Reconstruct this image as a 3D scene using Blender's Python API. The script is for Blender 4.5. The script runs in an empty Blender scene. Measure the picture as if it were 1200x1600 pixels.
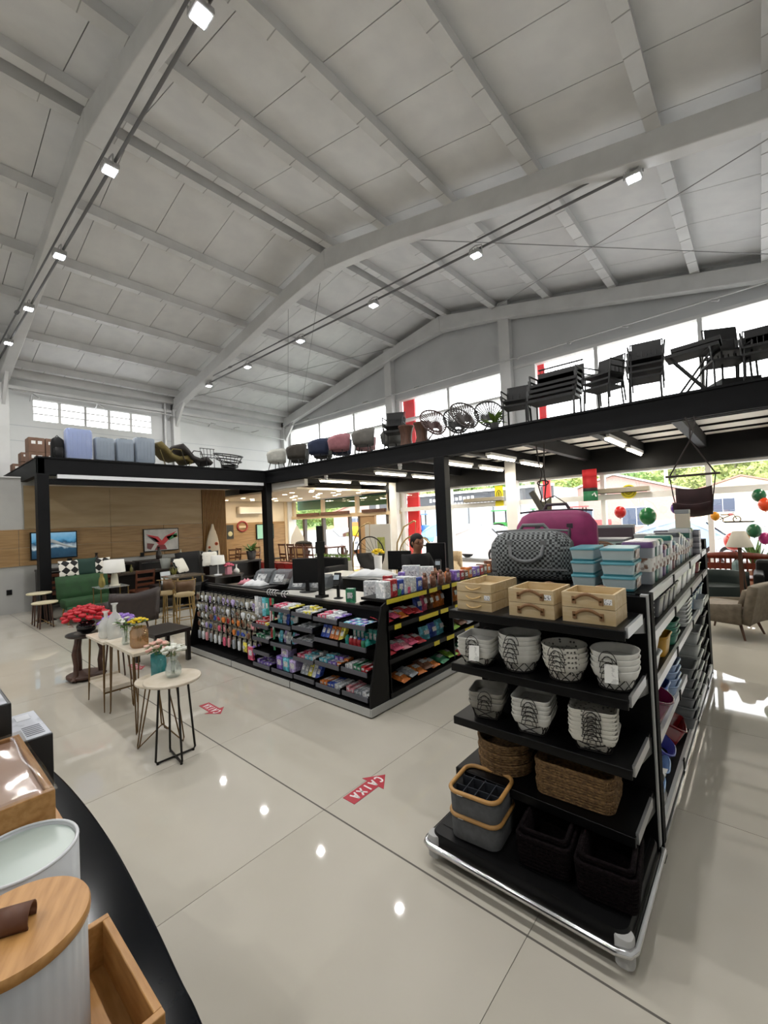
import bpy, bmesh, math, random
from mathutils import Vector, Matrix, Euler
random.seed(7)
PI = math.pi
SC = bpy.context.scene
COL = SC.collection

# ---------------------------------------------------------------- camera
cam_d = bpy.data.cameras.new('camera'); cam = bpy.data.objects.new('camera', cam_d); COL.objects.link(cam)
yaw, pitch, roll = -0.718614, 0.0181369, -0.0431225
fw = Vector((math.sin(yaw)*math.cos(pitch), math.cos(yaw)*math.cos(pitch), math.sin(pitch)))
rt = Vector((math.cos(yaw), -math.sin(yaw), 0)); up = rt.cross(fw)
r2 = math.cos(roll)*rt + math.sin(roll)*up; u2 = -math.sin(roll)*rt + math.cos(roll)*up
mw = Matrix((r2, u2, -fw)).transposed().to_4x4(); mw.translation = Vector((0, 0, 1.8))
cam.matrix_world = mw
cam_d.sensor_fit = 'VERTICAL'; cam_d.sensor_height = 32.0; cam_d.lens = 673.34/1600*32
cam_d.clip_start = 0.05; cam_d.clip_end = 300
SC.camera = cam

# ---------------------------------------------------------------- world (bright overcast sky), lights, exposure
wd = bpy.data.worlds.new('sky'); SC.world = wd; wd.use_nodes = True
bg = wd.node_tree.nodes['Background']; bg.inputs[0].default_value = (0.97, 0.985, 1.0, 1); bg.inputs[1].default_value = 5.5
SC.view_settings.view_transform = 'Standard'; SC.view_settings.look = 'None'
SC.view_settings.gamma = 1.0; SC.view_settings.exposure = 0.42; SC.view_settings.use_curve_mapping = False
FLOOD_W = 40.0      # each LED floodlight under the roof
TUBE_W = 16.0       # each strip light under the mezzanine
SPOT_W = 2.2        # each recessed lounge spot

def portal(name, c, sx, sy, rot):
    d = bpy.data.lights.new(name, 'AREA'); d.shape = 'RECTANGLE'; d.size = sx; d.size_y = sy
    d.cycles.is_portal = True
    o = bpy.data.objects.new(name, d); COL.objects.link(o); o.location = c; o.rotation_euler = rot
portal('daylight_portal', (-6.6, 11.85, 4.75), 19, 2.5, (-PI/2, 0, 0))
portal('daylight_portal', (-6.6, 11.85, 1.5), 19, 2.6, (-PI/2, 0, 0))
portal('daylight_portal', (-16.0, 4.45, 5.5), 0.7, 3.4, (0, -PI/2, 0))

# ---------------------------------------------------------------- helpers
def lin(c):
    if isinstance(c, str):
        c = c.lstrip('#'); c = [int(c[i:i+2], 16)/255 for i in (0, 2, 4)]
        c = [x/12.92 if x <= .04045 else ((x+.055)/1.055)**2.4 for x in c]
    return (c[0], c[1], c[2], 1.0)

MATS = {}
def mat(name, color, rough=.5, metal=0.0, spec=.5, col2=None, scale=8, stretch=(1, 1, 1), bump=0, emit=0, trans=0, alpha=1, kind='noise', lo=.35, hi=.65, coat=0, detail=4):
    if name in MATS: return MATS[name]
    m = bpy.data.materials.new(name); m.use_nodes = True; nt = m.node_tree; N = nt.nodes; L = nt.links
    b = N['Principled BSDF']
    b.inputs['Base Color'].default_value = lin(color); b.inputs['Roughness'].default_value = rough
    b.inputs['Metallic'].default_value = metal; b.inputs['Specular IOR Level'].default_value = spec
    if coat: b.inputs['Coat Weight'].default_value = coat; b.inputs['Coat Roughness'].default_value = .05
    if emit:
        b.inputs['Emission Color'].default_value = lin(color); b.inputs['Emission Strength'].default_value = emit
    if trans: b.inputs['Transmission Weight'].default_value = trans
    if alpha < 1: b.inputs['Alpha'].default_value = alpha
    if col2 or bump:
        tc = N.new('ShaderNodeTexCoord'); mp = N.new('ShaderNodeMapping'); mp.inputs['Scale'].default_value = stretch
        L.new(tc.outputs['Object'], mp.inputs['Vector'])
        if kind == 'noise':
            t = N.new('ShaderNodeTexNoise'); t.inputs['Scale'].default_value = scale; t.inputs['Detail'].default_value = detail; fac = t.outputs['Fac']
        elif kind == 'voronoi':
            t = N.new('ShaderNodeTexVoronoi'); t.inputs['Scale'].default_value = scale; fac = t.outputs['Distance']
        elif kind == 'wave':
            t = N.new('ShaderNodeTexWave'); t.inputs['Scale'].default_value = scale; t.inputs['Distortion'].default_value = 2; fac = t.outputs['Fac']
        elif kind == 'checker':
            t = N.new('ShaderNodeTexChecker'); t.inputs['Scale'].default_value = scale; fac = t.outputs['Fac']
        elif kind == 'brick':
            t = N.new('ShaderNodeTexBrick'); t.inputs['Scale'].default_value = scale; fac = t.outputs['Fac']
        L.new(mp.outputs[0], t.inputs['Vector'])
        if col2:
            r = N.new('ShaderNodeValToRGB'); r.color_ramp.elements[0].position = lo; r.color_ramp.elements[1].position = hi
            r.color_ramp.elements[0].color = lin(color); r.color_ramp.elements[1].color = lin(col2)
            L.new(fac, r.inputs[0]); L.new(r.outputs[0], b.inputs['Base Color'])
        if bump:
            bp = N.new('ShaderNodeBump'); bp.inputs['Strength'].default_value = bump; bp.inputs['Distance'].default_value = .01
            L.new(fac, bp.inputs['Height']); L.new(bp.outputs[0], b.inputs['Normal'])
    MATS[name] = m; return m

def glassmat(name, tint=(1, 1, 1), refl=.08, rough=0.0, op=0.0, opcol=(.8, .8, .8)):
    """thin clear sheet: mostly straight-through, a little mirror reflection, optional milky share"""
    if name in MATS: return MATS[name]
    m = bpy.data.materials.new(name); m.use_nodes = True; nt = m.node_tree; N = nt.nodes; L = nt.links
    N.remove(N['Principled BSDF']); out = N['Material Output']
    t = N.new('ShaderNodeBsdfTransparent'); t.inputs[0].default_value = (*tint, 1)
    g = N.new('ShaderNodeBsdfGlossy'); g.inputs['Roughness'].default_value = rough; g.inputs[0].default_value = (1, 1, 1, 1)
    x = N.new('ShaderNodeMixShader'); x.inputs[0].default_value = refl
    L.new(t.outputs[0], x.inputs[1]); L.new(g.outputs[0], x.inputs[2]); last = x
    if op:
        d = N.new('ShaderNodeBsdfDiffuse'); d.inputs[0].default_value = (*opcol, 1)
        y = N.new('ShaderNodeMixShader'); y.inputs[0].default_value = op
        L.new(x.outputs[0], y.inputs[1]); L.new(d.outputs[0], y.inputs[2]); last = y
    L.new(last.outputs[0], out.inputs['Surface']); MATS[name] = m; return m

class MB:
    def __init__(s): s.v = []; s.f = []; s.s = []
    def add(s, vs, fs, smooth=False):
        o = len(s.v); s.v += [tuple(p) for p in vs]; s.f += [tuple(i+o for i in f) for f in fs]; s.s += [smooth]*len(fs); return s
    def box(s, c, d, rz=0, rx=0, ry=0):
        x, y, z = d[0]/2, d[1]/2, d[2]/2
        vs = [Vector(p) for p in ((-x,-y,-z),(x,-y,-z),(x,y,-z),(-x,y,-z),(-x,-y,z),(x,-y,z),(x,y,z),(-x,y,z))]
        if rz or rx or ry:
            R = Euler((rx, ry, rz)).to_matrix(); vs = [R @ p for p in vs]
        c = Vector(c)
        return s.add([p+c for p in vs], [(3,2,1,0),(4,5,6,7),(0,1,5,4),(1,2,6,5),(2,3,7,6),(3,0,4,7)])
    def bx(s, x0, x1, y0, y1, z0, z1): return s.box(((x0+x1)/2,(y0+y1)/2,(z0+z1)/2), (abs(x1-x0),abs(y1-y0),abs(z1-z0)))
    def taper(s, c, d0, d1, h, rz=0):
        """frustum box from base centre c: bottom dims d0, top dims d1, height h"""
        vs = []
        for (dx, dy), z in ((d0, 0), (d1, h)):
            for a, b in ((-1,-1),(1,-1),(1,1),(-1,1)):
                x, y = a*dx/2, b*dy/2
                vs.append((c[0]+x*math.cos(rz)-y*math.sin(rz), c[1]+x*math.sin(rz)+y*math.cos(rz), c[2]+z))
        return s.add(vs, [(3,2,1,0),(4,5,6,7),(0,1,5,4),(1,2,6,5),(2,3,7,6),(3,0,4,7)])
    def tube(s, pts, r, n=8, closed=False, cap=True):
        P = [Vector(p) for p in pts]; k = len(P); rs = r if isinstance(r, (list, tuple)) else [r]*k
        vs = []; prev = None
        for i, p in enumerate(P):
            a = P[i-1] if (i or closed) else p; b = P[(i+1) % k] if (i < k-1 or closed) else p
            t = (b-a)
            if t.length < 1e-9: t = Vector((0,0,1))
            t.normalize()
            if prev is None:
                e = Vector((0,0,1)) if abs(t.z) < .9 else Vector((1,0,0)); u = t.cross(e).normalized()
            else:
                u = prev - t*prev.dot(t)
                u = u.normalized() if u.length > 1e-6 else t.orthogonal().normalized()
            prev = u; w = t.cross(u)
            for j in range(n):
                an = 2*PI*j/n; vs.append(p + (u*math.cos(an)+w*math.sin(an))*rs[i])
        fs = []
        for i in range(k if closed else k-1):
            i2 = (i+1) % k
            for j in range(n):
                j2 = (j+1) % n; fs.append((i*n+j, i*n+j2, i2*n+j2, i2*n+j))
        s.add(vs, fs, n > 4)
        if cap and not closed:
            s.add([vs[j] for j in range(n)], [tuple(range(n-1, -1, -1))]); s.add([vs[(k-1)*n+j] for j in range(n)], [tuple(range(n))])
        return s
    def bar(s, a, b, w, h=None):
        """square bar between two points"""
        a, b = Vector(a), Vector(b); t = (b-a); ln = t.length; t.normalize(); h = h or w
        e = Vector((0,0,1)) if abs(t.z) < .95 else Vector((0,1,0)); u = t.cross(e).normalized(); v = u.cross(t)
        vs = [p + u*sx*w/2 + v*sy*h/2 for p in (a, b) for sx, sy in ((-1,-1),(1,-1),(1,1),(-1,1))]
        return s.add(vs, [(3,2,1,0),(4,5,6,7),(0,1,5,4),(1,2,6,5),(2,3,7,6),(3,0,4,7)])
    def lathe(s, prof, n=20, c=(0,0,0), sx=1, sy=1, smooth=True, lobes=0, amp=0, rz=0):
        vs = []; fs = []; m = len(prof)
        for r, z in prof:
            for j in range(n):
                a = 2*PI*j/n + rz; k = 1 + (amp*math.cos(lobes*a) if lobes else 0)
                vs.append((c[0]+r*k*sx*math.cos(a), c[1]+r*k*sy*math.sin(a), c[2]+z))
        for i in range(m-1):
            for j in range(n):
                j2 = (j+1) % n; fs.append((i*n+j, i*n+j2, (i+1)*n+j2, (i+1)*n+j))
        s.add(vs, fs, smooth)
        if prof[0][0] > 1e-5: s.add(vs[:n], [tuple(range(n-1, -1, -1))])
        if prof[-1][0] > 1e-5: s.add(vs[-n:], [tuple(range(n))])
        return s
    def rlathe(s, prof, w, d, n=6, c=(0,0,0), rc=.25, smooth=True, rz=0, close=True):
        """loft of rounded rectangles: prof = (scale, z)"""
        ring = []
        for q in range(4):
            cx, cy = ((1,1),(-1,1),(-1,-1),(1,-1))[q]; r = rc*min(w, d)
            for j in range(n+1):
                a = PI/2*q + PI/2*j/n
                ring.append((cx*(w/2-r)+r*math.cos(a), cy*(d/2-r)+r*math.sin(a)))
        k = len(ring); vs = []; fs = []; co, si = math.cos(rz), math.sin(rz)
        for sc, z in prof:
            for x, y in ring: vs.append((c[0]+(x*co-y*si)*sc, c[1]+(x*si+y*co)*sc, c[2]+z))
        for i in range(len(prof)-1):
            for j in range(k):
                j2 = (j+1) % k; fs.append((i*k+j, i*k+j2, (i+1)*k+j2, (i+1)*k+j))
        s.add(vs, fs, smooth)
        if close:
            s.add(vs[:k], [tuple(range(k-1, -1, -1))]); s.add(vs[-k:], [tuple(range(k))])
        return s
    def prism(s, poly, z0, z1):
        n = len(poly); vs = [(x, y, z0) for x, y in poly] + [(x, y, z1) for x, y in poly]
        return s.add(vs, [tuple(range(n-1, -1, -1)), tuple(range(n, 2*n))] + [(i, (i+1) % n, n+(i+1) % n, n+i) for i in range(n)])
    def ell(s, c, r, nu=12, nv=8):
        if not isinstance(r, (tuple, list)): r = (r, r, r)
        vs = [(c[0], c[1], c[2]-r[2])]; fs = []
        for i in range(1, nv):
            t = -PI/2 + PI*i/nv
            for j in range(nu):
                a = 2*PI*j/nu; vs.append((c[0]+r[0]*math.cos(t)*math.cos(a), c[1]+r[1]*math.cos(t)*math.sin(a), c[2]+r[2]*math.sin(t)))
        vs.append((c[0], c[1], c[2]+r[2])); e = len(vs)-1
        for j in range(nu):
            j2 = (j+1) % nu; fs.append((0, 1+j2, 1+j)); b = 1+(nv-2)*nu; fs.append((b+j, b+j2, e))
        for i in range(nv-2):
            for j in range(nu):
                j2 = (j+1) % nu; a = 1+i*nu; fs.append((a+j, a+j2, a+nu+j2, a+nu+j))
        return s.add(vs, fs, True)
    def sheet(s, rows, th=.02):
        """grid surface given as rows of points, thickened along its normals"""
        R = [[Vector(p) for p in r] for r in rows]; m, n = len(R), len(R[0]); top = []; bot = []
        for i in range(m):
            for j in range(n):
                du = R[i][min(j+1, n-1)]-R[i][max(j-1, 0)]; dv = R[min(i+1, m-1)][j]-R[max(i-1, 0)][j]
                nn = du.cross(dv); nn = nn.normalized() if nn.length > 1e-9 else Vector((0,0,1))
                top.append(R[i][j]+nn*th/2); bot.append(R[i][j]-nn*th/2)
        o = m*n; fs = []
        for i in range(m-1):
            for j in range(n-1):
                a = i*n+j; fs.append((a, a+1, a+n+1, a+n)); fs.append((o+a, o+a+n, o+a+n+1, o+a+1))
        bd = [j for j in range(n)] + [i*n+n-1 for i in range(1, m)] + [(m-1)*n+j for j in range(n-2, -1, -1)] + [i*n for i in range(m-2, 0, -1)]
        for k in range(len(bd)):
            a, b = bd[k], bd[(k+1) % len(bd)]; fs.append((a, o+a, o+b, b))
        return s.add(top+bot, fs, True)
    def xf(s, M): s.v = [tuple(M @ Vector(p)) for p in s.v]; return s
    def join(s, o): return s.add(o.v, o.f) if False else s._j(o)
    def _j(s, o):
        k = len(s.v); s.v += o.v; s.f += [tuple(i+k for i in f) for f in o.f]; s.s += o.s; return s
    def mesh(s, name, m):
        me = bpy.data.meshes.new(name); me.from_pydata(s.v, [], s.f); me.polygons.foreach_set('use_smooth', s.s)
        me.materials.append(m); me.update(); return me
    def build(s, name, m, parent=None, bevel=0, loc=None, kind=None):
        o = bpy.data.objects.new(name, s.mesh(name, m)); COL.objects.link(o)
        if parent: o.parent = parent
        if loc: o.location = loc
        if bevel:
            b = o.modifiers.new('bevel', 'BEVEL'); b.width = bevel; b.segments = 2; b.limit_method = 'ANGLE'
        if kind: o['kind'] = kind
        return o

def tag(o, label, cat, group=None, kind=None):
    if label: o['label'] = label
    if cat: o['category'] = cat
    if group: o['group'] = group
    if kind: o['kind'] = kind
    return o
def thing(name, label, cat, loc=(0,0,0), rz=0, group=None, kind=None):
    o = bpy.data.objects.new(name, None); COL.objects.link(o); o.empty_display_size = .1
    o.location = loc; o.rotation_euler = (0, 0, rz); return tag(o, label, cat, group, kind)
def one(name, mb, m, label, cat, loc=None, rz=0, group=None, bevel=0, kind=None):
    o = mb.build(name, m, None, bevel, loc); o.rotation_euler = (0, 0, rz); return tag(o, label, cat, group, kind)
def dup(root, loc=None, rz=None, label=None, group=None, swap=None):
    def cp(o, par):
        c = o.copy(); COL.objects.link(c); c.parent = par
        if swap and c.type == 'MESH' and c.data.materials and c.data.materials[0] and c.data.materials[0].name in swap:
            c.data = c.data.copy(); c.data.materials[0] = swap[o.data.materials[0].name]
        for ch in list(o.children):
            if ch.name not in made: made.add(ch.name); n = cp(ch, c)
        return c
    made = set(); c = cp(root, None)
    if loc is not None: c.location = loc
    if rz is not None: c.rotation_euler = (0, 0, rz)
    if label: c['label'] = label
    if group: c['group'] = group
    return c
def inst(src, parent, loc=(0,0,0), rot=(0,0,0), name=None):
    """another part that shares the mesh of src"""
    c = src.copy(); COL.objects.link(c); c.parent = parent; c.location = loc; c.rotation_euler = rot
    if name: c.name = name
    return c
ORD = 'first second third fourth fifth sixth seventh eighth ninth tenth eleventh twelfth thirteenth fourteenth fifteenth sixteenth seventeenth eighteenth nineteenth twentieth twenty-first twenty-second twenty-third twenty-fourth twenty-fifth twenty-sixth'.split()
def struct(name, mb, m, label=None, parent=None, bevel=0):
    o = mb.build(name, m, parent, bevel)
    if not parent: o['kind'] = 'structure'
    if label: o['label'] = label
    return o

# common materials
WHITE = mat('white_paint', '#d9dadb', .55, col2='#cfd1d3', scale=1.5)
WALLW = mat('wall_white', '#d3d4d4', .7, col2='#c9cbcb', scale=.8, bump=.04)
STEELW = mat('white_steel', '#d6d6d5', .42, col2='#cbcbca', scale=2)
BLACK = mat('black_steel', '#07080b', .6, spec=.2, col2='#0b0c0f', scale=5)
MATTE_BLACK = mat('matte_black', '#050506', .6, spec=.25)
PLBLACK = mat('black_plastic', '#08080a', .4, spec=.3)
CHROME = mat('chrome', '#c9cacc', .16, 1.0)
ALU = mat('aluminium', '#b9bbbd', .35, .8)
GOLD = mat('brushed_gold', '#9d8355', .3, .9)
DWOOD = mat('dark_wood', '#2b1a12', .4, col2='#3a2418', scale=3, stretch=(8, 1, 1))
OAK = mat('oak', '#a67b4a', .45, col2='#8f6638', scale=2.5, stretch=(1, 1, 12), kind='noise')
PINE = mat('pine', '#cbb794', .5, col2='#bba277', scale=3, stretch=(2, 12, 12))
MARBLE = mat('pale_marble', '#d3cabb', .25, col2='#c1b5a2', scale=6)
# ================================================================ structure
L, W, F = -16.1, -13.1, 11.9        # upper side wall, lower side wall, street facade
RX, ZR, SL = -7.45, 8.42, 0.205     # ridge x, roof underside at ridge, roof slope
XR, YB = 2.6, -6.5                  # far right wall, rear wall
def zroof(x): return ZR - SL*abs(x-RX)

# floor: porcelain tiles of 1.313 m with open joints
fm = mat('porcelain_tile', '#b8b3a8', .028, spec=.5, col2='#afaa9e', scale=1.1, lo=.3, hi=.7)
gm = mat('tile_grout', '#827e76', .8)
flo = struct('floor', MB().bx(L, XR, YB, F+.1, -.1, -.004), gm, 'glossy pale beige porcelain floor')
T = 1.313; tm = None
for i in range(-9, 6):
    for j in range(-6, 9):
        x0, y0 = -4.77+T*i, 1.76+T*j
        x1, y1 = min(x0+T, XR), min(y0+T, F); x0 = max(x0, L); y0c = max(y0, YB)
        if x1-x0 < .05 or y1-y0c < .05: continue
        if x1 < -13.2 and y1 < 7: continue
        g = .0016
        if tm is None and abs(x1-x0-T) < 1e-6 and abs(y1-y0c-T) < 1e-6:
            tm = MB().bx(-T/2+g, T/2-g, -T/2+g, T/2-g, -.004, 0).mesh('floor_tile', fm)
        if tm and abs(x1-x0-T) < 1e-6 and abs(y1-y0c-T) < 1e-6:
            o = bpy.data.objects.new('tile', tm); COL.objects.link(o); o.location = ((x0+x1)/2, (y0c+y1)/2, 0); o.parent = flo
        else:
            MB().bx(-(x1-x0)/2+g, (x1-x0)/2-g, -(y1-y0c)/2+g, (y1-y0c)/2-g, -.004, 0).build('tile', fm, flo, loc=((x0+x1)/2, (y0c+y1)/2, 0))

MB().bx(L+3, XR, 1.755, 1.765, -.003, .0004).build('joint_strip', mat('joint_dark', '#55524c', .8), flo)
# side wall (upper storey) with the long louvred window
m = MB()
y0, y1, z0, z1 = 2.82, 6.1, 5.2, 5.83
ztop = zroof(L)+.05
m.bx(L-.2, L, YB, y0, 0, ztop).bx(L-.2, L, y1, F+.2, 0, ztop).bx(L-.2, L, y0, y1, 0, z0).bx(L-.2, L, y0, y1, z1, ztop)
wl = struct('wall_left', m, WALLW, 'white painted side wall above the mezzanine')
for zz in (4.55, 5.0, 6.15):      # cast panel joints
    MB().bx(L, L+.006, YB, F, zz-.008, zz+.008).build('panel_joint', mat('wall_joint', '#b4b8bc', .8), wl)
win = thing('window_1', 'long louvred window high on the side wall', None, (L, 0, 0), kind='structure')
glz = glassmat('window_glass', refl=.07)
for k, (a, b) in enumerate(((2.82, 3.42), (3.50, 4.10), (4.17, 4.76), (4.84, 5.42), (5.5, 6.1))):
    MB().bx(-.1, -.02, a-.04, a, z0, z1).bx(-.1, -.02, b, b+.04, z0, z1).build('window_frame', STEELW, win)
    for q in range(3):
        zc = z0 + (z1-z0)*(q+.5)/3
        MB().bx(-.07, -.06, a, b, zc-.095, zc+.095).build('pane', glz, win)
        MB().bx(-.09, -.03, a, b, zc+.088, zc+.122).build('slat', STEELW, win)
# lower side wall: grey paint, two bands of timber boards, ledge
m = MB().bx(W-.25, W, YB, 7.15, 0, 3.15)
wlow = struct('wall_lower_left', m, mat('grey_wall', '#a6a6a3', .6, col2='#9b9b98', scale=1.2), 'grey painted lower wall with timber cladding')
MB().bx(W-.27, W+.03, YB, 2.03, 3.15, 3.18).build('ledge', STEELW, wlow)
wb = mat('timber_board_tan', '#9a7b52', .5, col2='#84663f', scale=1.6, stretch=(1, 1.2, 14))
wt = mat('timber_board_pale', '#a38f70', .55, col2='#947f5e', scale=1.2, stretch=(1, .8, 5))
ys = [YB, -3.2, -1.5, .2, 1.95, 3.85, 5.2, 6.36]
for a, b in zip(ys, ys[1:]):
    for q in range(2): MB().bx(W, W+.03, a+.004, b-.004, 1.08+.43*q+.003, 1.08+.43*(q+1)-.003).build('wood_panel', wb, wlow)
ys = [1.95+.11, 3.85, 6.36]
for a, b in zip(ys, ys[1:]): MB().bx(W, W+.02, a+.003, b-.003, 1.945, 2.98).build('wood_panel', wt, wlow)
slat = mat('slat_wood', '#9a7440', .5, col2='#7f5a2c', scale=3, stretch=(6, 6, 1))
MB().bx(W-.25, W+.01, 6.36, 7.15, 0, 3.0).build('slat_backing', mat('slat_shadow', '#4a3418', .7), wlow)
sm_ = None
for k in range(16):
    y = 6.385+k*.0487
    if sm_ is None: sm_ = MB().bx(-.03, .03, -.013, .013, 0, 2.96).build('slat', slat, wlow, loc=(W+.035, y, .02))
    else: inst(sm_, wlow, (W+.035, y, .02))
# lounge side: back wall and returns at the deep end
m = MB().bx(L, L+.06, 7.15, F, 0, 2.85)
lw = struct('wall_lounge', m, mat('lounge_cream', '#cfc2ac', .7, col2='#c5b79f', scale=1.5), 'cream lounge wall with timber wainscot')
struct('wall_return', MB().bx(W-3, W-.25, 7.05, 7.15, 0, 2.85), MATS['lounge_cream'], 'cream end wall of the lounge recess')
for k in range(3):
    a, b = 7.2+k*1.5, 7.2+(k+1)*1.5
    MB().bx(L+.06, L+.085, a+.004, b-.004, .05, 1.93).build('wood_panel', wb, lw)
MB().bx(L+.06, L+.12, 11.55, 11.9, 0, 2.8).build('pilaster', mat('lounge_trim', '#c9b79a', .6), lw)
m = MB().bx(L+.06, -10.1, 7.75, F-.05, 2.80, 2.86)
lc = struct('ceiling_lounge', m, mat('lounge_ceiling', '#dccfb8', .8), 'cream dropped lounge ceiling with small spots')
sp = mat('spot_lamp', '#fff0d0', .4, emit=14)
spm = MB().lathe([(.0, -.006), (.075, -.004), (.075, .0)], 14); spo = None
rs = random.Random(4); spots = []
for i in range(9):
    for j in range(3):
        spots.append((L+.9+i*.62+rs.uniform(-.15, .15), 8.5+j*1.1+(.4 if i % 2 else 0)+rs.uniform(-.15, .15)))
for x, y in spots:
    if spo is None: spo = spm.build('spot_lamp', sp, lc, loc=(x, y, 2.798))
    else: inst(spo, lc, (x, y, 2.798))
for x, y in ((-14.9, 9.2), (-14.9, 10.8), (-12.8, 9.2), (-12.8, 10.8), (-11, 10)):
    d = bpy.data.lights.new('lounge_spot', 'AREA'); d.shape = 'DISK'; d.size = .5; d.energy = SPOT_W*8; d.color = (1, .86, .66)
    o = bpy.data.objects.new('lounge_spot', d); COL.objects.link(o); o.location = (x, y, 2.77)

# street facade: gable wall with an upper window strip and a glazed ground storey
UZ0, UZ1, LZ0, LZ1 = 5.27, 6.02, .0, 2.76
zt = lambda x: zroof(x)+.05
m = MB()
def gable(x0, x1, zb):
    m.add([(x0, F, zb), (x1, F, zb), (x1, F, zt(x1)), (x0, F, zt(x0)), (x0, F+.2, zb), (x1, F+.2, zb), (x1, F+.2, zt(x1)), (x0, F+.2, zt(x0))],
          [(0,1,2,3), (7,6,5,4), (4,5,1,0), (3,2,6,7), (0,3,7,4), (1,5,6,2)])
gable(L, RX, UZ1); gable(RX, XR, UZ1)
m.bx(L, XR, F, F+.2, 2.78, 3.5)
m.bx(L-.2, L+.2, F, F+.2, 0, UZ1)
wf = struct('wall_facade', m, mat('facade_white', '#c9cacb', .65, col2='#bfc1c2', scale=.9), 'white gable wall over the shop front')
ux = [-15.8, -13.8, -11.75, -10.05, -9.5, -7.43, -5.35, -4.62, -3.0, -.85, 1.0, 2.5]
w2 = thing('window_2', 'strip of upper windows above the mezzanine', None, (0, F, 0), kind='structure')
for a, b in zip(ux, ux[1:]):
    if (a, b) in ((-10.05, -9.5), (-5.35, -4.62)): MB().bx(a, b, 0, .2, 3.5, UZ1).build('solid_panel', WALLW, w2); continue
    MB().bx(a, b, .09, .098, UZ0, UZ1).build('pane', glz, w2); MB().bx(a, b, .09, .098, 3.5, UZ0-.05).build('pane', glz, w2)
for x in ux: MB().bx(x-.045, x+.045, -.02, .16, 3.5, UZ1).build('mullion', STEELW, w2)
MB().bx(-15.9, 2.5, -.03, .18, UZ1-.05, UZ1+.03).build('window_head', STEELW, w2)
MB().bx(-15.9, 2.5, -.06, .18, UZ0-.05, UZ0+.02).build('window_sill', STEELW, w2)
RED = mat('red_panel', '#e0202c', .4)
for x0, x1 in ((-9.5, -9.0), (-4.62, -4.42)):
    tag(MB().bx(x0, x1, F+.25, F+.33, 0.0, 6.1).build('red_column_panel', RED), 'tall red facade stripe seen through the glass, '+('wide one towards the lounge' if x0 < -6 else 'narrow one behind the tote bags'), 'panel')
# ground storey glazing
w3 = thing('window_3', 'ground floor shop front of tall glass panes', None, (0, F, 0), kind='structure')
lx = [-9.5, -7.57, -5.42, -4.7, -3.01, -.85, 1.0, 2.5]
for a, b in zip(lx, lx[1:]):
    for zb, ztp in ((.05, 2.08), (2.18, 2.72)):
        MB().bx(a, b, .09, .098, zb, ztp).build('pane', glz, w3)
for x in lx: MB().bx(x-.05, x+.05, 0, .16, 0, 2.76).build('mullion', STEELW, w3)
MB().bx(-9.6, 2.5, -.03, .18, 2.06, 2.2).build('transom', STEELW, w3)
MB().bx(-9.6, 2.5, -.03, .18, 2.70, 2.80).build('window_head', STEELW, w3)
MB().bx(-9.6, 2.5, 0, .18, 0, .06).build('window_sill', STEELW, w3)
w4 = thing('window_4', 'lounge shop front with doors and green awning strip', None, (0, F, 0), kind='structure')
crm = mat('cream_frame', '#c9b597', .5)
for a, b in ((-15.85, -13.87), (-13.87, -11.84), (-11.84, -10.2)):
    MB().bx(a, b, .09, .098, 2.12, 2.72).build('pane', glz, w4)
for x in (-15.85, -13.87, -11.84, -10.2): MB().bx(x-.06, x+.06, 0, .14, 1.98, 2.76).build('mullion', crm, w4)
MB().bx(-15.9, -9.6, -.05, .16, 1.98, 2.12).build('transom', crm, w4)
MB().bx(-10.2, -9.55, 0, .2, 0, 2.78).build('pilaster', mat('facade_white2', '#b9b3a6', .65), w4)
for a, b in ((-15.8, -15.1), (-15.1, -13.87), (-13.87, -12.28), (-12.28, -11.7), (-10.9, -10.25)):
    MB().bx(a, b, .09, .098, .05, 1.98).build('pane', glz, w4)
dk = mat('dark_door_frame', '#4b4340', .5)
for x, w in ((-15.12, .14), (-13.87, .12), (-12.28, .09), (-11.72, .1), (-10.28, .1)): MB().bx(x-w/2, x+w/2, 0, .14, 0, 1.98).build('door_frame', dk, w4)
MB().bx(-11.7, -10.9, .02, .12, 0, 1.98).build('solid_panel', mat('tan_panel', '#a98b68', .6), w4)
for a, b in ((-15.4, -13.95), (-13.8, -12.15), (-11.4, -10.25)):
    MB().bx(a, b, -.16, -.05, 2.10, 2.22).build('awning_bar', mat('brown_bar', '#5a3a2c', .5), w4)
# wall columns on both long sides and the gable
for x, w in ((-9.78, .3), (-5.36, .32), (-16.0, .2)):
    tag(MB().bx(x-w/2, x+w/2, F-.22, F-.0, 0, zroof(x)-.05).build('pillar', STEELW), 'white steel wall post on the street facade', None, kind='structure')
# rear and right walls behind the viewer
m = MB().bx(L, XR, YB-.2, YB, 0, 8.7); struct('wall_rear', m, WALLW, 'white rear wall')
m = MB().bx(XR, XR+.2, YB, F+.2, 0, zroof(XR)+.06); struct('wall_right', m, WALLW, 'white wall on the far side')

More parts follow.
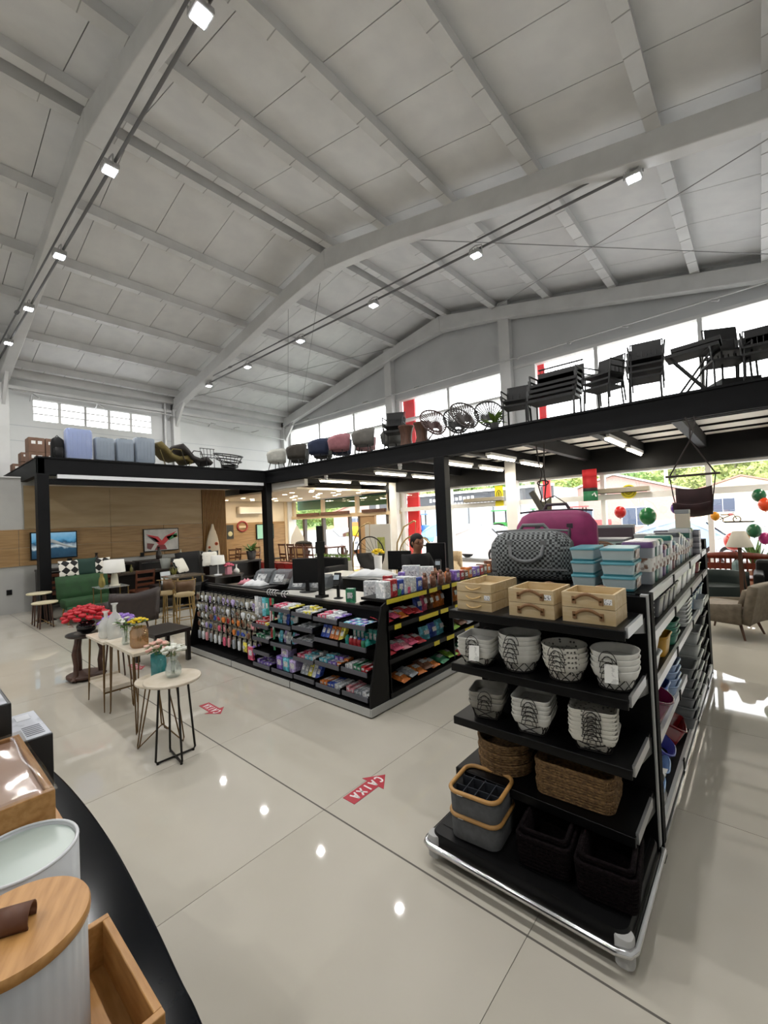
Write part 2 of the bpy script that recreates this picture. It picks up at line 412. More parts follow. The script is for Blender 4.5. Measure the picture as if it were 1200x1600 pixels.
# roof: insulated panels between purlins
cp = mat('roof_panel', '#dededd', .45, col2='#d6d6d6', scale=2.5)
ce = thing('ceiling', 'pitched roof lined with pale grey panels', None, kind='structure')
pur = [1.87, .3, -.86, -2.48, -4.05, -5.63, -7.25, -7.65, -9.36, -10.98, -12.5, -14.05, -15.6]
edges = [XR] + [.3, -.86, -2.48, -4.05, -5.63, -7.3, -7.6, -9.36, -10.98, -12.5, -14.05, -15.6, L]
edges[1] = 1.0
PW = 1.02
ny = int((F-YB)/PW)+1
for a, b in zip(edges, edges[1:]):
    xm = (a+b)/2; za, zb = zroof(a), zroof(b)
    msh = MB().add([(a-xm, .006, za), (b-xm, .006, zb), (b-xm, PW-.006, zb), (a-xm, PW-.006, za), (a-xm, .006, za+.05), (b-xm, .006, zb+.05), (b-xm, PW-.006, zb+.05), (a-xm, PW-.006, za+.05)],
                   [(0,1,2,3), (7,6,5,4), (4,5,1,0), (3,2,6,7), (0,3,7,4), (1,5,6,2)][::1]).mesh('roof_panel', cp)
    for k in range(ny):
        y = F - (k+1)*PW
        o = bpy.data.objects.new('panel', msh); COL.objects.link(o); o.location = (xm, y, 0); o.parent = ce
# dark outer skin closes the joints
m = MB()
for a, b in ((L-.2, RX), (RX, XR+.2)):
    m.add([(a, YB-.2, zroof(a)+.06), (b, YB-.2, zroof(b)+.06), (b, F+.2, zroof(b)+.06), (a, F+.2, zroof(a)+.06), (a, YB-.2, zroof(a)+.1), (b, YB-.2, zroof(b)+.1), (b, F+.2, zroof(b)+.1), (a, F+.2, zroof(a)+.1)],
          [(0,1,2,3), (7,6,5,4), (4,5,1,0), (3,2,6,7), (0,3,7,4), (1,5,6,2)])
m.build('roof_sheet', mat('roof_outer', '#8c8c8c', .7), ce)
def purlin(x, w=.13, h=.2):
    z = zroof(x)
    o = MB().bx(x-w/2, x+w/2, YB, F, z-h, z-.0).bx(x-w/2-.02, x+w/2+.02, YB, F, z-h-.012, z-h).build('purlin', STEELW, ce)
    return o
for x in pur: purlin(x)
jm = mat('purlin_joint', '#a3a3a2', .7); jt = None
for x in pur:
    z = zroof(x)-.213
    for k in range(-6, 24):
        y = .5+k*.5
        if y > F-.1: break
        if jt is None: jt = MB().box((0, 0, 0), (.174, .012, .004)).build('strap', jm, ce, loc=(x, y, z-.001))
        else: inst(jt, ce, (x, y, z-.001))
# portal frames: tapered rafters on columns
FY = [-2.7, 2.12, 6.9, 11.7]
def rafter(y, w=.24):
    fr = thing('portal_frame', 'white steel portal frame, '+{-2.7: 'behind the viewpoint', 2.12: 'nearest one overhead', 6.9: 'middle one crossing the hall', 11.7: 'one against the street gable'}[y], 'frame', (0, y, 0), kind='structure')
    for sgn, xe in ((-1, L+.05), (1, XR-.05)):
        top = lambda x: zroof(x)-.2; n = 10; vs = []
        pts = [RX+(xe-RX)*i/n for i in range(n+1)]
        dep = lambda x: .36 + .26*max(0, 1-abs(x-RX)/1.6)*.5 + .0*x
        for x in pts:
            for yy in (-w/2, w/2): vs += [(x, yy, top(x)), (x, yy, top(x)-dep(x))]
        fs = []
        for i in range(n):
            a = i*4; b = a+4
            fs += [(a, b, b+1, a+1), (a+3, b+3, b+2, a+2), (a+2, b+2, b, a), (a+1, b+1, b+3, a+3)]
        fs += [(0, 1, 3, 2), (n*4+2, n*4+3, n*4+1, n*4)]
        MB().add(vs, fs).build('rafter', STEELW, fr, bevel=.015)
        MB().bx(xe-.17, xe+.17, -w/2, w/2, 0 if xe > 0 else 3.46, zroof(xe)-.3).build('column', STEELW, fr, bevel=.01)
        # knee bracket
        k = -sgn
        MB().add([(xe+k*.17, -.04, zroof(xe)-.62), (xe+k*.9, -.04, zroof(xe+k*.9)-.5), (xe+k*.17, -.04, zroof(xe)-1.15), (xe+k*.17, .04, zroof(xe)-.62), (xe+k*.9, .04, zroof(xe+k*.9)-.5), (xe+k*.17, .04, zroof(xe)-1.15)],
                 [(0,1,2), (5,4,3), (0,3,4,1), (1,4,5,2), (2,5,3,0)]).build('knee_plate', STEELW, fr)
    return fr
for y in FY: rafter(y)
MB().bx(L, L+.28, YB, F, zroof(L)-.32, zroof(L)-.06).build('eave_gutter', STEELW, ce)
MB().bx(L, L+.1, YB, F, zroof(L)-.62, zroof(L)-.52).build('eave_trim', STEELW, ce)
# wind bracing rods on the slope over the street side
br = mat('bracing_rod', '#9b9b9a', .5, .3)
for (xa, ya), (xb, yb) in (((1.0, 7.1), (-5.6, 11.5)), ((1.0, 11.5), (-5.6, 7.1)), ((-9.3, 7.1), (-15.4, 11.5)), ((-9.3, 11.5), (-15.4, 7.1)), ((-9.4, -2.5), (-15.4, 1.9)), ((-7.9, 7.1), (-14, 11.2))):
    MB().tube([(xa, ya, zroof(xa)-.3), (xb, yb, zroof(xb)-.3)], .008, 6).build('bracing_rod', br, ce)
# tie rods carrying LED floodlights
TZ = 6.5
dkrod = mat('tie_rod_grey', '#6f6f70', .5, .4)
fl_housing = mat('lamp_housing', '#b8b8b8', .4, .5); fl_glow = mat('led_glow', '#f2f6ff', .4, emit=40)
LX = [1.0, -1.15, -3.65, -6.15, -8.7, -11.2, -13.55]
rows = ((6.98, 'street-side'), (1.93, 'near overhead'), (-2.9, 'rear'))
for y, nm in rows:
    tr = thing('tie_rod', 'pair of grey tie rods under the roof, '+nm+' pair', 'tie rod', (0, y, TZ), kind='structure')
    for dy, dz, r in ((-.05, .2, .017), (.05, .1, .022)):
        MB().tube([(L+.1, dy, dz), (XR-.1, dy, dz)], r, 8).build('rod', dkrod, tr)
    for x in (-.55, -12.1):
        MB().tube([(x-.16, -.05, .2), (x-.05, -.08, .2), (x+.05, -.08, .2), (x+.16, -.05, .2), (x+.05, -.02, .2), (x-.05, -.02, .2)], .014, 6, closed=True).build('turnbuckle', dkrod, tr)
    for k, x in enumerate(LX):
        if y == 1.93 and x > -3: pass
        t = thing('led_floodlight', 'square LED floodlight on the %s tie rods, %s from the side wall' % (nm, ORD[len(LX)-1-k]), 'light', (x, y, TZ), group='roof floodlights')
        MB().box((0, 0, .0), (.2, .18, .06)).build('housing', fl_housing, t, bevel=.015)
        MB().box((0, 0, -.036), (.15, .13, .012)).build('lens', fl_glow, t)
        MB().tube([(-.12, 0, 0), (-.12, 0, .12), (0, 0, .15), (.12, 0, .12), (.12, 0, 0)], .01, 6).build('bracket', fl_housing, t)
        for q in range(4): MB().box((-.075+q*.05, 0, .04), (.014, .18, .03)).build('cooling_fin', fl_housing, t)
        d = bpy.data.lights.new('floodlight', 'AREA'); d.shape = 'RECTANGLE'; d.size = .11; d.size_y = .1; d.energy = FLOOD_W; d.color = (1, .98, .95)
        o = bpy.data.objects.new('floodlight', d); COL.objects.link(o); o.location = (x, y, TZ-.055)
# sprinkler-like service pipes along the upper walls
pm = mat('service_pipe', '#c4c4c4', .4, .4)
sv = thing('service_pipe', 'thin white service pipe with brackets along the side wall', 'pipe', (0, 0, 0), kind='structure')
pts = [(L+.25, 2.3, 5.95), (L+.25, 6.2, 5.93), (L+.25, 9, 5.72), (L+.25, 11.6, 5.55)]
MB().tube(pts, .02, 6).build('pipe', pm, sv)
for y in (2.75, 4.4, 6.7, 8.2, 9.2, 10.1): MB().tube([(L, y, 5.75), (L+.25, y, 5.93-.14*max(0, y-6.2)/2.8), (L+.33, y+.15, 5.8)], .018, 6).build('bracket', pm, sv)
MB().tube([(L+.08, 6.55, 3.46), (L+.08, 6.55, 6.4)], .05, 8).build('downpipe', pm, sv)
sv = thing('service_pipe', 'thin white service pipe with cameras above the upper window strip', 'pipe', (0, 0, 0), kind='structure')
MB().tube([(L+.2, F-.25, 6.12), (2.4, F-.25, 6.25)], .02, 6).build('pipe', pm, sv)
for x in (-14.5, -12.6, -11, -8.6, -6.4, -5.0, -3.6, -2.3, -.6, .3):
    MB().tube([(x, F, 6.3), (x, F-.25, 6.19), (x+.12, F-.4, 6.1)], .022, 6).build('bracket', pm, sv)

# ---------------------------------------------------------------- mezzanine
MZ0, MZ1, MX, MY = 3.06, 3.44, -11.33, 7.53
mz = thing('mezzanine_floor', 'black steel mezzanine running along the side wall and street front', 'mezzanine', kind='structure')
MB().bx(MX-.12, MX, 2.02, MY+.12, MZ0, MZ1).build('beam', BLACK, mz, bevel=.01)
MB().bx(MX-.12, XR, MY, MY+.12, MZ0, MZ1).build('beam', BLACK, mz, bevel=.01)
MB().bx(W-2.9, MX, 2.02, 2.14, MZ0, MZ1).build('beam', BLACK, mz)
MB().bx(MX-.16, MX+.03, 2.0, MY+.15, MZ1-.03, MZ1+.005).build('beam_flange', BLACK, mz)
MB().bx(MX-.16, XR, MY-.03, MY+.15, MZ1-.03, MZ1+.005).build('beam_flange', BLACK, mz)
MB().bx(MX-.1, MX+.02, MY-.03, 2.0, MZ0, MZ0+.02).build('beam_flange', BLACK, mz)
MB().bx(MX-.16, XR, MY-.03, MY+.15, MZ0, MZ0+.025).build('beam_flange', BLACK, mz)
MB().bx(MX-.16, MX+.03, 2.0, MY, MZ0, MZ0+.025).build('beam_flange', BLACK, mz)
MB().bx(MX-.05, MX+.05, 2.35, MY-.1, 2.99, 3.075).build('white_rail', mat('white_alu_rail', '#dfe2e6', .3, .1), mz)
MB().bx(MX-.1, MX-.02, 2.2, MY-.1, 2.86, 2.98).build('shutter_box', BLACK, mz)
for x, y in ((MX-.06, 2.1), (MX-.06, MY+.06), (-4.99, MY+.06), (1.4, MY+.06)):
    MB().bx(x-.13, x+.13, y-.1, y+.1, 0, MZ0).build('post', BLACK, mz, bevel=.008)
    MB().bx(x-.18, x+.18, y-.15, y+.15, 0, .015).build('base_plate', BLACK, mz)
deck_m = mat('deck_board', '#dedbd4', .6, col2='#d2cec6', scale=1.2)
# deck boards: separate pale boards over black battens, visible from below
bat = None; jo = None; brd = None
jx = [1.6, .3, -.9, -2.07, -3.27, -4.52, -5.8, -7.05, -8.3, -9.6, -10.9]
for a, b in zip([2.6]+jx, jx+[-11.4]):
    for k in range(5):
        ya = MY+.12+k*.86; yb = min(ya+.82, F)
        MB().bx(b+.05, a-.05, ya, yb, MZ1-.09, MZ1-.03).build('deck_board', deck_m, mz)
for x in jx:
    if jo is None: jo = MB().bx(-.07, .07, MY+.12, F, MZ0+.02, MZ1-.1).build('joist', BLACK, mz, loc=(x, 0, 0))
    else: inst(jo, mz, (x, 0, 0))
for k in range(5):
    MB().bx(MX, XR, MY+.12+k*.86-.05, MY+.12+k*.86+.005, MZ1-.125, MZ1-.07).build('batten', BLACK, mz)
MB().bx(MX, XR, F-.2, F, MZ0-.3, MZ1).build('beam', BLACK, mz)
for a, b in ((2.14, 3.9), (3.9, 5.7), (5.7, 7.5), (7.5, 9.5), (9.5, F)):
    MB().bx(L, MX-.12, a+.01, b-.01, MZ1-.09, MZ1-.03).build('deck_board', deck_m, mz)
for a in (3.9, 5.7, 7.5, 9.5): MB().bx(L, MX-.12, a-.06, a+.06, MZ0+.05, MZ1-.1).build('joist', BLACK, mz)
MB().bx(L, XR, MY, F, MZ1-.03, MZ1-.005).build('deck_sheet', mat('deck_top', '#7d7a75', .8), mz)
MB().bx(L, MX, 2.02, MY, MZ1-.03, MZ1-.005).build('deck_sheet', mat('deck_top', '#7d7a75', .8), mz)
MB().bx(W, MX-.12, 2.3, 7.2, 2.985, 3.04).build('soffit_board', mat('soffit_white', '#d5d0c6', .7), mz)
MB().bx(-11.3, -9.7, 7.72, 7.84, 2.86, 3.06).build('soffit_edge', mat('soffit_white2', '#cfccc6', .7), mz)
# strip lights under the mezzanine
tub = mat('tube_glow', '#fff2d8', .4, emit=16)
pos = [(-10.0, 8.55), (-10.05, 10.35), (-7.72, 8.55), (-7.8, 10.3), (-5.5, 8.45), (-5.5, 10.2), (-4.33, 8.4), (-4.4, 10.25), (-2.0, 8.3), (-2.05, 10.2), (.6, 8.4), (.6, 10.2)]
for k, (x, y) in enumerate(pos):
    t = thing('strip_light', 'lit tube fixture under the mezzanine, %s pair from the lounge, %s tube' % (ORD[k//2], 'shop-side' if k % 2 == 0 else 'window-side'), 'light', (x, y, 3.08), group='mezzanine strip lights')
    MB().bx(-.06, .06, 0, 1.3, -.0, .06).build('fixture', STEELW, t)
    MB().tube([(0, .03, -.02), (0, 1.27, -.02)], .03, 10).build('tube', tub, t)
    d = bpy.data.lights.new('tube_light', 'AREA'); d.shape = 'RECTANGLE'; d.size = .08; d.size_y = 1.25; d.energy = TUBE_W; d.color = (1, .93, .8)
    o = bpy.data.objects.new('tube_light', d); COL.objects.link(o); o.location = (x, y+.65, 3.02)
for k, (x, y) in enumerate(((-8.75, 7.7), (-6.15, 7.65))):
    t = thing('security_camera', 'small white dome camera under the mezzanine edge, %s from the lounge' % ORD[k], 'camera', (x, y, 3.06))
    MB().lathe([(.05, 0), (.05, -.05), (.03, -.07)], 12).build('mount', WHITE, t); MB().ell((0, 0, -.09), .045).build('dome', ALU, t)
# ================================================================ gondola with end display (nearest shelf unit)
SHELF = mat('shelf_black', '#040405', .42, spec=.25, col2='#070708', scale=6)
SHELFB = mat('shelf_back_black', '#030304', .7, spec=.15)
RAILW = mat('price_rail', '#c9cac8', .3, .1)
TAGW = mat('paper_tag', '#e6e6e2', .6, col2='#c9c9c6', scale=60, lo=.55, hi=.6)
TAGP = mat('price_tag_print', '#e9e9ea', .6, col2='#3b3b40', scale=90, stretch=(3, 1, 1), lo=.55, hi=.6)
EX0, EX1, EYF, EYB = -1.37, -.47, 2.09, 2.5
g2 = thing('shelf_gondola', 'black shelf gondola with an end display of baskets and trays', 'shelving', (0, 0, 0))
MB().bx(-1.40, -.46, EYB, EYB+.04, .06, 1.35).build('back_panel', SHELFB, g2)
for zt in (1.27, .97, .67, .38):
    s = MB().bx(EX0, EX1, EYF, EYB, zt-.02, zt).bx(EX0, EX1, EYF, EYF+.012, zt-.045, zt).build('end_shelf', SHELF, g2, bevel=.003)
    for x in (EX0, EX1):
        MB().add([(x-.004, EYF+.04, zt-.02), (x-.004, EYB, zt-.02), (x-.004, EYB, zt-.1), (x+.004, EYF+.04, zt-.02), (x+.004, EYB, zt-.02), (x+.004, EYB, zt-.1)],
                 [(0,1,2), (5,4,3), (0,3,4,1), (1,4,5,2), (2,5,3,0)]).build('bracket', SHELF, g2)
    MB().bx(EX1-.003, EX1+.009, EYF+.02, EYB-.08, zt-.035, zt+.012).build('side_clip', ALU, g2)
# base deck, bumper rail and feet
m = MB().rlathe([(1, .055), (1, .14), (.985, .15)], .93, .66, c=(-.925, 2.18, 0), rc=.08)
m.build('base_deck', SHELF, g2)
MB().bx(-1.36, -.49, 1.93, 2.48, .15, .152).build('deck_plate', SHELF, g2)
MB().tube([(-1.41, 2.5, .1), (-1.41, 1.86, .1), (-1.40, 1.83, .1), (-1.37, 1.815, .1), (-.5, 1.815, .1), (-.455, 1.83, .1), (-.44, 1.86, .1), (-.44, 2.5, .1)], .017, 12).build('bumper_rail', CHROME, g2)
for x in (-1.36, -.49):
    MB().rlathe([(1, .03), (1, .13), (.9, .138)], .07, .07, c=(x+(-.012 if x < -1 else .012), 1.868, 0), rc=.4).build('corner_guard', mat('grey_guard', '#a3a3a1', .4), g2)
for x, y in ((-1.2, 1.98), (-.66, 1.98), (-1.2, 2.4), (-.66, 2.4)):
    MB().lathe([(.03, 0), (.03, .02), (.015, .03), (.015, .06)], 12, c=(x, y, 0)).build('foot', MATTE_BLACK, g2)
# uprights
for x in (-.475, -1.395):
    MB().bx(x-.012, x+.022, 2.515, 2.55, .1, 1.36).build('upright', mat('upright_grey', '#b4b5b4', .4, .2), g2)
    MB().bx(x-.04, x+.03, 2.55, 2.62, 0, 1.36).build('post', SHELFB, g2)
MB().bx(-.95, -.91, 2.54, 5.55, .05, 1.33).build('spine_panel', SHELFB, g2)
SZ = (1.35, 1.14, .88, .60, .16)
for k, zt in enumerate(SZ):
    for sx, (xa, xb) in ((1, (-.91, -.47)), (-1, (-1.39, -.95))):
        if k == 4: MB().bx(xa, xb, 2.56, 5.55, .05, zt).build('base_shelf', SHELF, g2)
        else: MB().bx(xa, xb, 2.56, 3.72 if (k == 3 and sx > 0) else 5.55, zt-.025, zt).build('side_shelf', SHELF, g2)
    MB().bx(-.47, -.45, 2.56, 3.72 if k == 3 else 5.55, zt-.04, zt+.006).build('price_rail', RAILW, g2)
    for y in (3.35, 4.2, 5.05)[:1 if k == 3 else 3]: MB().bx(-.452, -.444, y-.02, y+.02, zt-.045, zt+.012).build('rail_clip', MATTE_BLACK, g2)
MB().bx(-1.36, -.46, 5.55, 5.75, 0, 1.45).build('end_panel', SHELFB, g2)
MB().bx(-.46, -.44, 2.56, 5.55, .06, .10).build('bumper_strip', CHROME, g2)

# ---- pine crates on the top end shelf
def crate(name, w, d, h, label, loc, rz, handle, tagged):
    t = thing(name, label, 'crate', loc, rz, 'pine crates on the end display')
    th = .011
    MB().box((0, 0, .006), (w-.02, d-.02, .01)).build('bottom', PINE, t)
    MB().box((0, -d/2+th/2, h/2), (w, th, h-.002)).build('front_board', PINE, t); MB().box((0, d/2-th/2, h/2), (w, th, h-.002)).build('back_board', PINE, t)
    for s in (-1, 1): MB().box((s*(w/2-th/2), 0, h/2), (th, d-2*th, h-.002)).build('side_board', PINE, t)
    lm = mat('tan_leather', '#7d5a38', .55) if handle == 'leather' else mat('rope_handle', '#c7a772', .7)
    for s in (-1, 1):
        y = s*(d/2+.004)
        if handle == 'leather':
            n = 9; pts = [(-.06+.12*i/n, y+s*.012*math.sin(PI*i/n), h*.55+.028*math.sin(PI*i/n)) for i in range(n+1)]
            MB().sheet([[(p[0], p[1], p[2]-.008) for p in pts], [(p[0], p[1], p[2]+.008) for p in pts]], .005).build('handle', lm, t)
            for xx in (-.06, .06): MB().box((xx, y, h*.5), (.018, .008, .034)).build('handle_tab', lm, t); MB().lathe([(.005, 0), (0, .003)], 8, c=(0, 0, 0)).xf(Matrix.Translation((xx, y+s*.004, h*.5)) @ Matrix.Rotation(-s*-PI/2, 4, 'X')).build('rivet', GOLD, t)
        else:
            n = 8; pts = [(-.045+.09*i/n, y+s*.016*math.sin(PI*i/n), h*.6-.012*math.sin(PI*i/n)) for i in range(n+1)]
            MB().tube(pts, .005, 6).build('handle', lm, t)
    if tagged: MB().box((w*.38, -d/2-.001, h*.5), (.034, .002, .026)).build('price_tag', TAGP, t)
    return t
for k in range(3): crate('pine_crate', .215, .33, .05, 'small pine crate with rope handles, %s of the stack of three' % ('bottom one', 'middle one', 'top one')[k], (-1.235, 2.31, 1.27+k*.0505), 0, 'rope', k == 1)
for q, (x, nm) in enumerate(((-.905, 'centre'), (-.635, 'outer'))):
    for k in range(2):
        crate('pine_crate', .235, .25 if q == 0 else .22, .072, 'pine crate with leather handles, %s of the %s pair on the end display' % (('lower', 'upper')[k], nm), (x, 2.262, 1.27+k*.0725), .0, 'leather', k == 1)

# ---- lined wire baskets
LINER = mat('white_liner', '#cfcec8', .85, col2='#bdbcb5', scale=14, bump=.15)
LINERG = mat('grey_liner', '#8d8a82', .9, col2='#7a776f', scale=14, bump=.15)
DOTTED = mat('dotted_liner', '#cbc8be', .85, col2='#3b3a38', scale=46, kind='voronoi', lo=.28, hi=.2)
DOTTED.node_tree.nodes['Color Ramp'].color_ramp.elements[0].color = lin('#4a4844'); DOTTED.node_tree.nodes['Color Ramp'].color_ramp.elements[1].color = lin('#cbc8be')
DOTTED.node_tree.nodes['Color Ramp'].color_ramp.elements[0].position = .2; DOTTED.node_tree.nodes['Color Ramp'].color_ramp.elements[1].position = .3
WIRE = mat('dark_wire', '#1c1815', .5, .4)
def ringpts(w, d, rc, z, n=5, rz=0):
    m_ = MB().rlathe([(1, z)], w, d, n, rc=rc, close=False); return m_.v
def basket(label, loc, rz, w, d, h, rc, liner, wiremat, group, low=False, handles=True, cuff=.5, tagit=False):
    t = thing('wire_basket', label, 'basket', loc, rz, group)
    s0 = .72
    # liner: outside cuff folds over the wire, inside goes down
    sc = lambda f: s0+(1-s0)*f
    prof = [(sc(1-cuff)+.02, h*(1-cuff)), (sc(1)+.03, h*.96), (sc(1)+.02, h), (sc(1)-.03, h*.97), (sc(.3)-.05, h*.25), (sc(.05)-.06, .012)]
    m_ = MB().rlathe(prof, w, d, 5, rc=rc, close=False)
    k = 24; n_ = len(prof); base = (n_-1)*k
    m_.add([m_.v[base+j] for j in range(k)], [tuple(range(k))])
    m_.build('liner', liner, t)
    if low:
        MB().rlathe([(s0-.03, .008), (sc(1-cuff), h*(1-cuff)+.01)], w*.97, d*.97, 5, rc=rc, close=True).build('liner_bottom', liner, t)
        wm = MB(); N = 24
        r0 = [(x*s0, y*s0, .004) for x, y, _ in ringpts(w, d, rc, 0)]; r1 = [(x*sc(.6)*1.0, y*sc(.6), h*.6) for x, y, _ in ringpts(w, d, rc, 0)]
        for j in range(0, N, 2):
            wm.tube([r0[j], r1[(j+2) % N]], .0022, 4, cap=False); wm.tube([r0[j], r1[(j-2) % N]], .0022, 4, cap=False)
        wm.tube(r0, .003, 5, closed=True); wm.build('wire_frame', wiremat, t)
    else:
        MB().rlathe([(s0, .006), (sc(1-cuff), h*(1-cuff)+.01)], w*.97, d*.97, 5, rc=rc, close=True).build('liner_bottom', liner, t)
    if handles:
        for s in (-1, 1):
            hm = MB()
            for q in (1, .55):
                hm.tube([(.038*q*math.cos(a), s*(d/2*1.02+.006), h*.62+.05*q*math.sin(a)) for a in [PI*i/8 for i in range(9)]], .0018, 5)
            hm.tube([(-.04, s*(d/2*1.02+.006), h*.62), (.04, s*(d/2*1.02+.006), h*.62)], .002, 5)
            hm.build('handle', wiremat, t)
    if tagit:
        MB().box((w*.1, -d/2-.03, h*.2), (.055, .002, .08), rx=-.2, rz=.2).build('swing_tag', TAGW, t)
    return t
GB = 'lined wire baskets on the end display'
POSN = {2: ('bottom', 'top'), 3: ('bottom', 'middle', 'top'), 4: ('bottom', 'second lowest', 'second highest', 'top'), 5: ('bottom', 'second lowest', 'middle', 'second highest', 'top'), 6: ('bottom', 'second lowest', 'third lowest', 'third highest', 'second highest', 'top'), 7: ('bottom', 'second lowest', 'third lowest', 'middle', 'third highest', 'second highest', 'top')}
def bstack(n, loc, rz, w, d, h, rc, liner, dz, what, tagit=False, tilt=0):
    for k in range(n):
        b = basket('%s, %s of its stack of %s' % (what, POSN[n][k], ('', '', 'two', 'three', 'four', 'five', 'six', 'seven')[n]), (loc[0]+random.uniform(-.002, .002), loc[1], loc[2]+k*dz), rz+random.uniform(-.05, .05), w, d, h, rc, liner, WIRE, GB, low=(k == 0), cuff=.5 if k else .42, tagit=(tagit and k == n-1))
        if tilt: b.rotation_euler = (tilt, tilt*.4, rz)
bstack(4, (-1.235, 2.2, .975), .1, .195, .215, .085, .12, LINER, .022, 'rectangular white-lined basket', True)
bstack(5, (-1.01, 2.22, .97), 0, .215, .215, .10, .5, LINER, .024, 'round white-lined wire basket')
bstack(4, (-.775, 2.22, .97), 0, .21, .21, .10, .5, DOTTED, .024, 'round dotted-lining wire basket')
bstack(4, (-.55, 2.24, .97), 0, .20, .21, .10, .45, LINER, .026, 'round checked-rim wire basket', True)
bstack(3, (-1.215, 2.23, .67), .25, .19, .19, .10, .15, LINERG, .026, 'square grey-lined wire basket')
bstack(5, (-.945, 2.22, .67), .15, .19, .22, .10, .15, LINER, .022, 'square white-lined wire basket')
bstack(7, (-.655, 2.23, .67), .18, .205, .22, .085, .15, DOTTED, .0195, 'square dotted-lining wire basket')
# small pink decoration in the outermost round basket
one('pink_flower_toy', MB().ell((0, 0, .012), (.03, .025, .012), 10, 6).ell((.02, .01, .016), (.015, .015, .01), 8, 5), mat('pink_felt', '#b85a6c', .8), 'small pink felt ornament lying in the outermost round basket', 'ornament', (-.55, 2.22, 1.085))

# ---- wicker
WICK = mat('wicker', '#80623c', .8, col2='#553d24', scale=60, stretch=(1, 1, 2.4), bump=.9, lo=.4, hi=.62)
WICKD = mat('dark_wicker', '#120b0d', .9, spec=.1, col2='#070405', scale=60, stretch=(1, 1, 2.4), bump=.9, lo=.4, hi=.62)
def wicker(label, loc, rz, w, d, h, rc, m_, group, flare=.93, strands=6):
    t = thing('wicker_basket', label, 'basket', loc, rz, group)
    th = .012/min(w, d)*2
    b = MB().rlathe([(flare, .002), (1, h), (1-th*.5, h+.002), (1-th, h), (flare-th, .012)], w, d, 6, rc=rc, close=False)
    k = 28; b.add(b.v[:k], [tuple(range(k-1, -1, -1))]); b.add(b.v[4*k:5*k], [tuple(range(k))])
    b.build('body', m_, t)
    rm = MB()
    for q in range(strands):
        f = flare+(1-flare)*(q+.5)/strands; z = h*(q+.5)/strands
        rm.tube([(x*f, y*f, z) for x, y, _ in ringpts(w*1.01, d*1.01, rc, 0, 6)], h/strands*.42, 6, closed=True)
    rm.build('woven_strand', m_, t, kind='stuff')
    rr = ringpts(w, d, rc, 0, 6)
    MB().tube([(x, y, h+.002) for x, y, _ in rr], .008, 6, closed=True).build('rim', m_, t)
    # upright stakes give the weave its cross pattern
    st = MB()
    for j in range(0, len(rr)):
        x, y, _ = rr[j]; x2, y2, _ = rr[(j+1) % len(rr)]
        nseg = max(1, int(math.hypot(x2-x, y2-y)/.02))
        for q in range(nseg):
            xx, yy = x+(x2-x)*q/nseg, y+(y2-y)*q/nseg
            st.bar((xx*flare*1.02, yy*flare*1.02, .004), (xx*1.025, yy*1.025, h), .006)
    st.build('woven_stake', m_, t, kind='stuff')
    return t
for k in range(3): wicker('round seagrass tray basket, %s of the stack of three' % POSN[3][k], (-1.16, 2.30, .38+k*.052), 0, .30, .30, .055, .5, WICK, 'seagrass baskets', strands=4, flare=.95)
for k in range(3): wicker('rectangular seagrass tray basket, %s of the stack of three' % POSN[3][k], (-.76, 2.28, .38+k*.052), .06, .36, .25, .055, .18, WICK, 'seagrass baskets', strands=4, flare=.97)
FELT = mat('grey_felt', '#4c4d4e', .85, col2='#434445', scale=40); FELTD = mat('dark_felt', '#20242c', .85); BAMB = mat('bamboo', '#b48a52', .45, col2='#a0763f', scale=4, stretch=(1, 8, 1))
for k in range(2):
    t = thing('fabric_organizer', 'grey fabric organizer box with bamboo rim, %s one' % ('lower', 'upper divided')[k], 'organizer', (-1.175, 2.03, .153+k*.118), .1, 'grey organizers')
    w, d, h = .27, .27, .115
    b = MB().rlathe([(.97, 0), (1, h), (.97, h), (.95, .01)], w, d, 6, rc=.2, close=False); b.add(b.v[:28], [tuple(range(27, -1, -1))]); b.add(b.v[84:], [tuple(range(28))]); b.build('body', FELT, t)
    MB().tube([(x*.985, y*.985, h+.002) for x, y, _ in ringpts(w, d, .2, 0, 6)], .011, 8, closed=True).build('rim', BAMB, t)
    MB().box((-.06, -d/2-.003, h), (.03, .006, .016)).build('price_tag', TAGW, t)
    if k:
        for q in (-1, 0, 1): MB().box((q*.064, 0, h*.5), (.004, d*.92, h*.8)).build('divider', FELTD, t)
        for q in (-.5, .5): MB().box((0, q*.085, h*.5), (w*.92, .004, h*.8)).build('divider', FELTD, t)
for x, rz, nm in ((-.84, .12, 'middle of the bottom shelf'), (-.575, .12, 'corner end of the bottom shelf')):
    for k in range(2):
        s_ = 1 - .14*k
        wicker('dark brown woven basket, %s, %s' % (nm, 'outer one' if k == 0 else 'smaller one nested inside'), (x, 2.085, .153+.022*k), rz, .235*s_, .31*s_, .14, .12, WICKD, 'dark woven baskets', strands=8, flare=.92)
one('paper_label', MB().box((0, 0, 0), (.03, .002, .014)), TAGW, 'tiny white paper label stuck inside the dark woven basket', 'label', (-.83, 2.205, .27))

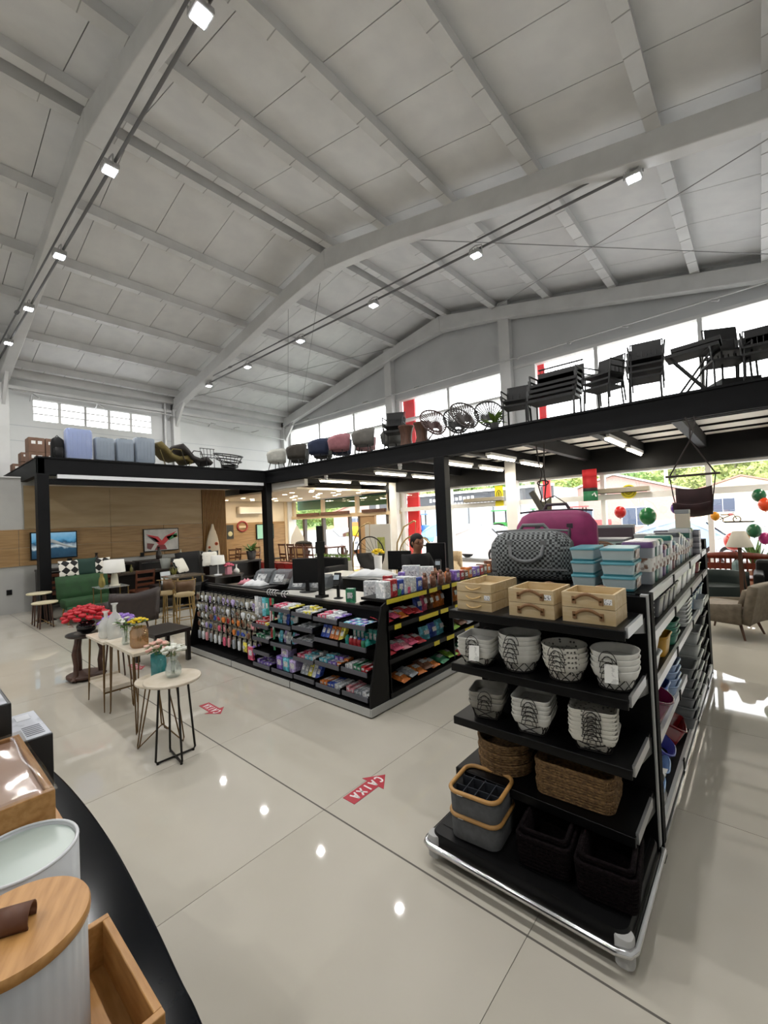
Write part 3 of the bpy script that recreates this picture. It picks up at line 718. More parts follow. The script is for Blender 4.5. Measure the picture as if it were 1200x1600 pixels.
# ---- goods on top of the gondola
CHECK = mat('checked_canvas', '#17191b', .7, col2='#7d8182', scale=62, kind='checker')
def duffel(name, label, loc, rz, w, d, h, m_, trim):
    t = thing(name, label, 'bag', loc, rz)
    prof = []; rows = []
    nx, na = 12, 20
    for i in range(nx+1):
        u = i/nx; x = (u-.5)*w; e = (1-abs(2*u-1)**5)**.3 if 0 < u < 1 else 0
        e = max(e, .55 if i in (0, nx) else .0) if i in (0, nx) else max(e, .8)
        row = []
        for j in range(na+1):
            a = 2*PI*j/na
            c_, s_ = math.cos(a), math.sin(a)
            yy = d/2*math.copysign(abs(c_)**.6, c_)*e*(1-.22*max(0, s_)); zz = h/2 + h/2*math.copysign(abs(s_)**.6, s_)*(e if s_ > 0 else 1)
            row.append((x, yy, zz))
        rows.append(row)
    vs = [p for r in rows for p in r]; n1 = na+1
    fs = [(i*n1+j, (i+1)*n1+j, (i+1)*n1+j+1, i*n1+j+1) for i in range(nx) for j in range(na)]
    b = MB().add(vs, fs, True); b.add(rows[0], [tuple(range(na+1))]); b.add(rows[-1], [tuple(range(na, -1, -1))])
    b.build('body', m_, t)
    MB().tube([(-w*.46, 0, h*.98), (-w*.2, 0, h*1.005), (w*.2, 0, h*1.005), (w*.46, 0, h*.98)], .008, 6).build('zip', trim, t)
    for s in (-1, 1):
        MB().tube([(-.11, s*d*.40, h*.74), (-.10, s*(d*.5+.01), h*.52), (-.05, s*(d*.5+.02), h*.42), (0, s*(d*.5+.022), h*.40), (.05, s*(d*.5+.02), h*.42), (.10, s*(d*.5+.01), h*.52), (.11, s*d*.40, h*.74)] if s < 0 else [(-.12, s*d*.3, h*.9), (-.07, s*d*.25, h*1.1), (.07, s*d*.25, h*1.1), (.12, s*d*.3, h*.9)], .013, 8).build('handle', trim, t)
        MB().box((s*.11, -d*.42, h*.72), (.04, .02, .06)).build('handle_patch', trim, t)
    MB().box((s*.11, -d*.5, h*.25), (w*.55, .006, .012)).build('pocket_zip', trim, t)
    return t
duffel('duffel_bag', 'large black and white checked travel duffel on top of the gondola', (-1.19, 2.87, 1.355), .12, .52, .27, .33, CHECK, mat('grey_strap', '#6a6c6e', .6))
duffel('duffel_bag', 'magenta travel bag with grey trim behind the checked duffel', (-1.17, 3.3, 1.355), .2, .56, .28, .46, mat('magenta_nylon', '#8c1e5c', .55, col2='#7a174f', scale=10), mat('plum_trim', '#3a3038', .6))
PP = mat('frosted_plastic', '#c2d2d6', .35, col2='#b8c9ce', scale=3); TEAL = mat('teal_lid', '#3c7f8c', .4)
PRINT = mat('printed_sleeve', '#d9d6d0', .5, col2='#7a5a48', scale=22, lo=.5, hi=.58)
for i, x in enumerate((-.80, -.615)):
    for k in range(3):
        t = thing('food_container', 'frosted container with teal lid, %s of the %s stack' % (POSN[3][k], 'inner' if i == 0 else 'rail-side'), 'container', (x, 2.76 if i == 0 else 2.74, 1.355+k*.078), .05, 'teal lidded containers')
        MB().rlathe([(.9, .012), (1, .066)], .165 if i else .13, .26, 4, rc=.1).build('body', PP, t)
        MB().rlathe([(.9, 0), (.92, .012)], .165 if i else .13, .26, 4, rc=.1).build('base', TEAL, t)
        MB().rlathe([(1.03, .064), (1.03, .075), (.98, .078)], .165 if i else .13, .26, 4, rc=.1).build('lid', TEAL, t)
        if i: MB().box((.086, -.02, .04), (.003, .12, .05)).build('printed_sleeve', PRINT, t)
# plastic canisters and boxes continuing along the top shelf
rp = random.Random(11)
pal = ['#8a8f94', '#2f5b50', '#a7abb0', '#5b3f6e', '#1f6d63', '#c3c6c9', '#6e3c46', '#3d4248', '#b3b6b8', '#4d6f86', '#8d9590', '#2b2d33']
def canister(label, loc, w, d, h, body, lidc, rz=0, group=None):
    t = thing('storage_canister', label, 'container', loc, rz, group)
    MB().rlathe([(.88, 0), (1, h*.86)], w, d, 4, rc=.18).build('body', body, t)
    MB().rlathe([(1.05, h*.86), (1.05, h*.95), (.95, h)], w, d, 4, rc=.18).build('lid', lidc, t)
    MB().rlathe([(.95, h*.3), (1.0, h*.62)], w*1.01, d*1.01, 4, rc=.18, close=False).build('sleeve', PRINT, t)
    return t
ys = [2.98+.135*k for k in range(18)]
for k, y in enumerate(ys):
    h = rp.choice((.17, .2, .23, .25)); c1 = pal[k % 12]; c2 = pal[(k*5+3) % 12]
    canister('%s canister on the gondola top rail, %s behind the teal containers' % (('grey', 'dark green', 'silver', 'purple', 'teal', 'white', 'wine', 'charcoal', 'pale grey', 'blue', 'sage', 'black')[k % 12], ORD[k] if k < 16 else ('last but one', 'last')[k-16]), (-.57, y, 1.352), .16, .115, h, mat('plastic'+c1, c1, .3), mat('plastic'+c2, c2, .35), 0, 'canisters along the top')
for k in range(10):
    y = 3.45+.2*k; c1 = pal[(k*7+2) % 12]; w = rp.uniform(.16, .22); h = rp.uniform(.1, .2)
    tag(MB().rlathe([(.95, 0), (1, h)], w, .17, 4, rc=.1, c=(0, 0, 0)).rlathe([(1.04, h), (1.02, h+.015)], w, .17, 4, rc=.1).build('plastic_tub', mat('plastic'+c1, c1, .3), loc=(-.82, y, 1.352)), 'lidded plastic tub in the inner top row, %s from the checked bag' % ORD[k], 'container', 'tubs along the top')
# brown arched wire basket and boxes further back
t = thing('wire_bread_basket', 'brown arched wire basket between the magenta bag and the stacked tubs', 'basket', (-.98, 3.75, 1.355), .3)
br = mat('bronze_wire', '#6a4a30', .45, .5)
for k in range(9):
    y = -.14+.035*k; MB().tube([(.17*math.cos(a), y, .02+.17*math.sin(a)*(1 if k % 2 else .85)) for a in [PI*i/10 for i in range(11)]], .004, 5).build('wire_arch', br, t)
MB().box((0, 0, .01), (.36, .32, .02)).build('tray', br, t)
for k, (x, y, w, d, h, c, lb) in enumerate(((-1.05, 4.2, .34, .25, .2, '#9fb3ad', 'pale sage storage box with lid at the far top of the gondola'), (-1.1, 4.75, .32, .1, .3, '#4c3f46', 'upright dark plum picture box at the far top of the gondola'), (-.95, 5.15, .3, .2, .16, '#5d2634', 'low wine coloured carton at the far top of the gondola'), (-.62, 5.42, .12, .12, .42, '#c3b9a6', 'bundle of cream paper rolls at the end of the top shelf'))):
    t = thing('storage_box', lb, 'box', (x, y, 1.352)); mm = mat('box'+c, c, .6)
    MB().box((0, 0, h*.45), (w, d, h*.9)).build('body', mm, t, bevel=.004); MB().box((0, 0, h*.95), (w*1.03, d*1.03, h*.1)).build('lid', mat('lid'+c, '#8c8f90', .5), t, bevel=.004)
for k in range(2):
    for q in range(4):
        one('boxed_set', MB().box((0, 0, .028), (.17, .15, .055)).box((0, 0, .03), (.172, .152, .02)), mat('boxed_set', '#3c3a44', .4, col2='#c9c9cf', scale=3, stretch=(.1, .1, 8), lo=.45, hi=.55), 'flat grey boxed set at the far top, %s in the %s pile' % (POSN[4][q], ('inner', 'outer')[k]), 'box', (-.72+k*.19, 5.0, 1.6+q*.0555-.245), 0, 'boxed sets')
# side shelves: stacked plastic ware facing the aisle
CLR = mat('clear_plastic', '#c8cfd3', .2, alpha=.55); WPL = mat('white_plastic', '#c4c6c6', .35); BPL = mat('blue_plastic', '#3559a8', .3); RPL = mat('ruby_plastic', '#7a1016', .15, coat=.6)
LBL = mat('lightblue_plastic', '#6f97cf', .25); GPL = mat('green_plastic', '#1c6b55', .35); YPL = mat('ochre_plastic', '#b08420', .4); VPL = mat('wine_plastic', '#5c1236', .25, coat=.5)
def tub(name, label, cat, loc, w, d, h, m_, rz=0, rx=0, ry=0, rc=.2, group=None, flare=.85, rim=True):
    t = thing(name, label, cat, loc, rz, group); t.rotation_euler = (rx, ry, rz)
    b = MB().rlathe([(flare, 0), (1, h), (.95, h), (flare*.94, .008)], w, d, 5, rc=rc, close=False); b.add(b.v[:24], [tuple(range(23, -1, -1))]); b.add(b.v[72:], [tuple(range(24))]); b.build('body', m_, t)
    if rim: MB().tube([(x, y, h) for x, y, _ in ringpts(w*1.02, d*1.02, rc, 0, 5)], .006, 6, closed=True).build('rim', m_, t)
    return t
# second shelf: folded white stack, jar racks, grey bins
for k in range(5): tub('drawer_organizer', 'white wavy drawer organizer, %s of the stack on the second side shelf' % POSN[5][k], 'organizer', (-.585, 2.72, 1.142+k*.026), .2, .26, .045, WPL, 0, 0, 0, .15, 'white organizers')
for k in range(4): tub('spice_rack', 'grey tiered spice rack on the second side shelf, %s from the near end' % ORD[k], 'rack', (-.58, 3.1+.2*k, 1.142), .2, .17, .12, mat('grey_rack', '#55565a', .4), 0, 0, 0, .1, 'spice racks')
for k in range(4): tub('grey_bin', 'pale grey lidded bin on the second side shelf, %s from the racks' % ORD[k], 'bin', (-.6, 3.98+.32*k, 1.142), .22, .27, .15, WPL, 0, 0, 0, .15, 'grey bins')
tub('wash_bowl', 'ruby bowl on the far second side shelf', 'bowl', (-.58, 5.28, 1.142), .2, .2, .1, RPL, rc=.5)
# third shelf: boxes with window, green and ochre caddies
for k in range(2): tub('shoe_box', 'clear lidded shoe box on the third side shelf, %s one' % ('lower', 'upper')[k], 'box', (-.58, 2.78, .882+k*.1), .22, .32, .095, WPL, group='clear shoe boxes')
tub('caddy', 'ochre yellow caddy on the third side shelf', 'caddy', (-.57, 3.2, .882), .2, .22, .12, YPL)
for k in range(3): tub('colander', 'green plastic colander, %s of three on the third side shelf' % POSN[3][k], 'colander', (-.57, 3.5, .882+k*.04), .22, .25, .07, GPL, rc=.4, group='green colanders')
for k in range(6): tub('ice_tray', 'pale ribbed tray, %s of the pile at the far third shelf' % POSN[6][k], 'tray', (-.56, 4.1, .882+k*.03), .2, .3, .035, WPL, group='ribbed trays')
for k in range(4): tub('storage_basket', 'silvery blue basket in the far row of the third shelf, %s one' % ORD[k], 'basket', (-.58, 4.5+.27*k, .882), .2, .23, .14, mat('slate_plastic', '#56708c', .35), group='silvery baskets')
# fourth shelf: blue tubs, clear organizers, wine bucket
tub('bucket', 'translucent wine-red bucket tipped on the fourth side shelf', 'bucket', (-.56, 2.78, .62), .2, .22, .17, VPL, 0, .0, .35, .5)
tub('blue_tub', 'deep blue glossy tub behind the wine bucket', 'tub', (-.57, 3.06, .602), .2, .22, .13, BPL, rc=.3)
for k in range(4): tub('clear_organizer', 'clear blue-tinted organizer, %s of the pile on the fourth shelf' % POSN[4][k], 'organizer', (-.56, 3.34, .602+k*.045), .22, .22, .06, mat('ice_plastic', '#9db4d6', .2, alpha=.75), group='clear organizers')
for k in range(2): tub('file_sorter', 'black desk sorter, %s in the row at the far bottom of the gondola' % ORD[k], 'sorter', (-.575, 5.15+.13*k, .165), .22, .12, .17, PLBLACK, group='black sorters')
for k in range(3): tub('clear_box', 'clear plastic box, %s of the pile at the far end of the gondola' % POSN[3][k], 'box', (-.575, 5.22, .34+.14*k), .2, .22, .13, CLR, group='clear boxes far end')
# bottom: leaning basins and stacked grey crates that jut into the aisle
tub('laundry_bag', 'dark bag wrapped in clear film on the bottom side shelf', 'bag', (-.58, 2.68, .165), .16, .2, .2, mat('dark_bag', '#22252c', .5), 0, 0, .2, .4)
one('film_wrap', MB().sheet([[(-.43+.04*math.sin(i), 2.58+.035*j, .2+.05*i-.01*j) for j in range(6)] for i in range(5)], .003), mat('cling_film', '#b9bec2', .1, alpha=.3), 'crumpled clear film hanging from the dark bag', 'film', (-.06, 0, 0))
tub('wash_basin', 'light blue basin with price sticker leaning on the bottom shelf', 'basin', (-.66, 2.9, .17), .26, .3, .11, LBL, .1, 0, .55, .4)
tub('wash_basin', 'pale blue basin behind the stickered one on the bottom shelf', 'basin', (-.66, 3.14, .17), .24, .28, .11, mat('paleblue', '#7fa0d8', .25), .1, 0, .6, .4)
tub('wash_basin', 'violet blue basin standing third on the bottom shelf', 'basin', (-.66, 3.36, .17), .24, .26, .11, mat('violetblue', '#4b4fa6', .25), .1, 0, .6, .4)
tub('pitcher', 'ruby red glossy plastic box at the bottom side shelf', 'box', (-.62, 3.62, .17), .2, .26, .15, RPL, .2, 0, .4, .15)
for k in range(6): tub('stacking_crate', 'grey open-front stacking crate, %s of the near aisle stack' % POSN[6][k], 'crate', (-.575, 3.95, .165+k*.072), .3, .26, .085, mat('grey_crate', '#6b6e70', .4), 0, 0, 0, .1, 'stacking crates')
for k in range(6): tub('stacking_crate', 'clear heart-front stacking crate, %s of the middle aisle stack' % POSN[6][k], 'crate', (-.575, 4.4, .165+k*.1), .3, .3, .115, mat('pale_crate', '#a6a9a8', .3), 0, 0, 0, .1, 'stacking crates')
for k in range(5): tub('stacking_crate', 'black open stacking crate, %s of the far aisle stack' % POSN[5][k], 'crate', (-.575, 4.85, .165+k*.13), .3, .3, .14, PLBLACK, 0, 0, 0, .1, 'stacking crates')
tub('clear_bin', 'large clear bin on top of the black stacking crates', 'bin', (-.575, 4.85, .83), .3, .32, .14, CLR)
one('price_sticker', MB().sheet([[(-.035, -.045+.03*j, 0) for j in range(4)], [(.035, -.045+.03*j, .004) for j in range(4)]], .002), mat('sticker_white', '#dedfdd', .5, col2='#33363a', scale=38, lo=.66, hi=.7), 'white price sticker on the light blue basin', 'sticker', (-.50, 2.84, .31))
# ================================================================ checkout island: peg wall and tray front, snack shelves, counters
GX0, GX1, GY, GYB = -6.35, -2.74, 2.84, 3.1
g1 = thing('checkout_gondola', 'black checkout island fitted with a peg wall and sloped trays', 'shelving', (0, 0, 0))
for a, b in ((GX0, -5.18), (-5.17, -3.95), (-3.94, GX1)):
    MB().bx(a, b, GY, GYB+.04, .03, .09).build('base_plinth', SHELFB, g1); MB().bx(a+.004, b-.004, GY-.012, GY, .015, .085).build('kick_strip', mat('kick_alu', '#b3b4b2', .35, .3), g1)
MB().bx(GX1, GX1+.012, GY-.01, 4.95, .015, .085).build('kick_strip', MATS['kick_alu'], g1)
MB().bx(GX0, -4.72, GYB, GYB+.03, .09, .93).build('peg_board', SHELFB, g1)
MB().bx(-4.72, GX1, GYB, GYB+.03, .09, .93).build('back_panel', SHELFB, g1)
MB().bx(GX0, GX1, GYB-.02, GYB+.05, .92, .95).build('top_rail', SHELF, g1)
for x in (GX0, GX1-.02):
    MB().add([(x, GY, .09), (x, GYB+.04, .09), (x, GYB+.04, 1.02), (x, GYB-.06, .98), (x, GY, .2), (x+.02, GY, .09), (x+.02, GYB+.04, .09), (x+.02, GYB+.04, 1.02), (x+.02, GYB-.06, .98), (x+.02, GY, .2)],
             [(0,4,3,2,1), (5,6,7,8,9), (0,5,9,4), (4,9,8,3), (3,8,7,2), (2,7,6,1), (1,6,5,0)]).build('end_panel', SHELF, g1)
MB().tube([(GX0+.05, GYB-.01, .97), (-4.3, GYB-.01, .985)], .012, 8).build('hang_rail', SHELF, g1)
for k in range(6):
    cx = -4.66+.055*k+(.08 if k > 3 else 0)
    one('white_bangle', MB().tube([(0, .034*math.cos(a), .034*math.sin(a)) for a in [2*PI*i/14 for i in range(14)]], .006, 6, closed=True), mat('white_bangle', '#cfd0d0', .3), 'white ring hung on the peg wall rail, %s from the peg side' % ORD[k], 'ring', (cx, GYB-.01, .963), 0, 'white rings on the rail')
# trays
cols = [(-4.72, -4.36, (.60, .44, .28, .13)), (-4.34, -3.93, (.83, .65, .43, .13)), (-3.92, -3.56, (.82, .67, .53, .34, .14)), (-3.55, -3.17, (.81, .60, .36, .13)), (-3.155, -2.79, (.80, .60, .37, .14))]
TRAYG = mat('tray_grey', '#4c4d55', .35)
traypos = []
for ci, (a, b, zs) in enumerate(cols):
    for ri, z in enumerate(zs):
        yf = GY+.03
        MB().bx(a+.01, b-.01, yf, GYB, z-.008, z).build('tray', SHELF, g1)
        MB().bx(a+.01, b-.01, yf-.012, yf, z-.02, z+.022).build('tray_rail', TRAYG, g1)
        for x in (a+.01, b-.014): MB().bx(x, x+.004, yf, GYB, z-.005, z+.035).build('tray_side', SHELF, g1)
        traypos.append((ci, ri, a+.02, b-.02, z))
CN = ('peg-side', 'second', 'middle', 'fourth', 'corner'); RN = ('top', 'second', 'third', 'fourth', 'lowest')
rq = random.Random(5)
cols_p = {'pink': '#c4506e', 'yellow': '#cfc046', 'aqua': '#5fb3c4', 'blue': '#2e49a0', 'violet': '#7a62b0', 'green': '#2f7c58', 'red': '#a3222a', 'orange': '#c7702a', 'white': '#cdd2d6', 'lilac': '#a99ac9', 'lime': '#7fae3c', 'brown': '#6f4a36', 'silver': '#8f949b', 'teal': '#1f8a80', 'rose': '#cf8a92'}
def pm_(c): return mat('pack_'+c, cols_p[c], .4, col2=tuple(min(1, v*1.7+.05) for v in lin(cols_p[c])[:3]), scale=30, lo=.52, hi=.62)
def pack(name, c, label, loc, w, d, h, rz=0, rx=0, group=None):
    t = thing(name, label, 'packet', loc, rz, group); t.rotation_euler = (rx, 0, rz)
    MB().box((0, 0, h/2), (w, d, h)).build('carton', pm_(c), t, bevel=min(w, d, h)*.08)
    MB().box((0, -d/2-.0008, h*.55), (w*.62, .0016, h*.4)).build('label_patch', mat('label_white', '#d8d8d8', .5, col2='#7c7c84', scale=70, lo=.55, hi=.6), t)
    MB().box((0, 0, h+.0008), (w*.6, d*.5, .0016)).build('label_patch', mat('label_white', '#d8d8d8', .5), t)
    return t
def tube_pack(name, c, cc, label, loc, r, h, group=None):
    t = thing(name, label, 'bottle', loc, 0, group)
    MB().lathe([(r*.9, 0), (r, .005), (r, h*.72), (r*.55, h*.8)], 12).build('body', pm_(c), t); MB().lathe([(r*.6, h*.78), (r*.6, h)], 12).build('cap', pm_(cc), t); return t
def bag_pack(name, c, label, loc, w, d, h, rz=0, rx=0, group=None):
    """crimped snack bag"""
    t = thing(name, label, 'packet', loc, rz, group); t.rotation_euler = (rx, 0, rz)
    n = 6; rows = []
    vs = []; fs = []
    for i in range(n+1):
        v = i/n; th = d/2*math.sin(PI*min(1, max(0, (v-.08)/.84)))**.6 if .08 < v < .92 else .001
        for j in range(n+1):
            u = j/n; e = math.sin(PI*u)**.5 if 0 < u < 1 else 0
            vs.append(((u-.5)*w, -th*e, v*h))
    k = len(vs)
    for i in range(n+1):
        for j in range(n+1):
            x, y, z = vs[i*(n+1)+j]; vs.append((x, -y, z))
    for i in range(n):
        for j in range(n):
            a = i*(n+1)+j; fs.append((a, a+1, a+n+2, a+n+1)); fs.append((k+a, k+a+n+1, k+a+n+2, k+a+1))
    MB().add(vs, fs, True).build('bag', pm_(c), t)
    MB().box((0, -d*.5, h*.55), (w*.5, .003, h*.3)).build('label_patch', mat('label_white', '#d8d8d8', .5), t)
    MB().box((0, 0, h*.985), (w*.98, .004, h*.05)).build('seal_strip', pm_(c), t)
    return t
fill = {(0,0): ('box', 'red yellow'), (0,1): ('box', 'green white'), (0,2): ('', ''), (0,3): ('box', 'violet'),
 (1,0): ('box', 'pink white yellow'), (1,1): ('bag', 'aqua white blue'), (1,2): ('bag', 'aqua lilac white'), (1,3): ('bigbox', 'violet aqua lilac'),
 (2,0): ('box', 'silver yellow silver'), (2,1): ('low', 'silver'), (2,2): ('low', 'silver'), (2,3): ('mix', 'pink aqua white'), (2,4): ('lean', 'silver yellow white blue'),
 (3,0): ('box', 'pink white violet'), (3,1): ('lean', 'blue orange yellow'), (3,2): ('box', 'aqua violet orange'), (3,3): ('low3', 'orange blue white'),
 (4,0): ('low', 'aqua violet'), (4,1): ('tubes', 'teal red green'), (4,2): ('low3', 'white green red'), (4,3): ('low3', 'rose silver white')}
for ci, ri, a, b, z in traypos:
    kind, cs = fill.get((ci, ri), ('', '')); cs = cs.split()
    if not kind: continue
    where = 'in the %s column, %s tray' % (CN[ci], RN[ri]); w = b-a; y0 = GY+.06; grp = 'tray goods %s %s' % (CN[ci], RN[ri])
    if kind in ('box', 'mix'):
        n = 5
        for k in range(n):
            for r in range(2):
                c = cs[(k*len(cs)//n) % len(cs)]
                pack('small_carton', c, 'small %s carton %s, %s along, %s row' % (c, where, ORD[k], ('front', 'back')[r]), (a+w*(k+.5)/n, y0+.05+.095*r, z), w/n*.88, .085, rq.uniform(.025, .05)+.02*r, rq.uniform(-.12, .12), 0, grp)
    elif kind == 'low':
        for k in range(4):
            for r in range(3):
                c = cs[(k+r) % len(cs)]
                pack('flat_packet', c, 'flat %s packet %s, %s along, %s row' % (c, where, ORD[k], ('front', 'middle', 'back')[r]), (a+w*(k+.5)/4, y0+.035+.07*r, z), w/4*.85, .062, rq.uniform(.012, .022), rq.uniform(-.3, .3), 0, grp)
    elif kind == 'low3':
        for k in range(6):
            c = cs[(k*len(cs)//6) % len(cs)]
            pack('long_packet', c, 'long %s packet %s, %s along' % (c, where, ORD[k]), (a+w*(k+.5)/6, y0+.1, z), w/6*.86, .19, rq.uniform(.035, .055), rq.uniform(-.05, .05), 0, grp)
    elif kind == 'lean':
        for k in range(5):
            c = cs[(k*len(cs)//5) % len(cs)]
            pack('display_box', c, 'leaning %s display box %s, %s along' % (c, where, ORD[k]), (a+w*(k+.5)/5, y0+.06, z+.002), w/5*.9, .05, .13, 0, -.45, grp)
    elif kind == 'bigbox':
        for k in range(3): pack('display_box', cs[k], '%s printed box %s, %s along' % (cs[k], where, ORD[k]), (a+w*(k+.5)/3, y0+.1, z), w/3*.92, .16, .15, 0, 0, grp)
        pack('display_box', 'lilac', 'lilac printed box on top of the others %s' % where, (a+w*.4, y0+.1, z+.151), w/3*.92, .14, .1, .1, 0, grp)
    elif kind == 'bag':
        for k in range(5):
            c = cs[k % len(cs)]
            bag_pack('tissue_pack', c, '%s soft pack %s, %s along' % (c, where, ORD[k]), (a+w*(k+.5)/5, y0+.07+.02*(k % 2), z), w/5*.98, .06, .13, rq.uniform(-.2, .2), -.15, grp)
    elif kind == 'tubes':
        for k in range(6):
            c = ('teal', 'red', 'red', 'red', 'green', 'teal')[k]
            tube_pack('mouthwash_bottle', c, ('teal', 'white', 'white', 'blue', 'blue', 'teal')[k], 'front %s bottle %s, %s along' % (c, where, ORD[k]), (a+w*(k+.5)/6, y0+.03, z), w/13, .085, grp)
            pack('tall_carton', 'teal', 'tall teal carton %s, back row, %s along' % (where, ORD[k]), (a+w*(k+.5)/6, y0+.16, z), w/6*.9, .06, .15 if k not in (3,) else .1, 0, 0, grp)
# peg wall with carded accessories
pegm = mat('peg_hook', '#8a8b8d', .35, .8); pg = None
rowsz = (.86, .72, .60, .47, .35); pc = ['white', 'silver', 'brown', 'white', 'rose', 'silver', 'white', 'lime', 'pink', 'orange', 'blue', 'lilac', 'silver', 'teal']
card = mat('clear_card', '#a7a392', .4, col2='#8b8674', scale=20)
for r, z in enumerate(rowsz):
    n = 13
    for k in range(n):
        x = GX0+.09+k*.122+rq.uniform(-.015, .015)
        if x > -4.78: continue
        if pg is None: pg = MB().tube([(0, 0, 0), (0, -.16, .0), (0, -.17, .012)], .003, 5).build('peg_hook', pegm, g1, loc=(x, GYB, z))
        else: inst(pg, g1, (x, GYB, z))
        bright = r in (2, 3) and k > 2
        c = rq.choice(['pink', 'orange', 'lime', 'blue', 'rose', 'brown', 'red'] if bright else ['white', 'silver', 'white', 'brown', 'silver', 'lilac']) if r < 4 else rq.choice(['white', 'silver', 'pink', 'rose', 'violet'])
        for lay in range(2):
            t = thing('accessory_card', '%s carded hair accessory, %s peg row, %s hook from the end, %s card' % (c, RN[r], ORD[k], ('front', 'rear')[lay]), 'accessory', (x+.006*lay, GYB-.15+.07*lay, z-.004), rq.uniform(-.25, .25), 'carded accessories on the peg wall')
            hh = .10 if r < 4 else .15; ww = rq.uniform(.075, .1) if r < 4 else .06
            MB().box((0, 0, -hh/2), (ww, .003, hh)).build('card', card, t)
            if r == 4: MB().rlathe([(.8, -hh*1.0), (1, -hh*.9), (1, -hh*.3), (.8, -hh*.25)], ww*.8, .022, 3, rc=.3, c=(0, -.012, 0)).build('comb', pm_(c), t)
            elif (k+r) % 3 == 0: MB().tube([(.022*math.cos(q), -.012, -hh*.55+.028*math.sin(q)) for q in [2*PI*i/10 for i in range(10)]], .008, 6, closed=True).build('hair_ring', pm_(c), t)
            elif (k+r) % 3 == 1: MB().ell((-.012, -.014, -hh*.5), (.02, .013, .024), 8, 6).ell((.014, -.014, -hh*.62), (.018, .012, .02), 8, 6).build('hair_bow', pm_(c), t)
            else: MB().rlathe([(.7, -hh*.9), (1, -hh*.6), (1, -hh*.3), (.5, -hh*.2)], ww*.7, .024, 3, rc=.3, c=(0, -.013, 0)).build('hair_clip', pm_(c), t)
            if r in (0, 1): MB().ell((0, -.013, -hh*1.05), (.014, .01, .012), 8, 5).build('bead', pm_(c), t)
# clip strips hanging at the join
for k, (x, c, h) in enumerate(((-4.70, 'white', .22), (-4.62, 'silver', .2), (-4.54, 'aqua', .22), (-4.47, 'teal', .2), (-4.40, 'red', .46), (-4.355, 'green', .6))):
    bag_pack('hanging_strip', c, 'long %s strip of packets hanging beside the peg wall, %s in line' % (c, ORD[k]), (x, GYB-.17, .93-h), .06 if h < .3 else .035, .02, h, .2, 0, 'hanging strips')
pack('toy_card', 'pink', 'pink toy card hanging low beside the peg wall', (-4.86, GYB-.17, .13), .11, .03, .16)
bag_pack('toy_pouch', 'yellow', 'yellow toy pouch hanging low beside the pink toy card', (-5.0, GYB-.17, .2), .09, .04, .12)

# snack side facing the aisle
SX = -2.74
for k, z in enumerate((1.03, .77, .45, .13)):
    d = (.34, .36, .4, .44)[k]
    MB().bx(SX-d, SX, GYB+.01, 6.6, z-.025, z).build('snack_shelf', SHELF, g1)
    MB().bx(SX, SX+.012, GYB+.01, 6.6, z-.035, z+.008).build('shelf_rail', SHELF, g1)
MB().bx(SX-.36, SX-.34, GYB+.01, 6.6, .09, .98).build('snack_back', SHELFB, g1)
for y in (4.3, 5.5, 6.6): MB().bx(SX-.34, SX-.02, y-.01, y+.01, .09, 1.0).build('snack_divider', SHELF, g1)
YT = mat('yellow_price_card', '#d5c430', .5, col2='#a89a20', scale=40, lo=.6, hi=.7)
for y0, y1, z in ((3.1, 3.75, 1.03), (3.8, 3.95, 1.03), (4.05, 4.2, 1.03), (4.25, 4.38, 1.03), (4.45, 4.6, 1.03), (4.68, 4.85, 1.03), (4.95, 5.1, 1.03), (3.2, 3.3, .77), (3.6, 3.95, .77), (4.0, 4.15, .77), (4.3, 4.45, .77), (3.85, 3.95, .45), (4.1, 4.25, .45), (4.5, 4.7, .45)):
    MB().bx(SX+.012, SX+.016, y0, y1, z-.04, z+.004).build('price_card', YT, g1)
def row(nm, label, z, y0, y1, n, cs, kind, h, w2, dep=.12):
    for k in range(n):
        c = cs[k % len(cs)]; y = y0+(y1-y0)*(k+.5)/n; wy = (y1-y0)/n
        lb = '%s %s, %s from the corner' % (c, label, ORD[k])
        if kind == 'box': pack(nm, c, lb, (SX-.03-dep/2, y, z), wy*.9, dep, h*rq.uniform(.85, 1.1), PI/2, 0, label)
        elif kind == 'bag': bag_pack(nm, c, lb, (SX-.06-dep/2, y, z+.002), wy*1.05, dep*.7, h*rq.uniform(.9, 1.1), PI/2+rq.uniform(-.15, .15), -.25, label)
        elif kind == 'flat':
            t = bag_pack(nm, c, lb, (SX-.02, y, z+.035+.02*(k % 2)), wy*1.2, .06, h, PI/2+rq.uniform(-.2, .2), 1.35, label)
            t.rotation_euler = (-1.35, 0, PI/2+rq.uniform(-.2, .2))
        elif kind == 'jar': tube_pack(nm, c, 'brown', lb, (SX-.05-dep/2*(k % 2), y, z), wy*.42, h, label)
row('medicine_box', 'carton on the top snack shelf', 1.03, 3.12, 3.75, 6, ['white', 'red', 'blue', 'white', 'white', 'blue'], 'box', .16, .1)
row('sweet_tin', 'low tin on the top snack shelf front', 1.03, 3.32, 3.62, 4, ['green', 'silver', 'pink', 'brown'], 'jar', .09, .05, .05)
row('sweet_jar', 'clear sweet jar on the top snack shelf', 1.03, 3.78, 4.4, 8, ['brown', 'rose', 'brown', 'orange'], 'jar', .16, .1)
row('biscuit_box', 'biscuit box on the top snack shelf', 1.03, 4.42, 5.3, 9, ['violet', 'red', 'brown', 'orange', 'violet'], 'box', .12, .1)
row('cereal_carton', 'brown carton at the far top snack shelf', 1.03, 5.32, 6.5, 8, ['brown', 'orange', 'violet', 'blue'], 'box', .17, .1)
row('candy_bag', 'candy bag lying on the second snack shelf', .77, 3.13, 3.7, 5, ['red', 'pink', 'orange', 'red'], 'flat', .2, .1)
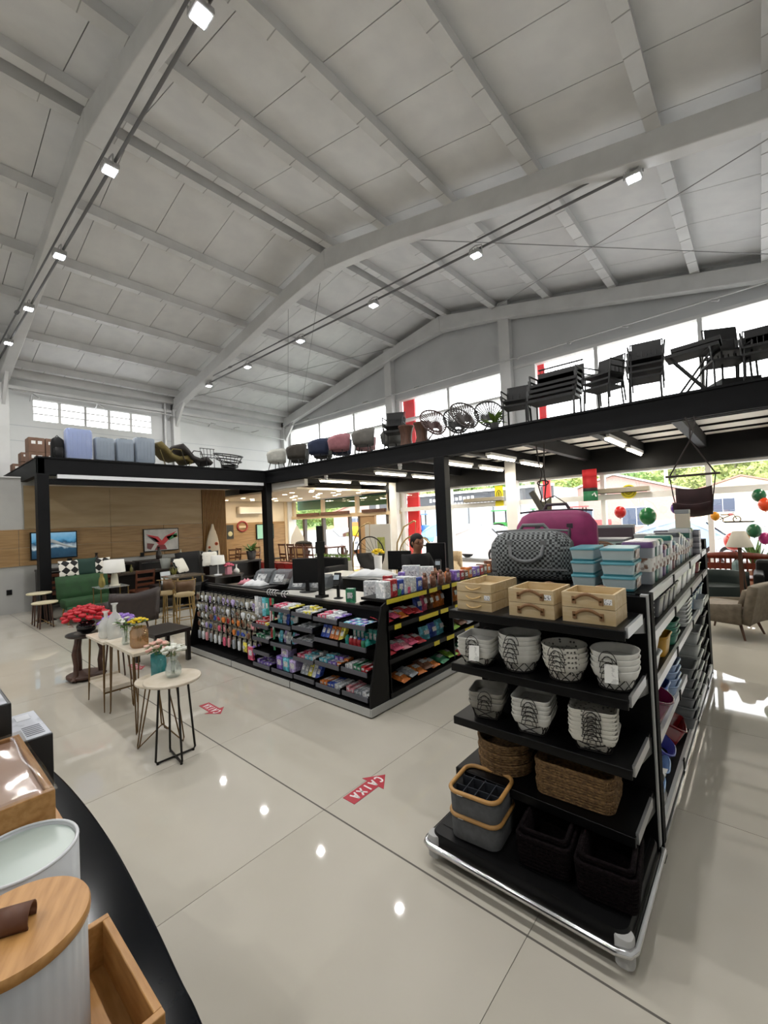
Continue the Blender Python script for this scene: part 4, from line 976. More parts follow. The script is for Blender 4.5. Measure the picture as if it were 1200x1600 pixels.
row('chip_bag', 'standing snack bag on the second snack shelf', .77, 3.72, 4.28, 5, ['blue', 'pink', 'brown', 'orange', 'orange'], 'bag', .18, .1)
row('chip_bag', 'orange crisp bag on the farther second shelf', .77, 4.32, 5.4, 8, ['orange', 'orange', 'brown', 'violet'], 'bag', .2, .1)
row('candy_bag', 'candy bag lying on the third snack shelf', .45, 3.13, 3.75, 5, ['red', 'pink', 'rose', 'pink'], 'flat', .22, .1)
row('sweet_bag', 'blue sweet bag on the third snack shelf', .45, 3.8, 4.25, 3, ['aqua', 'blue', 'aqua'], 'bag', .16, .1)
row('nut_bag', 'dried fruit bag lying on the farther third shelf', .45, 4.32, 5.4, 7, ['lime', 'brown', 'silver', 'rose'], 'flat', .18, .1)
row('toast_bag', 'toast bag lying on the lowest snack shelf', .13, 3.35, 4.0, 5, ['orange', 'silver', 'orange', 'brown'], 'flat', .2, .1)
row('salad_bag', 'green bag lying on the farther lowest shelf', .13, 4.05, 5.2, 7, ['green', 'lime', 'red', 'green'], 'flat', .18, .1)

# counters inside the island and till equipment
CT = mat('counter_black', '#0b0b0d', .3)
def counter(label, x0, x1, y0, y1, h=.9, top=CT):
    t = thing('checkout_counter', label, 'counter', ((x0+x1)/2, (y0+y1)/2, 0)); w, d = x1-x0, y1-y0
    MB().box((0, 0, h/2-.02), (w*.96, d*.94, h-.06)).build('body', CT, t); MB().box((0, 0, h-.02), (w, d, .04)).build('worktop', top, t, bevel=.006); MB().box((0, -d*.47-.004, h*.5), (w*.8, .008, .5)).build('front_panel', SHELF, t); return t
counter('black till counter behind the peg wall', -6.2, -5.3, 3.35, 4.2, .92)
counter('till counter with pale top behind the tray columns', -5.1, -3.42, 3.4, 4.1, .86, mat('counter_pale', '#bdbbb4', .4))
counter('long rear till counter with grey top', -6.0, -3.5, 5.0, 5.6, .88, mat('counter_grey', '#9b9a97', .4))
def monitor(label, loc, rz, w=.46, h=.3):
    t = thing('computer_monitor', label, 'monitor', loc, rz)
    MB().box((0, 0, .12+h/2), (w, .03, h)).build('housing', PLBLACK, t, bevel=.008); MB().box((0, -.017, .12+h/2), (w-.03, .003, h-.03)).build('screen', mat('dark_screen', '#07080a', .12), t)
    MB().box((0, .02, .08), (.05, .03, .16)).build('stand', PLBLACK, t); MB().lathe([(.12, 0), (.12, .012), (.02, .02)], 16).build('base', PLBLACK, t); return t
monitor('dark monitor seen from behind, beside the black pole at the till', (-4.72, 3.75, .86), PI+.6, .42, .34)
monitor('small dark monitor at the rear till near the gold ring chair', (-4.35, 5.3, .88), PI+.3, .4, .3)
monitor('tall dark monitor at the rear till near the cashier', (-3.72, 5.4, .88), PI+.3, .3, .42)
t = thing('till_pole', 'thin black pole with speaker head rising from the till counter', 'pole', (-4.2, 3.55, .86)); MB().bx(-.03, .03, -.03, .03, 0, .9).build('shaft', PLBLACK, t); MB().bx(-.06, .06, -.06, .06, 0, .03).build('foot', PLBLACK, t); MB().bx(-.045, .045, -.04, .04, .55, .7).build('handset_clip', PLBLACK, t)
for k, (x, y, z, lb) in enumerate(((-3.95, 3.6, .86, 'card reader on a stand by the till pole'), (-3.82, 5.15, .88, 'card reader with lit display at the rear till'), (-3.55, 5.2, .88, 'card reader held upright near the cashier'))):
    t = thing('card_reader', lb, 'card reader', (x, y, z), .4); MB().box((0, 0, .1), (.03, .03, .2)).build('stand', PLBLACK, t); MB().box((0, -.02, .24), (.09, .03, .16), rx=-.4).build('body', PLBLACK, t, bevel=.008); MB().box((0, -.041, .265), (.07, .004, .06), rx=-.4).build('screen', mat('lit_screen', '#a9b6c0', .3), t)
    MB().lathe([(.06, 0), (.06, .01), (.015, .02)], 12).build('foot', PLBLACK, t)
for k in range(4):
    t = thing('bagging_holder', 'clear hooded dispenser with printed label on the till counter, %s from the peg side' % ORD[k], 'dispenser', (-5.75+.34*k, 3.72+.08*k, .92 if k < 2 else .86), .35)
    MB().add([(-.14, -.12, 0), (.14, -.12, 0), (.14, .14, 0), (-.14, .14, 0), (-.14, .02, .17), (.14, .02, .17), (.14, .14, .2), (-.14, .14, .2)], [(3,2,1,0), (0,1,5,4), (4,5,6,7), (2,3,7,6), (1,2,6,5), (3,0,4,7)]).build('hood', mat('smoke_plastic', '#6f7479', .2, alpha=.6), t)
    MB().box((0, -.055, .088), (.16, .003, .13), rx=-.69).build('label', mat('grey_label', '#b8babb', .5, col2='#6d7073', scale=18, lo=.5, hi=.6), t); MB().box((0, .0, .006), (.3, .28, .012)).build('tray', PLBLACK, t)
def cloth_heap(label, loc, w, d, h, m_):
    rows = [[((i/7-.5)*w, (j/7-.5)*d, h*(math.sin(PI*i/7)*math.sin(PI*j/7))**.5*(0.7+.3*math.sin(3*i+2*j))) for j in range(8)] for i in range(8)]
    return one('bag_heap', MB().sheet(rows, .01), m_, label, 'bag', loc, .3)
cloth_heap('crumpled white carrier bags on the till counter', (-5.62, 3.5, .925), .36, .22, .09, mat('white_bag', '#d2d4d6', .5))
cloth_heap('crumpled pink cloth on the black counter end', (-5.95, 3.55, .925), .2, .18, .08, mat('pink_cloth', '#c9808c', .7))
cloth_heap('white crumpled bags on the rear till counter', (-4.9, 5.25, .885), .8, .35, .12, mat('white_bag', '#d2d4d6', .5))
t = thing('spray_bottle', 'white sanitizer bottle with blue label on the till counter', 'bottle', (-3.3, 3.95, .86+.17)); t.location.z = .86
MB().lathe([(.04, 0), (.045, .02), (.045, .2), (.015, .24)], 14).build('body', WHITE, t); MB().lathe([(.0455, .04), (.0455, .16)], 14).build('label', pm_('blue'), t); MB().box((0, -.02, .27), (.025, .07, .03)).build('pump', WHITE, t); MB().lathe([(.015, .24), (.015, .27)], 10).build('neck', WHITE, t)
for k, (x, y, c, w, h) in enumerate(((-3.22, 3.42, 'white', .16, .24), (-3.05, 3.5, 'red', .1, .17), (-3.0, 3.68, 'violet', .07, .19), (-3.02, 3.88, 'white', .2, .24), (-3.0, 4.15, 'white', .16, .2), (-3.42, 3.3, 'green', .1, .16), (-3.35, 3.62, 'white', .22, .2))):
    pack('boxed_goods', c, '%s upright boxed product on the island corner, %s from the aisle corner' % (c, ORD[k]), (x, y, 1.03 if x > -3.1 else .905), w, .07, h, .5, 0, 'boxed goods on the island corner')
counter('low dark corner counter under the upright boxes', -3.38, -3.12, 3.2, 3.9, .905)
chairm = mat('black_mesh_chair', '#141416', .7)
for k, (x, y) in enumerate(((-4.75, 4.55), (-3.95, 4.5))):
    t = thing('office_chair', 'black rounded office chair inside the till island, %s from the peg side' % ORD[k], 'chair', (x, y, 0), PI*.9, 'till chairs')
    MB().rlathe([(.9, .44), (1, .47), (1, .51), (.9, .53)], .46, .44, 5, rc=.3).build('seat', chairm, t)
    MB().sheet([[((j/6-.5)*.44, .22-.05*math.sin(PI*j/6), .6+.1*i-(abs(j/6-.5)**3)*(.5 if i == 4 else 0)) for j in range(7)] for i in range(5)], .04).build('backrest', chairm, t)
    MB().tube([(0, .2, .5), (0, .25, .62)], .02, 8).build('back_stem', PLBLACK, t); MB().lathe([(.03, .1), (.03, .44)], 10).build('gas_lift', PLBLACK, t)
    for q in range(5): a = 2*PI*q/5; MB().bar((0, 0, .1), (.28*math.cos(a), .28*math.sin(a), .06), .04, .03).build('base_arm', PLBLACK, t); MB().ell((.28*math.cos(a), .28*math.sin(a), .03), .03, 8, 6).build('caster', PLBLACK, t)
# ================================================================ display tables with vases
def round_top(r, z, th=.022, m_=MARBLE): return MB().lathe([(r*.98, z-th), (r, z-th*.6), (r, z-.004), (r*.985, z)], 36)
t = thing('round_side_table', 'round marble-top side table on crossed black rod legs, nearest of the tables', 'table', (-3.58, 1.455, 0))
MB().lathe([(.205, .60), (.21, .607), (.21, .617), (.207, .62)], 40).build('table_top', MARBLE, t)
fm_ = mat('black_rod', '#17130f', .45, .3)
for (ax, ay), (bx_, by) in (((.02, -.155), (.03, .145)), ((.18, -.025), (-.11, .005))):
    f = lambda x, y, s, z: (x*s, y*s, z)
    pts = [f(ax, ay, .72, .6), f(ax, ay, .98, .06), f(ax, ay, 1.0, .03), f(ax, ay, .93, .012), f(bx_, by, .93, .012), f(bx_, by, 1.0, .03), f(bx_, by, .98, .06), f(bx_, by, .72, .6)]
    MB().tube(pts[:4]+pts[4:], .0085, 8).build('leg_loop', fm_, t)
    for x, y in ((ax, ay), (bx_, by)): MB().lathe([(.01, 0), (.01, .012)], 8, c=(x*.9, y*.9, 0)).build('foot_pad', MATTE_BLACK, t)
t = thing('round_side_table', 'lower round marble table with thin bronze hairpin legs behind the black-legged one', 'table', (-3.93, 1.50, 0))
MB().lathe([(.195, .51), (.2, .517), (.2, .527), (.197, .53)], 40).build('table_top', MARBLE, t)
bz = mat('bronze_rod', '#6b5438', .35, .8)
for q in range(3):
    a = 2*PI*q/3+.5; ca, sa = math.cos(a), math.sin(a); nx, ny = -sa, ca
    MB().tube([(ca*.1+nx*.05, sa*.1+ny*.05, .51), (ca*.19+nx*.02, sa*.19+ny*.02, .03), (ca*.195, sa*.195, .008), (ca*.19-nx*.02, sa*.19-ny*.02, .03), (ca*.1-nx*.05, sa*.1-ny*.05, .51)], .006, 6).build('hairpin_leg', bz, t)
    MB().tube([(ca*.19, sa*.19, .012), (0, 0, .14)], .005, 6).build('stretcher', bz, t)
t = thing('console_table', 'marble console table on bronze hairpin legs holding the amber jar', 'table', (-4.57, 1.50, 0))
MB().box((0, 0, .705), (.76, .25, .03)).build('table_top', MARBLE, t, bevel=.004)
for sx in (-1, 1):
    for sy in (-1, 1):
        x, y = sx*.35, sy*.10
        MB().tube([(x-.04*sx, y, .69), (x-.01*sx, y+.005*sy, .03), (x, y+.008*sy, .008), (x+.004*sx, y, .03), (x, y-.03*sy, .69)], .006, 6).build('hairpin_leg', bz, t)
t = thing('shelf_table', 'small marble table with a lower tray shelf and slanted bronze legs', 'table', (-5.27, 1.52, 0))
MB().box((0, 0, .685), (.56, .31, .028)).build('table_top', MARBLE, t, bevel=.004)
MB().box((0, 0, .2), (.5, .29, .02)).build('tray_shelf', MARBLE, t, bevel=.004)
for sx in (-1, 1): MB().box((sx*.25, 0, .215), (.012, .3, .04)).build('tray_edge', MARBLE, t)
for sx in (-1, 1):
    for sy in (-1, 1): MB().tube([(sx*.23, sy*.13, .67), (sx*.25, sy*.145, .2), (sx*.26, sy*.15, 0)], [.011, .009, .005], 8).build('leg', bz, t)
    MB().bar((sx*.25, -.15, .185), (sx*.25, .15, .185), .014).build('shelf_rail', bz, t)
t = thing('carved_side_table', 'dark carved wood side table with oval top and curved legs', 'table', (-6.4, 1.56, 0), .3)
MB().lathe([(.20, .52), (.225, .535), (.22, .55)], 32, sy=.85).build('table_top', mat('walnut_dark', '#2a1d18', .3), t)
MB().lathe([(.12, .551), (.12, .553)], 24, sy=.85).build('top_inset', mat('stone_inset', '#6d6660', .3), t)
wal = mat('walnut', '#4a2f22', .5, col2='#3b241a', scale=4, stretch=(1, 1, 8))
for q in range(3):
    a = 2*PI*q/3+.9; pts = [(.16*math.cos(a)*k, .16*math.sin(a)*k, z) for k, z in ((.75, .52), (.85, .46), (1.1, .34), (.95, .2), (1.0, .08), (1.25, .02))]
    MB().tube(pts, [.03, .026, .03, .028, .03, .035], 8).build('carved_leg', wal, t)
MB().lathe([(.18, .02), (.2, .03), (.2, .06), (.17, .07)], 28).build('foot_ring', wal, t)
t = thing('nesting_table', 'small round marble nesting table with wooden legs beside the carved table', 'table', (-5.95, 1.78, 0))
MB().lathe([(.2, .53), (.205, .54), (.2, .555)], 32).build('table_top', MARBLE, t)
for q in range(4): a = PI/4+PI/2*q; MB().tube([(.1*math.cos(a), .1*math.sin(a), .53), (.16*math.cos(a), .16*math.sin(a), 0)], [.012, .008], 8).build('leg', wal, t)
t = thing('coffee_table', 'low square black coffee table behind the vases', 'table', (-6.25, 2.42, 0), .1)
MB().box((0, 0, .42), (.62, .5, .05)).build('table_top', mat('espresso', '#17110f', .35), t, bevel=.005)
for sx in (-1, 1):
    for sy in (-1, 1): MB().box((sx*.27, sy*.21, .2), (.05, .05, .4)).build('leg', MATS['espresso'], t)

# ---- flowers
LEAF = mat('leaf_green', '#3d5f27', .6, col2='#55782f', scale=12)
def bouquet(par, c, R, n, m_, seed, hgt=.6, br=.022, leaf=LEAF, nl=14):
    r_ = random.Random(seed); bl = None
    prof = [(0, -.6), (.7, -.4), (1, 0), (.85, .35), (.5, .45), (.55, .2), (.25, .35), (0, .3)]
    for k in range(n):
        a = k*2.4; rr = R*math.sqrt((k+.5)/n); x, y = c[0]+rr*math.cos(a), c[1]+rr*math.sin(a); z = c[2]+R*hgt*(1-(rr/R)**2)+r_.uniform(-.008, .008)
        if bl is None: bl = MB().lathe([(p*br, q*br) for p, q in prof], 12, lobes=5, amp=.14).build('bloom', m_, par, loc=(x, y, z))
        else: inst(bl, par, (x, y, z), (r_.uniform(-.4, .4), r_.uniform(-.4, .4), r_.uniform(0, 6)))
    lf = None
    for k in range(nl):
        a = r_.uniform(0, 2*PI); rr = R*r_.uniform(.5, 1.05); z = c[2]+R*r_.uniform(-.45, .25)
        if lf is None: lf = MB().sheet([[(-.002, 0, 0), (0, 0, .001), (.002, 0, 0)], [(-.012, .025, .006), (0, .025, .01), (.012, .025, .006)], [(-.002, .055, 0), (0, .058, .0), (.002, .055, 0)]], .002).build('leaf', leaf, par)
        o = lf if k == 0 else inst(lf, par)
        o.location = (c[0]+rr*.6*math.cos(a), c[1]+rr*.6*math.sin(a), z); o.rotation_euler = (r_.uniform(-.3, .6), 0, a-PI/2)
    return bl
GL = glassmat('vase_glass', (.93, .96, .95), .14, .02, .1, (.75, .78, .78)); GLT = glassmat('teal_glass', (.25, .62, .64), .12, .02, .35, (.05, .35, .36)); GLA = glassmat('amber_glass', (.85, .68, .42), .14, .03, .28, (.45, .3, .15))
def stems(par, z0, z1, r, n=6):
    for k in range(n): a = 2*PI*k/n; MB().tube([(r*.5*math.cos(a+1), r*.5*math.sin(a+1), z0), (r*math.cos(a), r*math.sin(a), z1)], .0025, 5).build('stem', LEAF, par)
def vase(label, loc, prof, m_, n=20, lobes=0, amp=0, name='vase'):
    t = thing(name, label, 'vase', loc); outer = prof; inner = [(max(r-.004, .002), z+.004 if i == 0 else z) for i, (r, z) in enumerate(prof)][::-1]
    MB().lathe(outer+inner, n, lobes=lobes, amp=amp).build('glass', m_, t); return t
t = vase('clear ribbed glass vase of white roses on the nearest round table', (-3.60, 1.47, .62), [(.045, 0), (.062, .03), (.06, .07), (.035, .12), (.032, .14), (.055, .17)], GL, 24, 8, .06); stems(t, .02, .2, .02); bouquet(t, (0, 0, .2), .085, 13, mat('white_petal', '#d9dad2', .7, col2='#c5c8ba', scale=20), 1, .5, .026, mat('olive_leaf', '#5c5a2c', .7))
t = vase('teal square glass vase of pink roses on the lower round table', (-3.97, 1.50, .53), [(.058, 0), (.06, .01), (.06, .2)], GLT, 16, 4, .06); stems(t, .02, .24, .03); bouquet(t, (0, 0, .25), .10, 11, mat('pink_petal', '#d79a90', .7, col2='#c8b8a2', scale=14), 2, .5, .028, LEAF, 26)
t = vase('amber smoked glass jar of yellow flowers on the console table', (-4.40, 1.50, .72), [(.06, 0), (.075, .02), (.075, .15), (.058, .17), (.062, .185)], GLA, 24, 12, .03); stems(t, .02, .2, .025, 4); bouquet(t, (0, 0, .235), .075, 16, mat('yellow_petal', '#d8bd10', .7, col2='#c9a60c', scale=20), 3, .35, .02, LEAF, 6)
t = vase('clear glass vase of small white blossoms on the console table', (-4.62, 1.46, .72), [(.035, 0), (.04, .02), (.03, .07), (.045, .14)], GL, 20, 6, .05); stems(t, .02, .18, .015); bouquet(t, (0, 0, .2), .10, 9, MATS['white_petal'], 4, .6, .02, LEAF, 34)
for k, (x, y, h) in enumerate(((-5.06, 1.50, .36), (-5.2, 1.46, .27))):
    vase(('tall' if k == 0 else 'shorter')+' clear glass bottle vase with flared neck on the shelf table', (x, y, .70), [(.06, 0), (.07, .02), (.07, h*.5), (.045, h*.66), (.018, h*.75), (.018, h*.93), (.034, h)], glassmat('bottle_glass', (.95, .96, .95), .16, .02, .3, (.8, .8, .78)), 24, 10, .02, 'bottle_vase')
t = thing('flower_bowl', 'round black bowl of red poinsettia flowers on the carved table', 'flowers', (-6.38, 1.58, .555)); MB().lathe([(.05, 0), (.1, .04), (.11, .09), (.085, .14), (.08, .14), (.1, .09), (.04, .01)], 24).build('bowl', mat('gloss_black', '#0b0b10', .1), t); bouquet(t, (0, 0, .19), .25, 46, mat('red_petal', '#a50c1c', .6, col2='#c01226', scale=10), 5, .55, .045, mat('red_leaf', '#8f0a18', .6), 16)
t = thing('flower_bunch', 'loose bunch of lilac purple flowers at the end of the shelf table', 'flowers', (-5.62, 1.50, .56)); bouquet(t, (0, 0, .2), .17, 18, mat('purple_petal', '#7a55a8', .65, col2='#9a80c4', scale=12), 6, .35, .045, mat('purple_leaf', '#6a4a98', .65), 10)
MB().lathe([(.05, 0), (.07, .02), (.06, .16), (.065, .17)], 18).build('pot', mat('grey_pot', '#77716c', .6), t); t.location = (-5.72, 1.72, .555)

# ================================================================ lounge furniture along the side wall
GRN = mat('green_velvet', '#1d4620', .75, col2='#173a1a', scale=8)
t = thing('green_loveseat', 'green upholstered bench seat with open back beside the black post', 'sofa', (-10.55, 2.65, 0), 0)
MB().rlathe([(.97, .30), (1, .34), (1, .44), (.96, .47)], .62, .86, 5, rc=.15).build('seat', GRN, t)
MB().sheet([[(-.28-.10*i/3, -.46+.92*j/8, .40+.17*i) for j in range(9)] for i in range(4)], .09).build('backrest', GRN, t)
MB().sheet([[(.31+.02*i, -.42+.84*j/6, .36-.07*i) for j in range(7)] for i in range(4)], .03).build('seat_apron', GRN, t)
for sx in (-1, 1):
    for sy in (-1, 1): MB().tube([(sx*.22, sy*.36, .3), (sx*.26, sy*.4, 0)], [.018, .01], 8).build('leg', GOLD, t)
GEO = mat('geometric_fabric', '#121212', .85, col2='#d8d5cd', scale=9, kind='checker')
GEO.node_tree.nodes['Mapping'].inputs['Rotation'].default_value = (PI/4, 0, 0)
def cushion(label, loc, rz, tilt, w, m_, h=None):
    o = one('cushion', MB().add(*pillow(w, h or w, .13), True), m_, label, 'cushion', loc); o.rotation_euler = (0, tilt, rz); return o
def pillow(w, h, d, n=8):
    vs = []; fs = []
    for s in (-1, 1):
        for i in range(n+1):
            for j in range(n+1):
                u, v = i/n*2-1, j/n*2-1; b = ((1-u**4)*(1-v**4))**.5
                k = 1-.06*(1-abs(u))*0; vs.append((s*d/2*b, u*w/2*(1-.05*(1-v*v)), h/2+v*h/2*(1-.05*(1-u*u))))
    N = (n+1)**2
    for i in range(n):
        for j in range(n):
            a = i*(n+1)+j; fs += [(a, a+n+1, a+n+2, a+1), (N+a, N+a+1, N+a+n+2, N+a+n+1)]
    return vs, fs
cushion('black and white diamond cushion at the post end of the green bench back', (-10.95, 2.45, .86), .1, -.2, .38, GEO)
cushion('dark green velvet cushion between two diamond cushions', (-10.97, 2.74, .86), -.1, -.2, .4, mat('dark_green_velvet', '#12322a', .8))
cushion('black and white diamond cushion behind the white lampshade', (-11.0, 3.05, .86), .1, -.2, .38, GEO)
def shade_lamp(label, loc, h, r0, r1, sh, stemm, basem, shm):
    t = thing('table_lamp' if h < 1 else 'floor_lamp', label, 'lamp', loc)
    MB().lathe([(r1, h-sh), (r0, h), (r0-.006, h), (r1-.006, h-sh)], 28).build('lamp_shade', shm, t)
    MB().lathe([(.015, .02), (.015, h-.02)], 10).build('pole', stemm, t); MB().lathe([(.09, 0), (.09, .02), (.03, .03)], 20).build('base', basem, t); return t
SHW = mat('white_shade', '#d8d7d2', .8)
t = thing('console_glass', 'square glass-topped occasional table in front of the green bench', 'table', (-9.55, 2.78, 0)); MB().box((0, 0, .74), (.5, .5, .012)).build('table_top', glassmat('table_glass', (.8, .85, .82), .2, .02, .15), t)
for sx in (-1, 1):
    for sy in (-1, 1): MB().bx(sx*.23-.008, sx*.23+.008, sy*.23-.008, sy*.23+.008, 0, .735).build('leg', GOLD, t)
t = shade_lamp('white table lamp with cylindrical shade on the glass table', (-9.55, 2.85, .746), .5, .17, .19, .24, mat('ivory_ceramic', '#cbc7b6', .4), mat('ivory_ceramic', '#cbc7b6', .4), SHW); MB().lathe([(.07, .02), (.06, .15), (.045, .24)], 16).build('lamp_body', MATS['ivory_ceramic'], t)
one('gold_vase', MB().lathe([(.03, 0), (.06, .06), (.05, .16), (.025, .22), (.035, .26)], 18), mat('gold_glass', '#8d8048', .25, .5), 'gold glass vase on the glass table', 'vase', (-9.5, 2.62, .746))
BRN = mat('brown_leather', '#372c2a', .45, col2='#2d2423', scale=14)
t = thing('brown_armchair', 'dark brown leather lounge armchair with its back to the tables', 'armchair', (-8.35, 2.62, 0), .12)
MB().rlathe([(.95, .26), (1, .3), (1, .4), (.95, .43)], .66, .66, 5, rc=.2).build('seat', BRN, t)
MB().sheet([[(.33+.10*i/4, -.40+.80*j/8, .24+.125*i+.06*abs(j/4-1)*(i/4)) for j in range(9)] for i in range(5)], .07).build('backrest', BRN, t)
for s in (-1, 1): MB().sheet([[(-.3+.68*j/6, s*(.36+.04*i/3), .26+.10*i+(.02*j*i/3)) for j in range(7)] for i in range(4)], .06).build('armrest', BRN, t)
for sx in (-1, 1):
    for sy in (-1, 1): MB().tube([(sx*.22, sy*.25, .27), (sx*.27, sy*.29, 0)], [.02, .012], 8).build('leg', wal, t)
# white marble side stools by the post
for k, (x, y, h) in enumerate(((-10.5, 1.93, .50), (-10.97, 1.93, .64))):
    t = thing('marble_stool', 'round pale marble side table with wood legs, %s' % ('front one by the black post' if k == 0 else 'one behind the black post'), 'table', (x, y, 0)); MB().lathe([(.2, h-.03), (.21, h-.02), (.21, h-.008), (.2, h)], 32).build('table_top', mat('ivory_marble', '#cfc6ab', .35, col2='#c2b898', scale=5), t)
    for q in range(4): a = PI/4+PI/2*q; MB().tube([(.11*math.cos(a), .11*math.sin(a), h-.03), (.15*math.cos(a), .15*math.sin(a), 0)], [.016, .011], 8).build('leg', wal, t)
    MB().tube([(-.13, -.13, .03), (0, 0, .12), (.13, .13, .03)], .006, 6).build('stretcher', GOLD, t)
# gold bar table and stools
t = thing('bar_table', 'tall gold framed bar table with glass top beside the peg wall', 'table', (-8.35, 3.65, 0)); MB().box((0, 0, .90), (.5, .62, .03)).build('table_top', mat('smoked_glass', '#5e564a', .1), t, bevel=.004)
for sx in (-1, 1):
    for sy in (-1, 1): MB().bar((sx*.2, sy*.27, .885), (sx*.24, sy*.3, 0), .025).build('leg', GOLD, t)
MB().bar((-.21, -.29, .3), (-.21, .29, .3), .02).build('stretcher', GOLD, t); MB().bar((.21, -.29, .3), (.21, .29, .3), .02).build('stretcher', GOLD, t)
for k, (x, y, rz) in enumerate(((-8.3, 3.3, .3), (-7.8, 3.42, -.2))):
    t = thing('bar_stool', 'gold bar stool with low curved back, %s' % ('nearer the dark desk' if k == 0 else 'nearer the peg wall'), 'stool', (x, y, 0), rz, 'gold bar stools')
    MB().lathe([(.16, .60), (.175, .62), (.17, .65), (.1, .665)], 24).build('seat', mat('gold_fabric', '#a8946c', .6), t)
    MB().sheet([[(.19*math.cos(a), .19*math.sin(a), .70+.09*i) for a in [-.9+1.8*j/8 for j in range(9)]] for i in range(3)], .02).build('backrest', mat('bronze_back', '#5c4530', .4, .4), t)
    MB().tube([(.19*math.cos(a), .19*math.sin(a), .89) for a in [-1.5+3*j/12 for j in range(13)]], .009, 6).build('back_rail', GOLD, t)
    for q in range(4):
        a = PI/4+PI/2*q; MB().tube([(.13*math.cos(a), .13*math.sin(a), .61), (.19*math.cos(a), .19*math.sin(a), 0)], .011, 8).build('leg', GOLD, t)
        b = a+PI/2; MB().tube([(.17*math.cos(a), .17*math.sin(a), .2), (.17*math.cos(b), .17*math.sin(b), .2)], .007, 6).build('foot_rail', GOLD, t)
    for s in (-1.2, 1.2): MB().tube([(.165*math.cos(s), .165*math.sin(s), .64), (.19*math.cos(s), .19*math.sin(s), .89)], .008, 6).build('back_post', GOLD, t)
# long dark desks by the wall with objects
ESP = MATS['espresso']
def desk(label, x0, x1, y0, y1, h, shelf=False, top=None):
    t = thing('sideboard_desk', label, 'desk', ((x0+x1)/2, (y0+y1)/2, 0)); w, d = x1-x0, y1-y0
    MB().box((0, 0, h-.025), (w, d, .05)).build('table_top', top or ESP, t, bevel=.004)
    for sy in (-1, 1): MB().box((0, sy*(d/2-.04), (h-.05)/2), (w*.9, .06, h-.05)).build('side_panel', ESP, t)
    if shelf: MB().box((0, 0, h*.45), (w*.9, d-.1, .03)).build('shelf', ESP, t)
    MB().box((-w*.42, 0, h*.5), (.03, d-.1, h*.8)).build('back_panel', ESP, t); return t
desk('dark wooden desk against the wall behind the green bench', -12.95, -12.45, 2.2, 4.2, .98, True)
desk('second dark wooden desk against the wall below the parrot painting', -12.95, -12.45, 4.3, 6.2, .98, True)
desk('dark console table between the green bench and the bar table', -11.35, -10.95, 3.3, 4.9, .84, True, mat('desk_gloss', '#3a332d', .2))
desk('low black bookcase beside the bar table', -10.2, -9.8, 3.7, 4.5, .6, True)
desk('long dark counter below the surfboard', -11.2, -10.8, 5.4, 6.95, .84, True)
def wchair(label, loc, rz, m_=None, seatm=None, h=.92):
    m_ = m_ or mat('cherry_wood', '#5a2f1a', .4, col2='#4a2412', scale=4, stretch=(1, 1, 8))
    t = thing('wooden_chair', label, 'chair', loc, rz)
    MB().box((0, 0, .45), (.42, .42, .04)).build('seat', seatm or m_, t, bevel=.008)
    for sx in (-1, 1):
        MB().bar((sx*.18, -.18, .44), (sx*.19, -.19, 0), .035).build('leg', m_, t); MB().bar((sx*.18, .19, .44), (sx*.18, .22, 0), .035).build('leg', m_, t); MB().bar((sx*.18, .19, .46), (sx*.18, .25, h), .032).build('back_post', m_, t)
    for z in (.6, .72, h-.04): MB().bar((-.18, .205+(z-.46)*.13, z), (.18, .205+(z-.46)*.13, z), .02, .06).build('back_slat', m_, t)
    return t
def leafy(label, loc, potm, ph, pr, R, n, seed, leafm=None, name='potted_plant', blade=False):
    t = thing(name, label, 'plant', loc); r_ = random.Random(seed)
    MB().lathe([(pr*.75, 0), (pr, ph), (pr*.88, ph), (pr*.7, ph*.9)], 18).build('pot', potm, t); lf = None
    for k in range(n):
        a = r_.uniform(0, 2*PI); el = r_.uniform(.1, 1.2) if not blade else r_.uniform(1.0, 1.45); L_ = R*r_.uniform(.6, 1.1)
        if lf is None:
            w = .12 if blade else .3
            lf = MB().sheet([[(0, -.01, 0), (0, 0, .005), (0, .01, 0)], [(.5, -w/2, .12), (.5, 0, .15), (.5, w/2, .12)], [(1, -.01, 0), (1.03, 0, 0), (1, .01, 0)]], .012).build('leaf', leafm or LEAF, t)
        o = lf if k == 0 else inst(lf, t)
        o.scale = (L_, L_, L_); o.location = (pr*.3*math.cos(a), pr*.3*math.sin(a), ph*.92); o.rotation_euler = (0, -el, a)
    return t
leafy('spiky potted succulent in a gold pot on the bar table side', (-9.95, 4.15, .6), GOLD, .14, .1, .22, 16, 3, mat('olive_blade', '#6c6a2a', .6), blade=True)
one('grey_bucket', MB().lathe([(.09, 0), (.13, .24), (.12, .24), (.085, .01)], 20), mat('zinc', '#7c7f78', .5), 'grey tapered bucket on the console between bench and bar table', 'bucket', (-11.15, 4.45, .84))
for k, (x, y, h, c) in enumerate(((-11.15, 3.5, .2, '#3b3a2a'), (-11.15, 3.68, .16, '#5a562c'), (-12.7, 3.4, .3, '#2a211c'), (-12.7, 4.9, .34, '#241c18'), (-12.7, 5.5, .22, '#c0b9a4'))):
    one('bottle_vase', MB().lathe([(h*.2, 0), (h*.24, h*.2), (h*.2, h*.55), (h*.09, h*.7), (h*.09, h*.92), (h*.13, h)], 16), mat('vase'+c, c, .3), '%s bottle vase standing on the dark desks along the timber wall' % ('small olive', 'tiny moss green', 'tall dark', 'tallest brown', 'cream')[k], 'vase', (x, y, .84 if x > -12 else .98))
for k, (x, y) in enumerate(((-12.2, 2.5), (-12.2, 3.6), (-10.6, 3.7), (-12.2, 5.0), (-12.2, 5.7))): wchair('cherry wood dining chair at the wall desks, %s counted from the black post' % ORD[k], (x, y, 0), -PI/2)
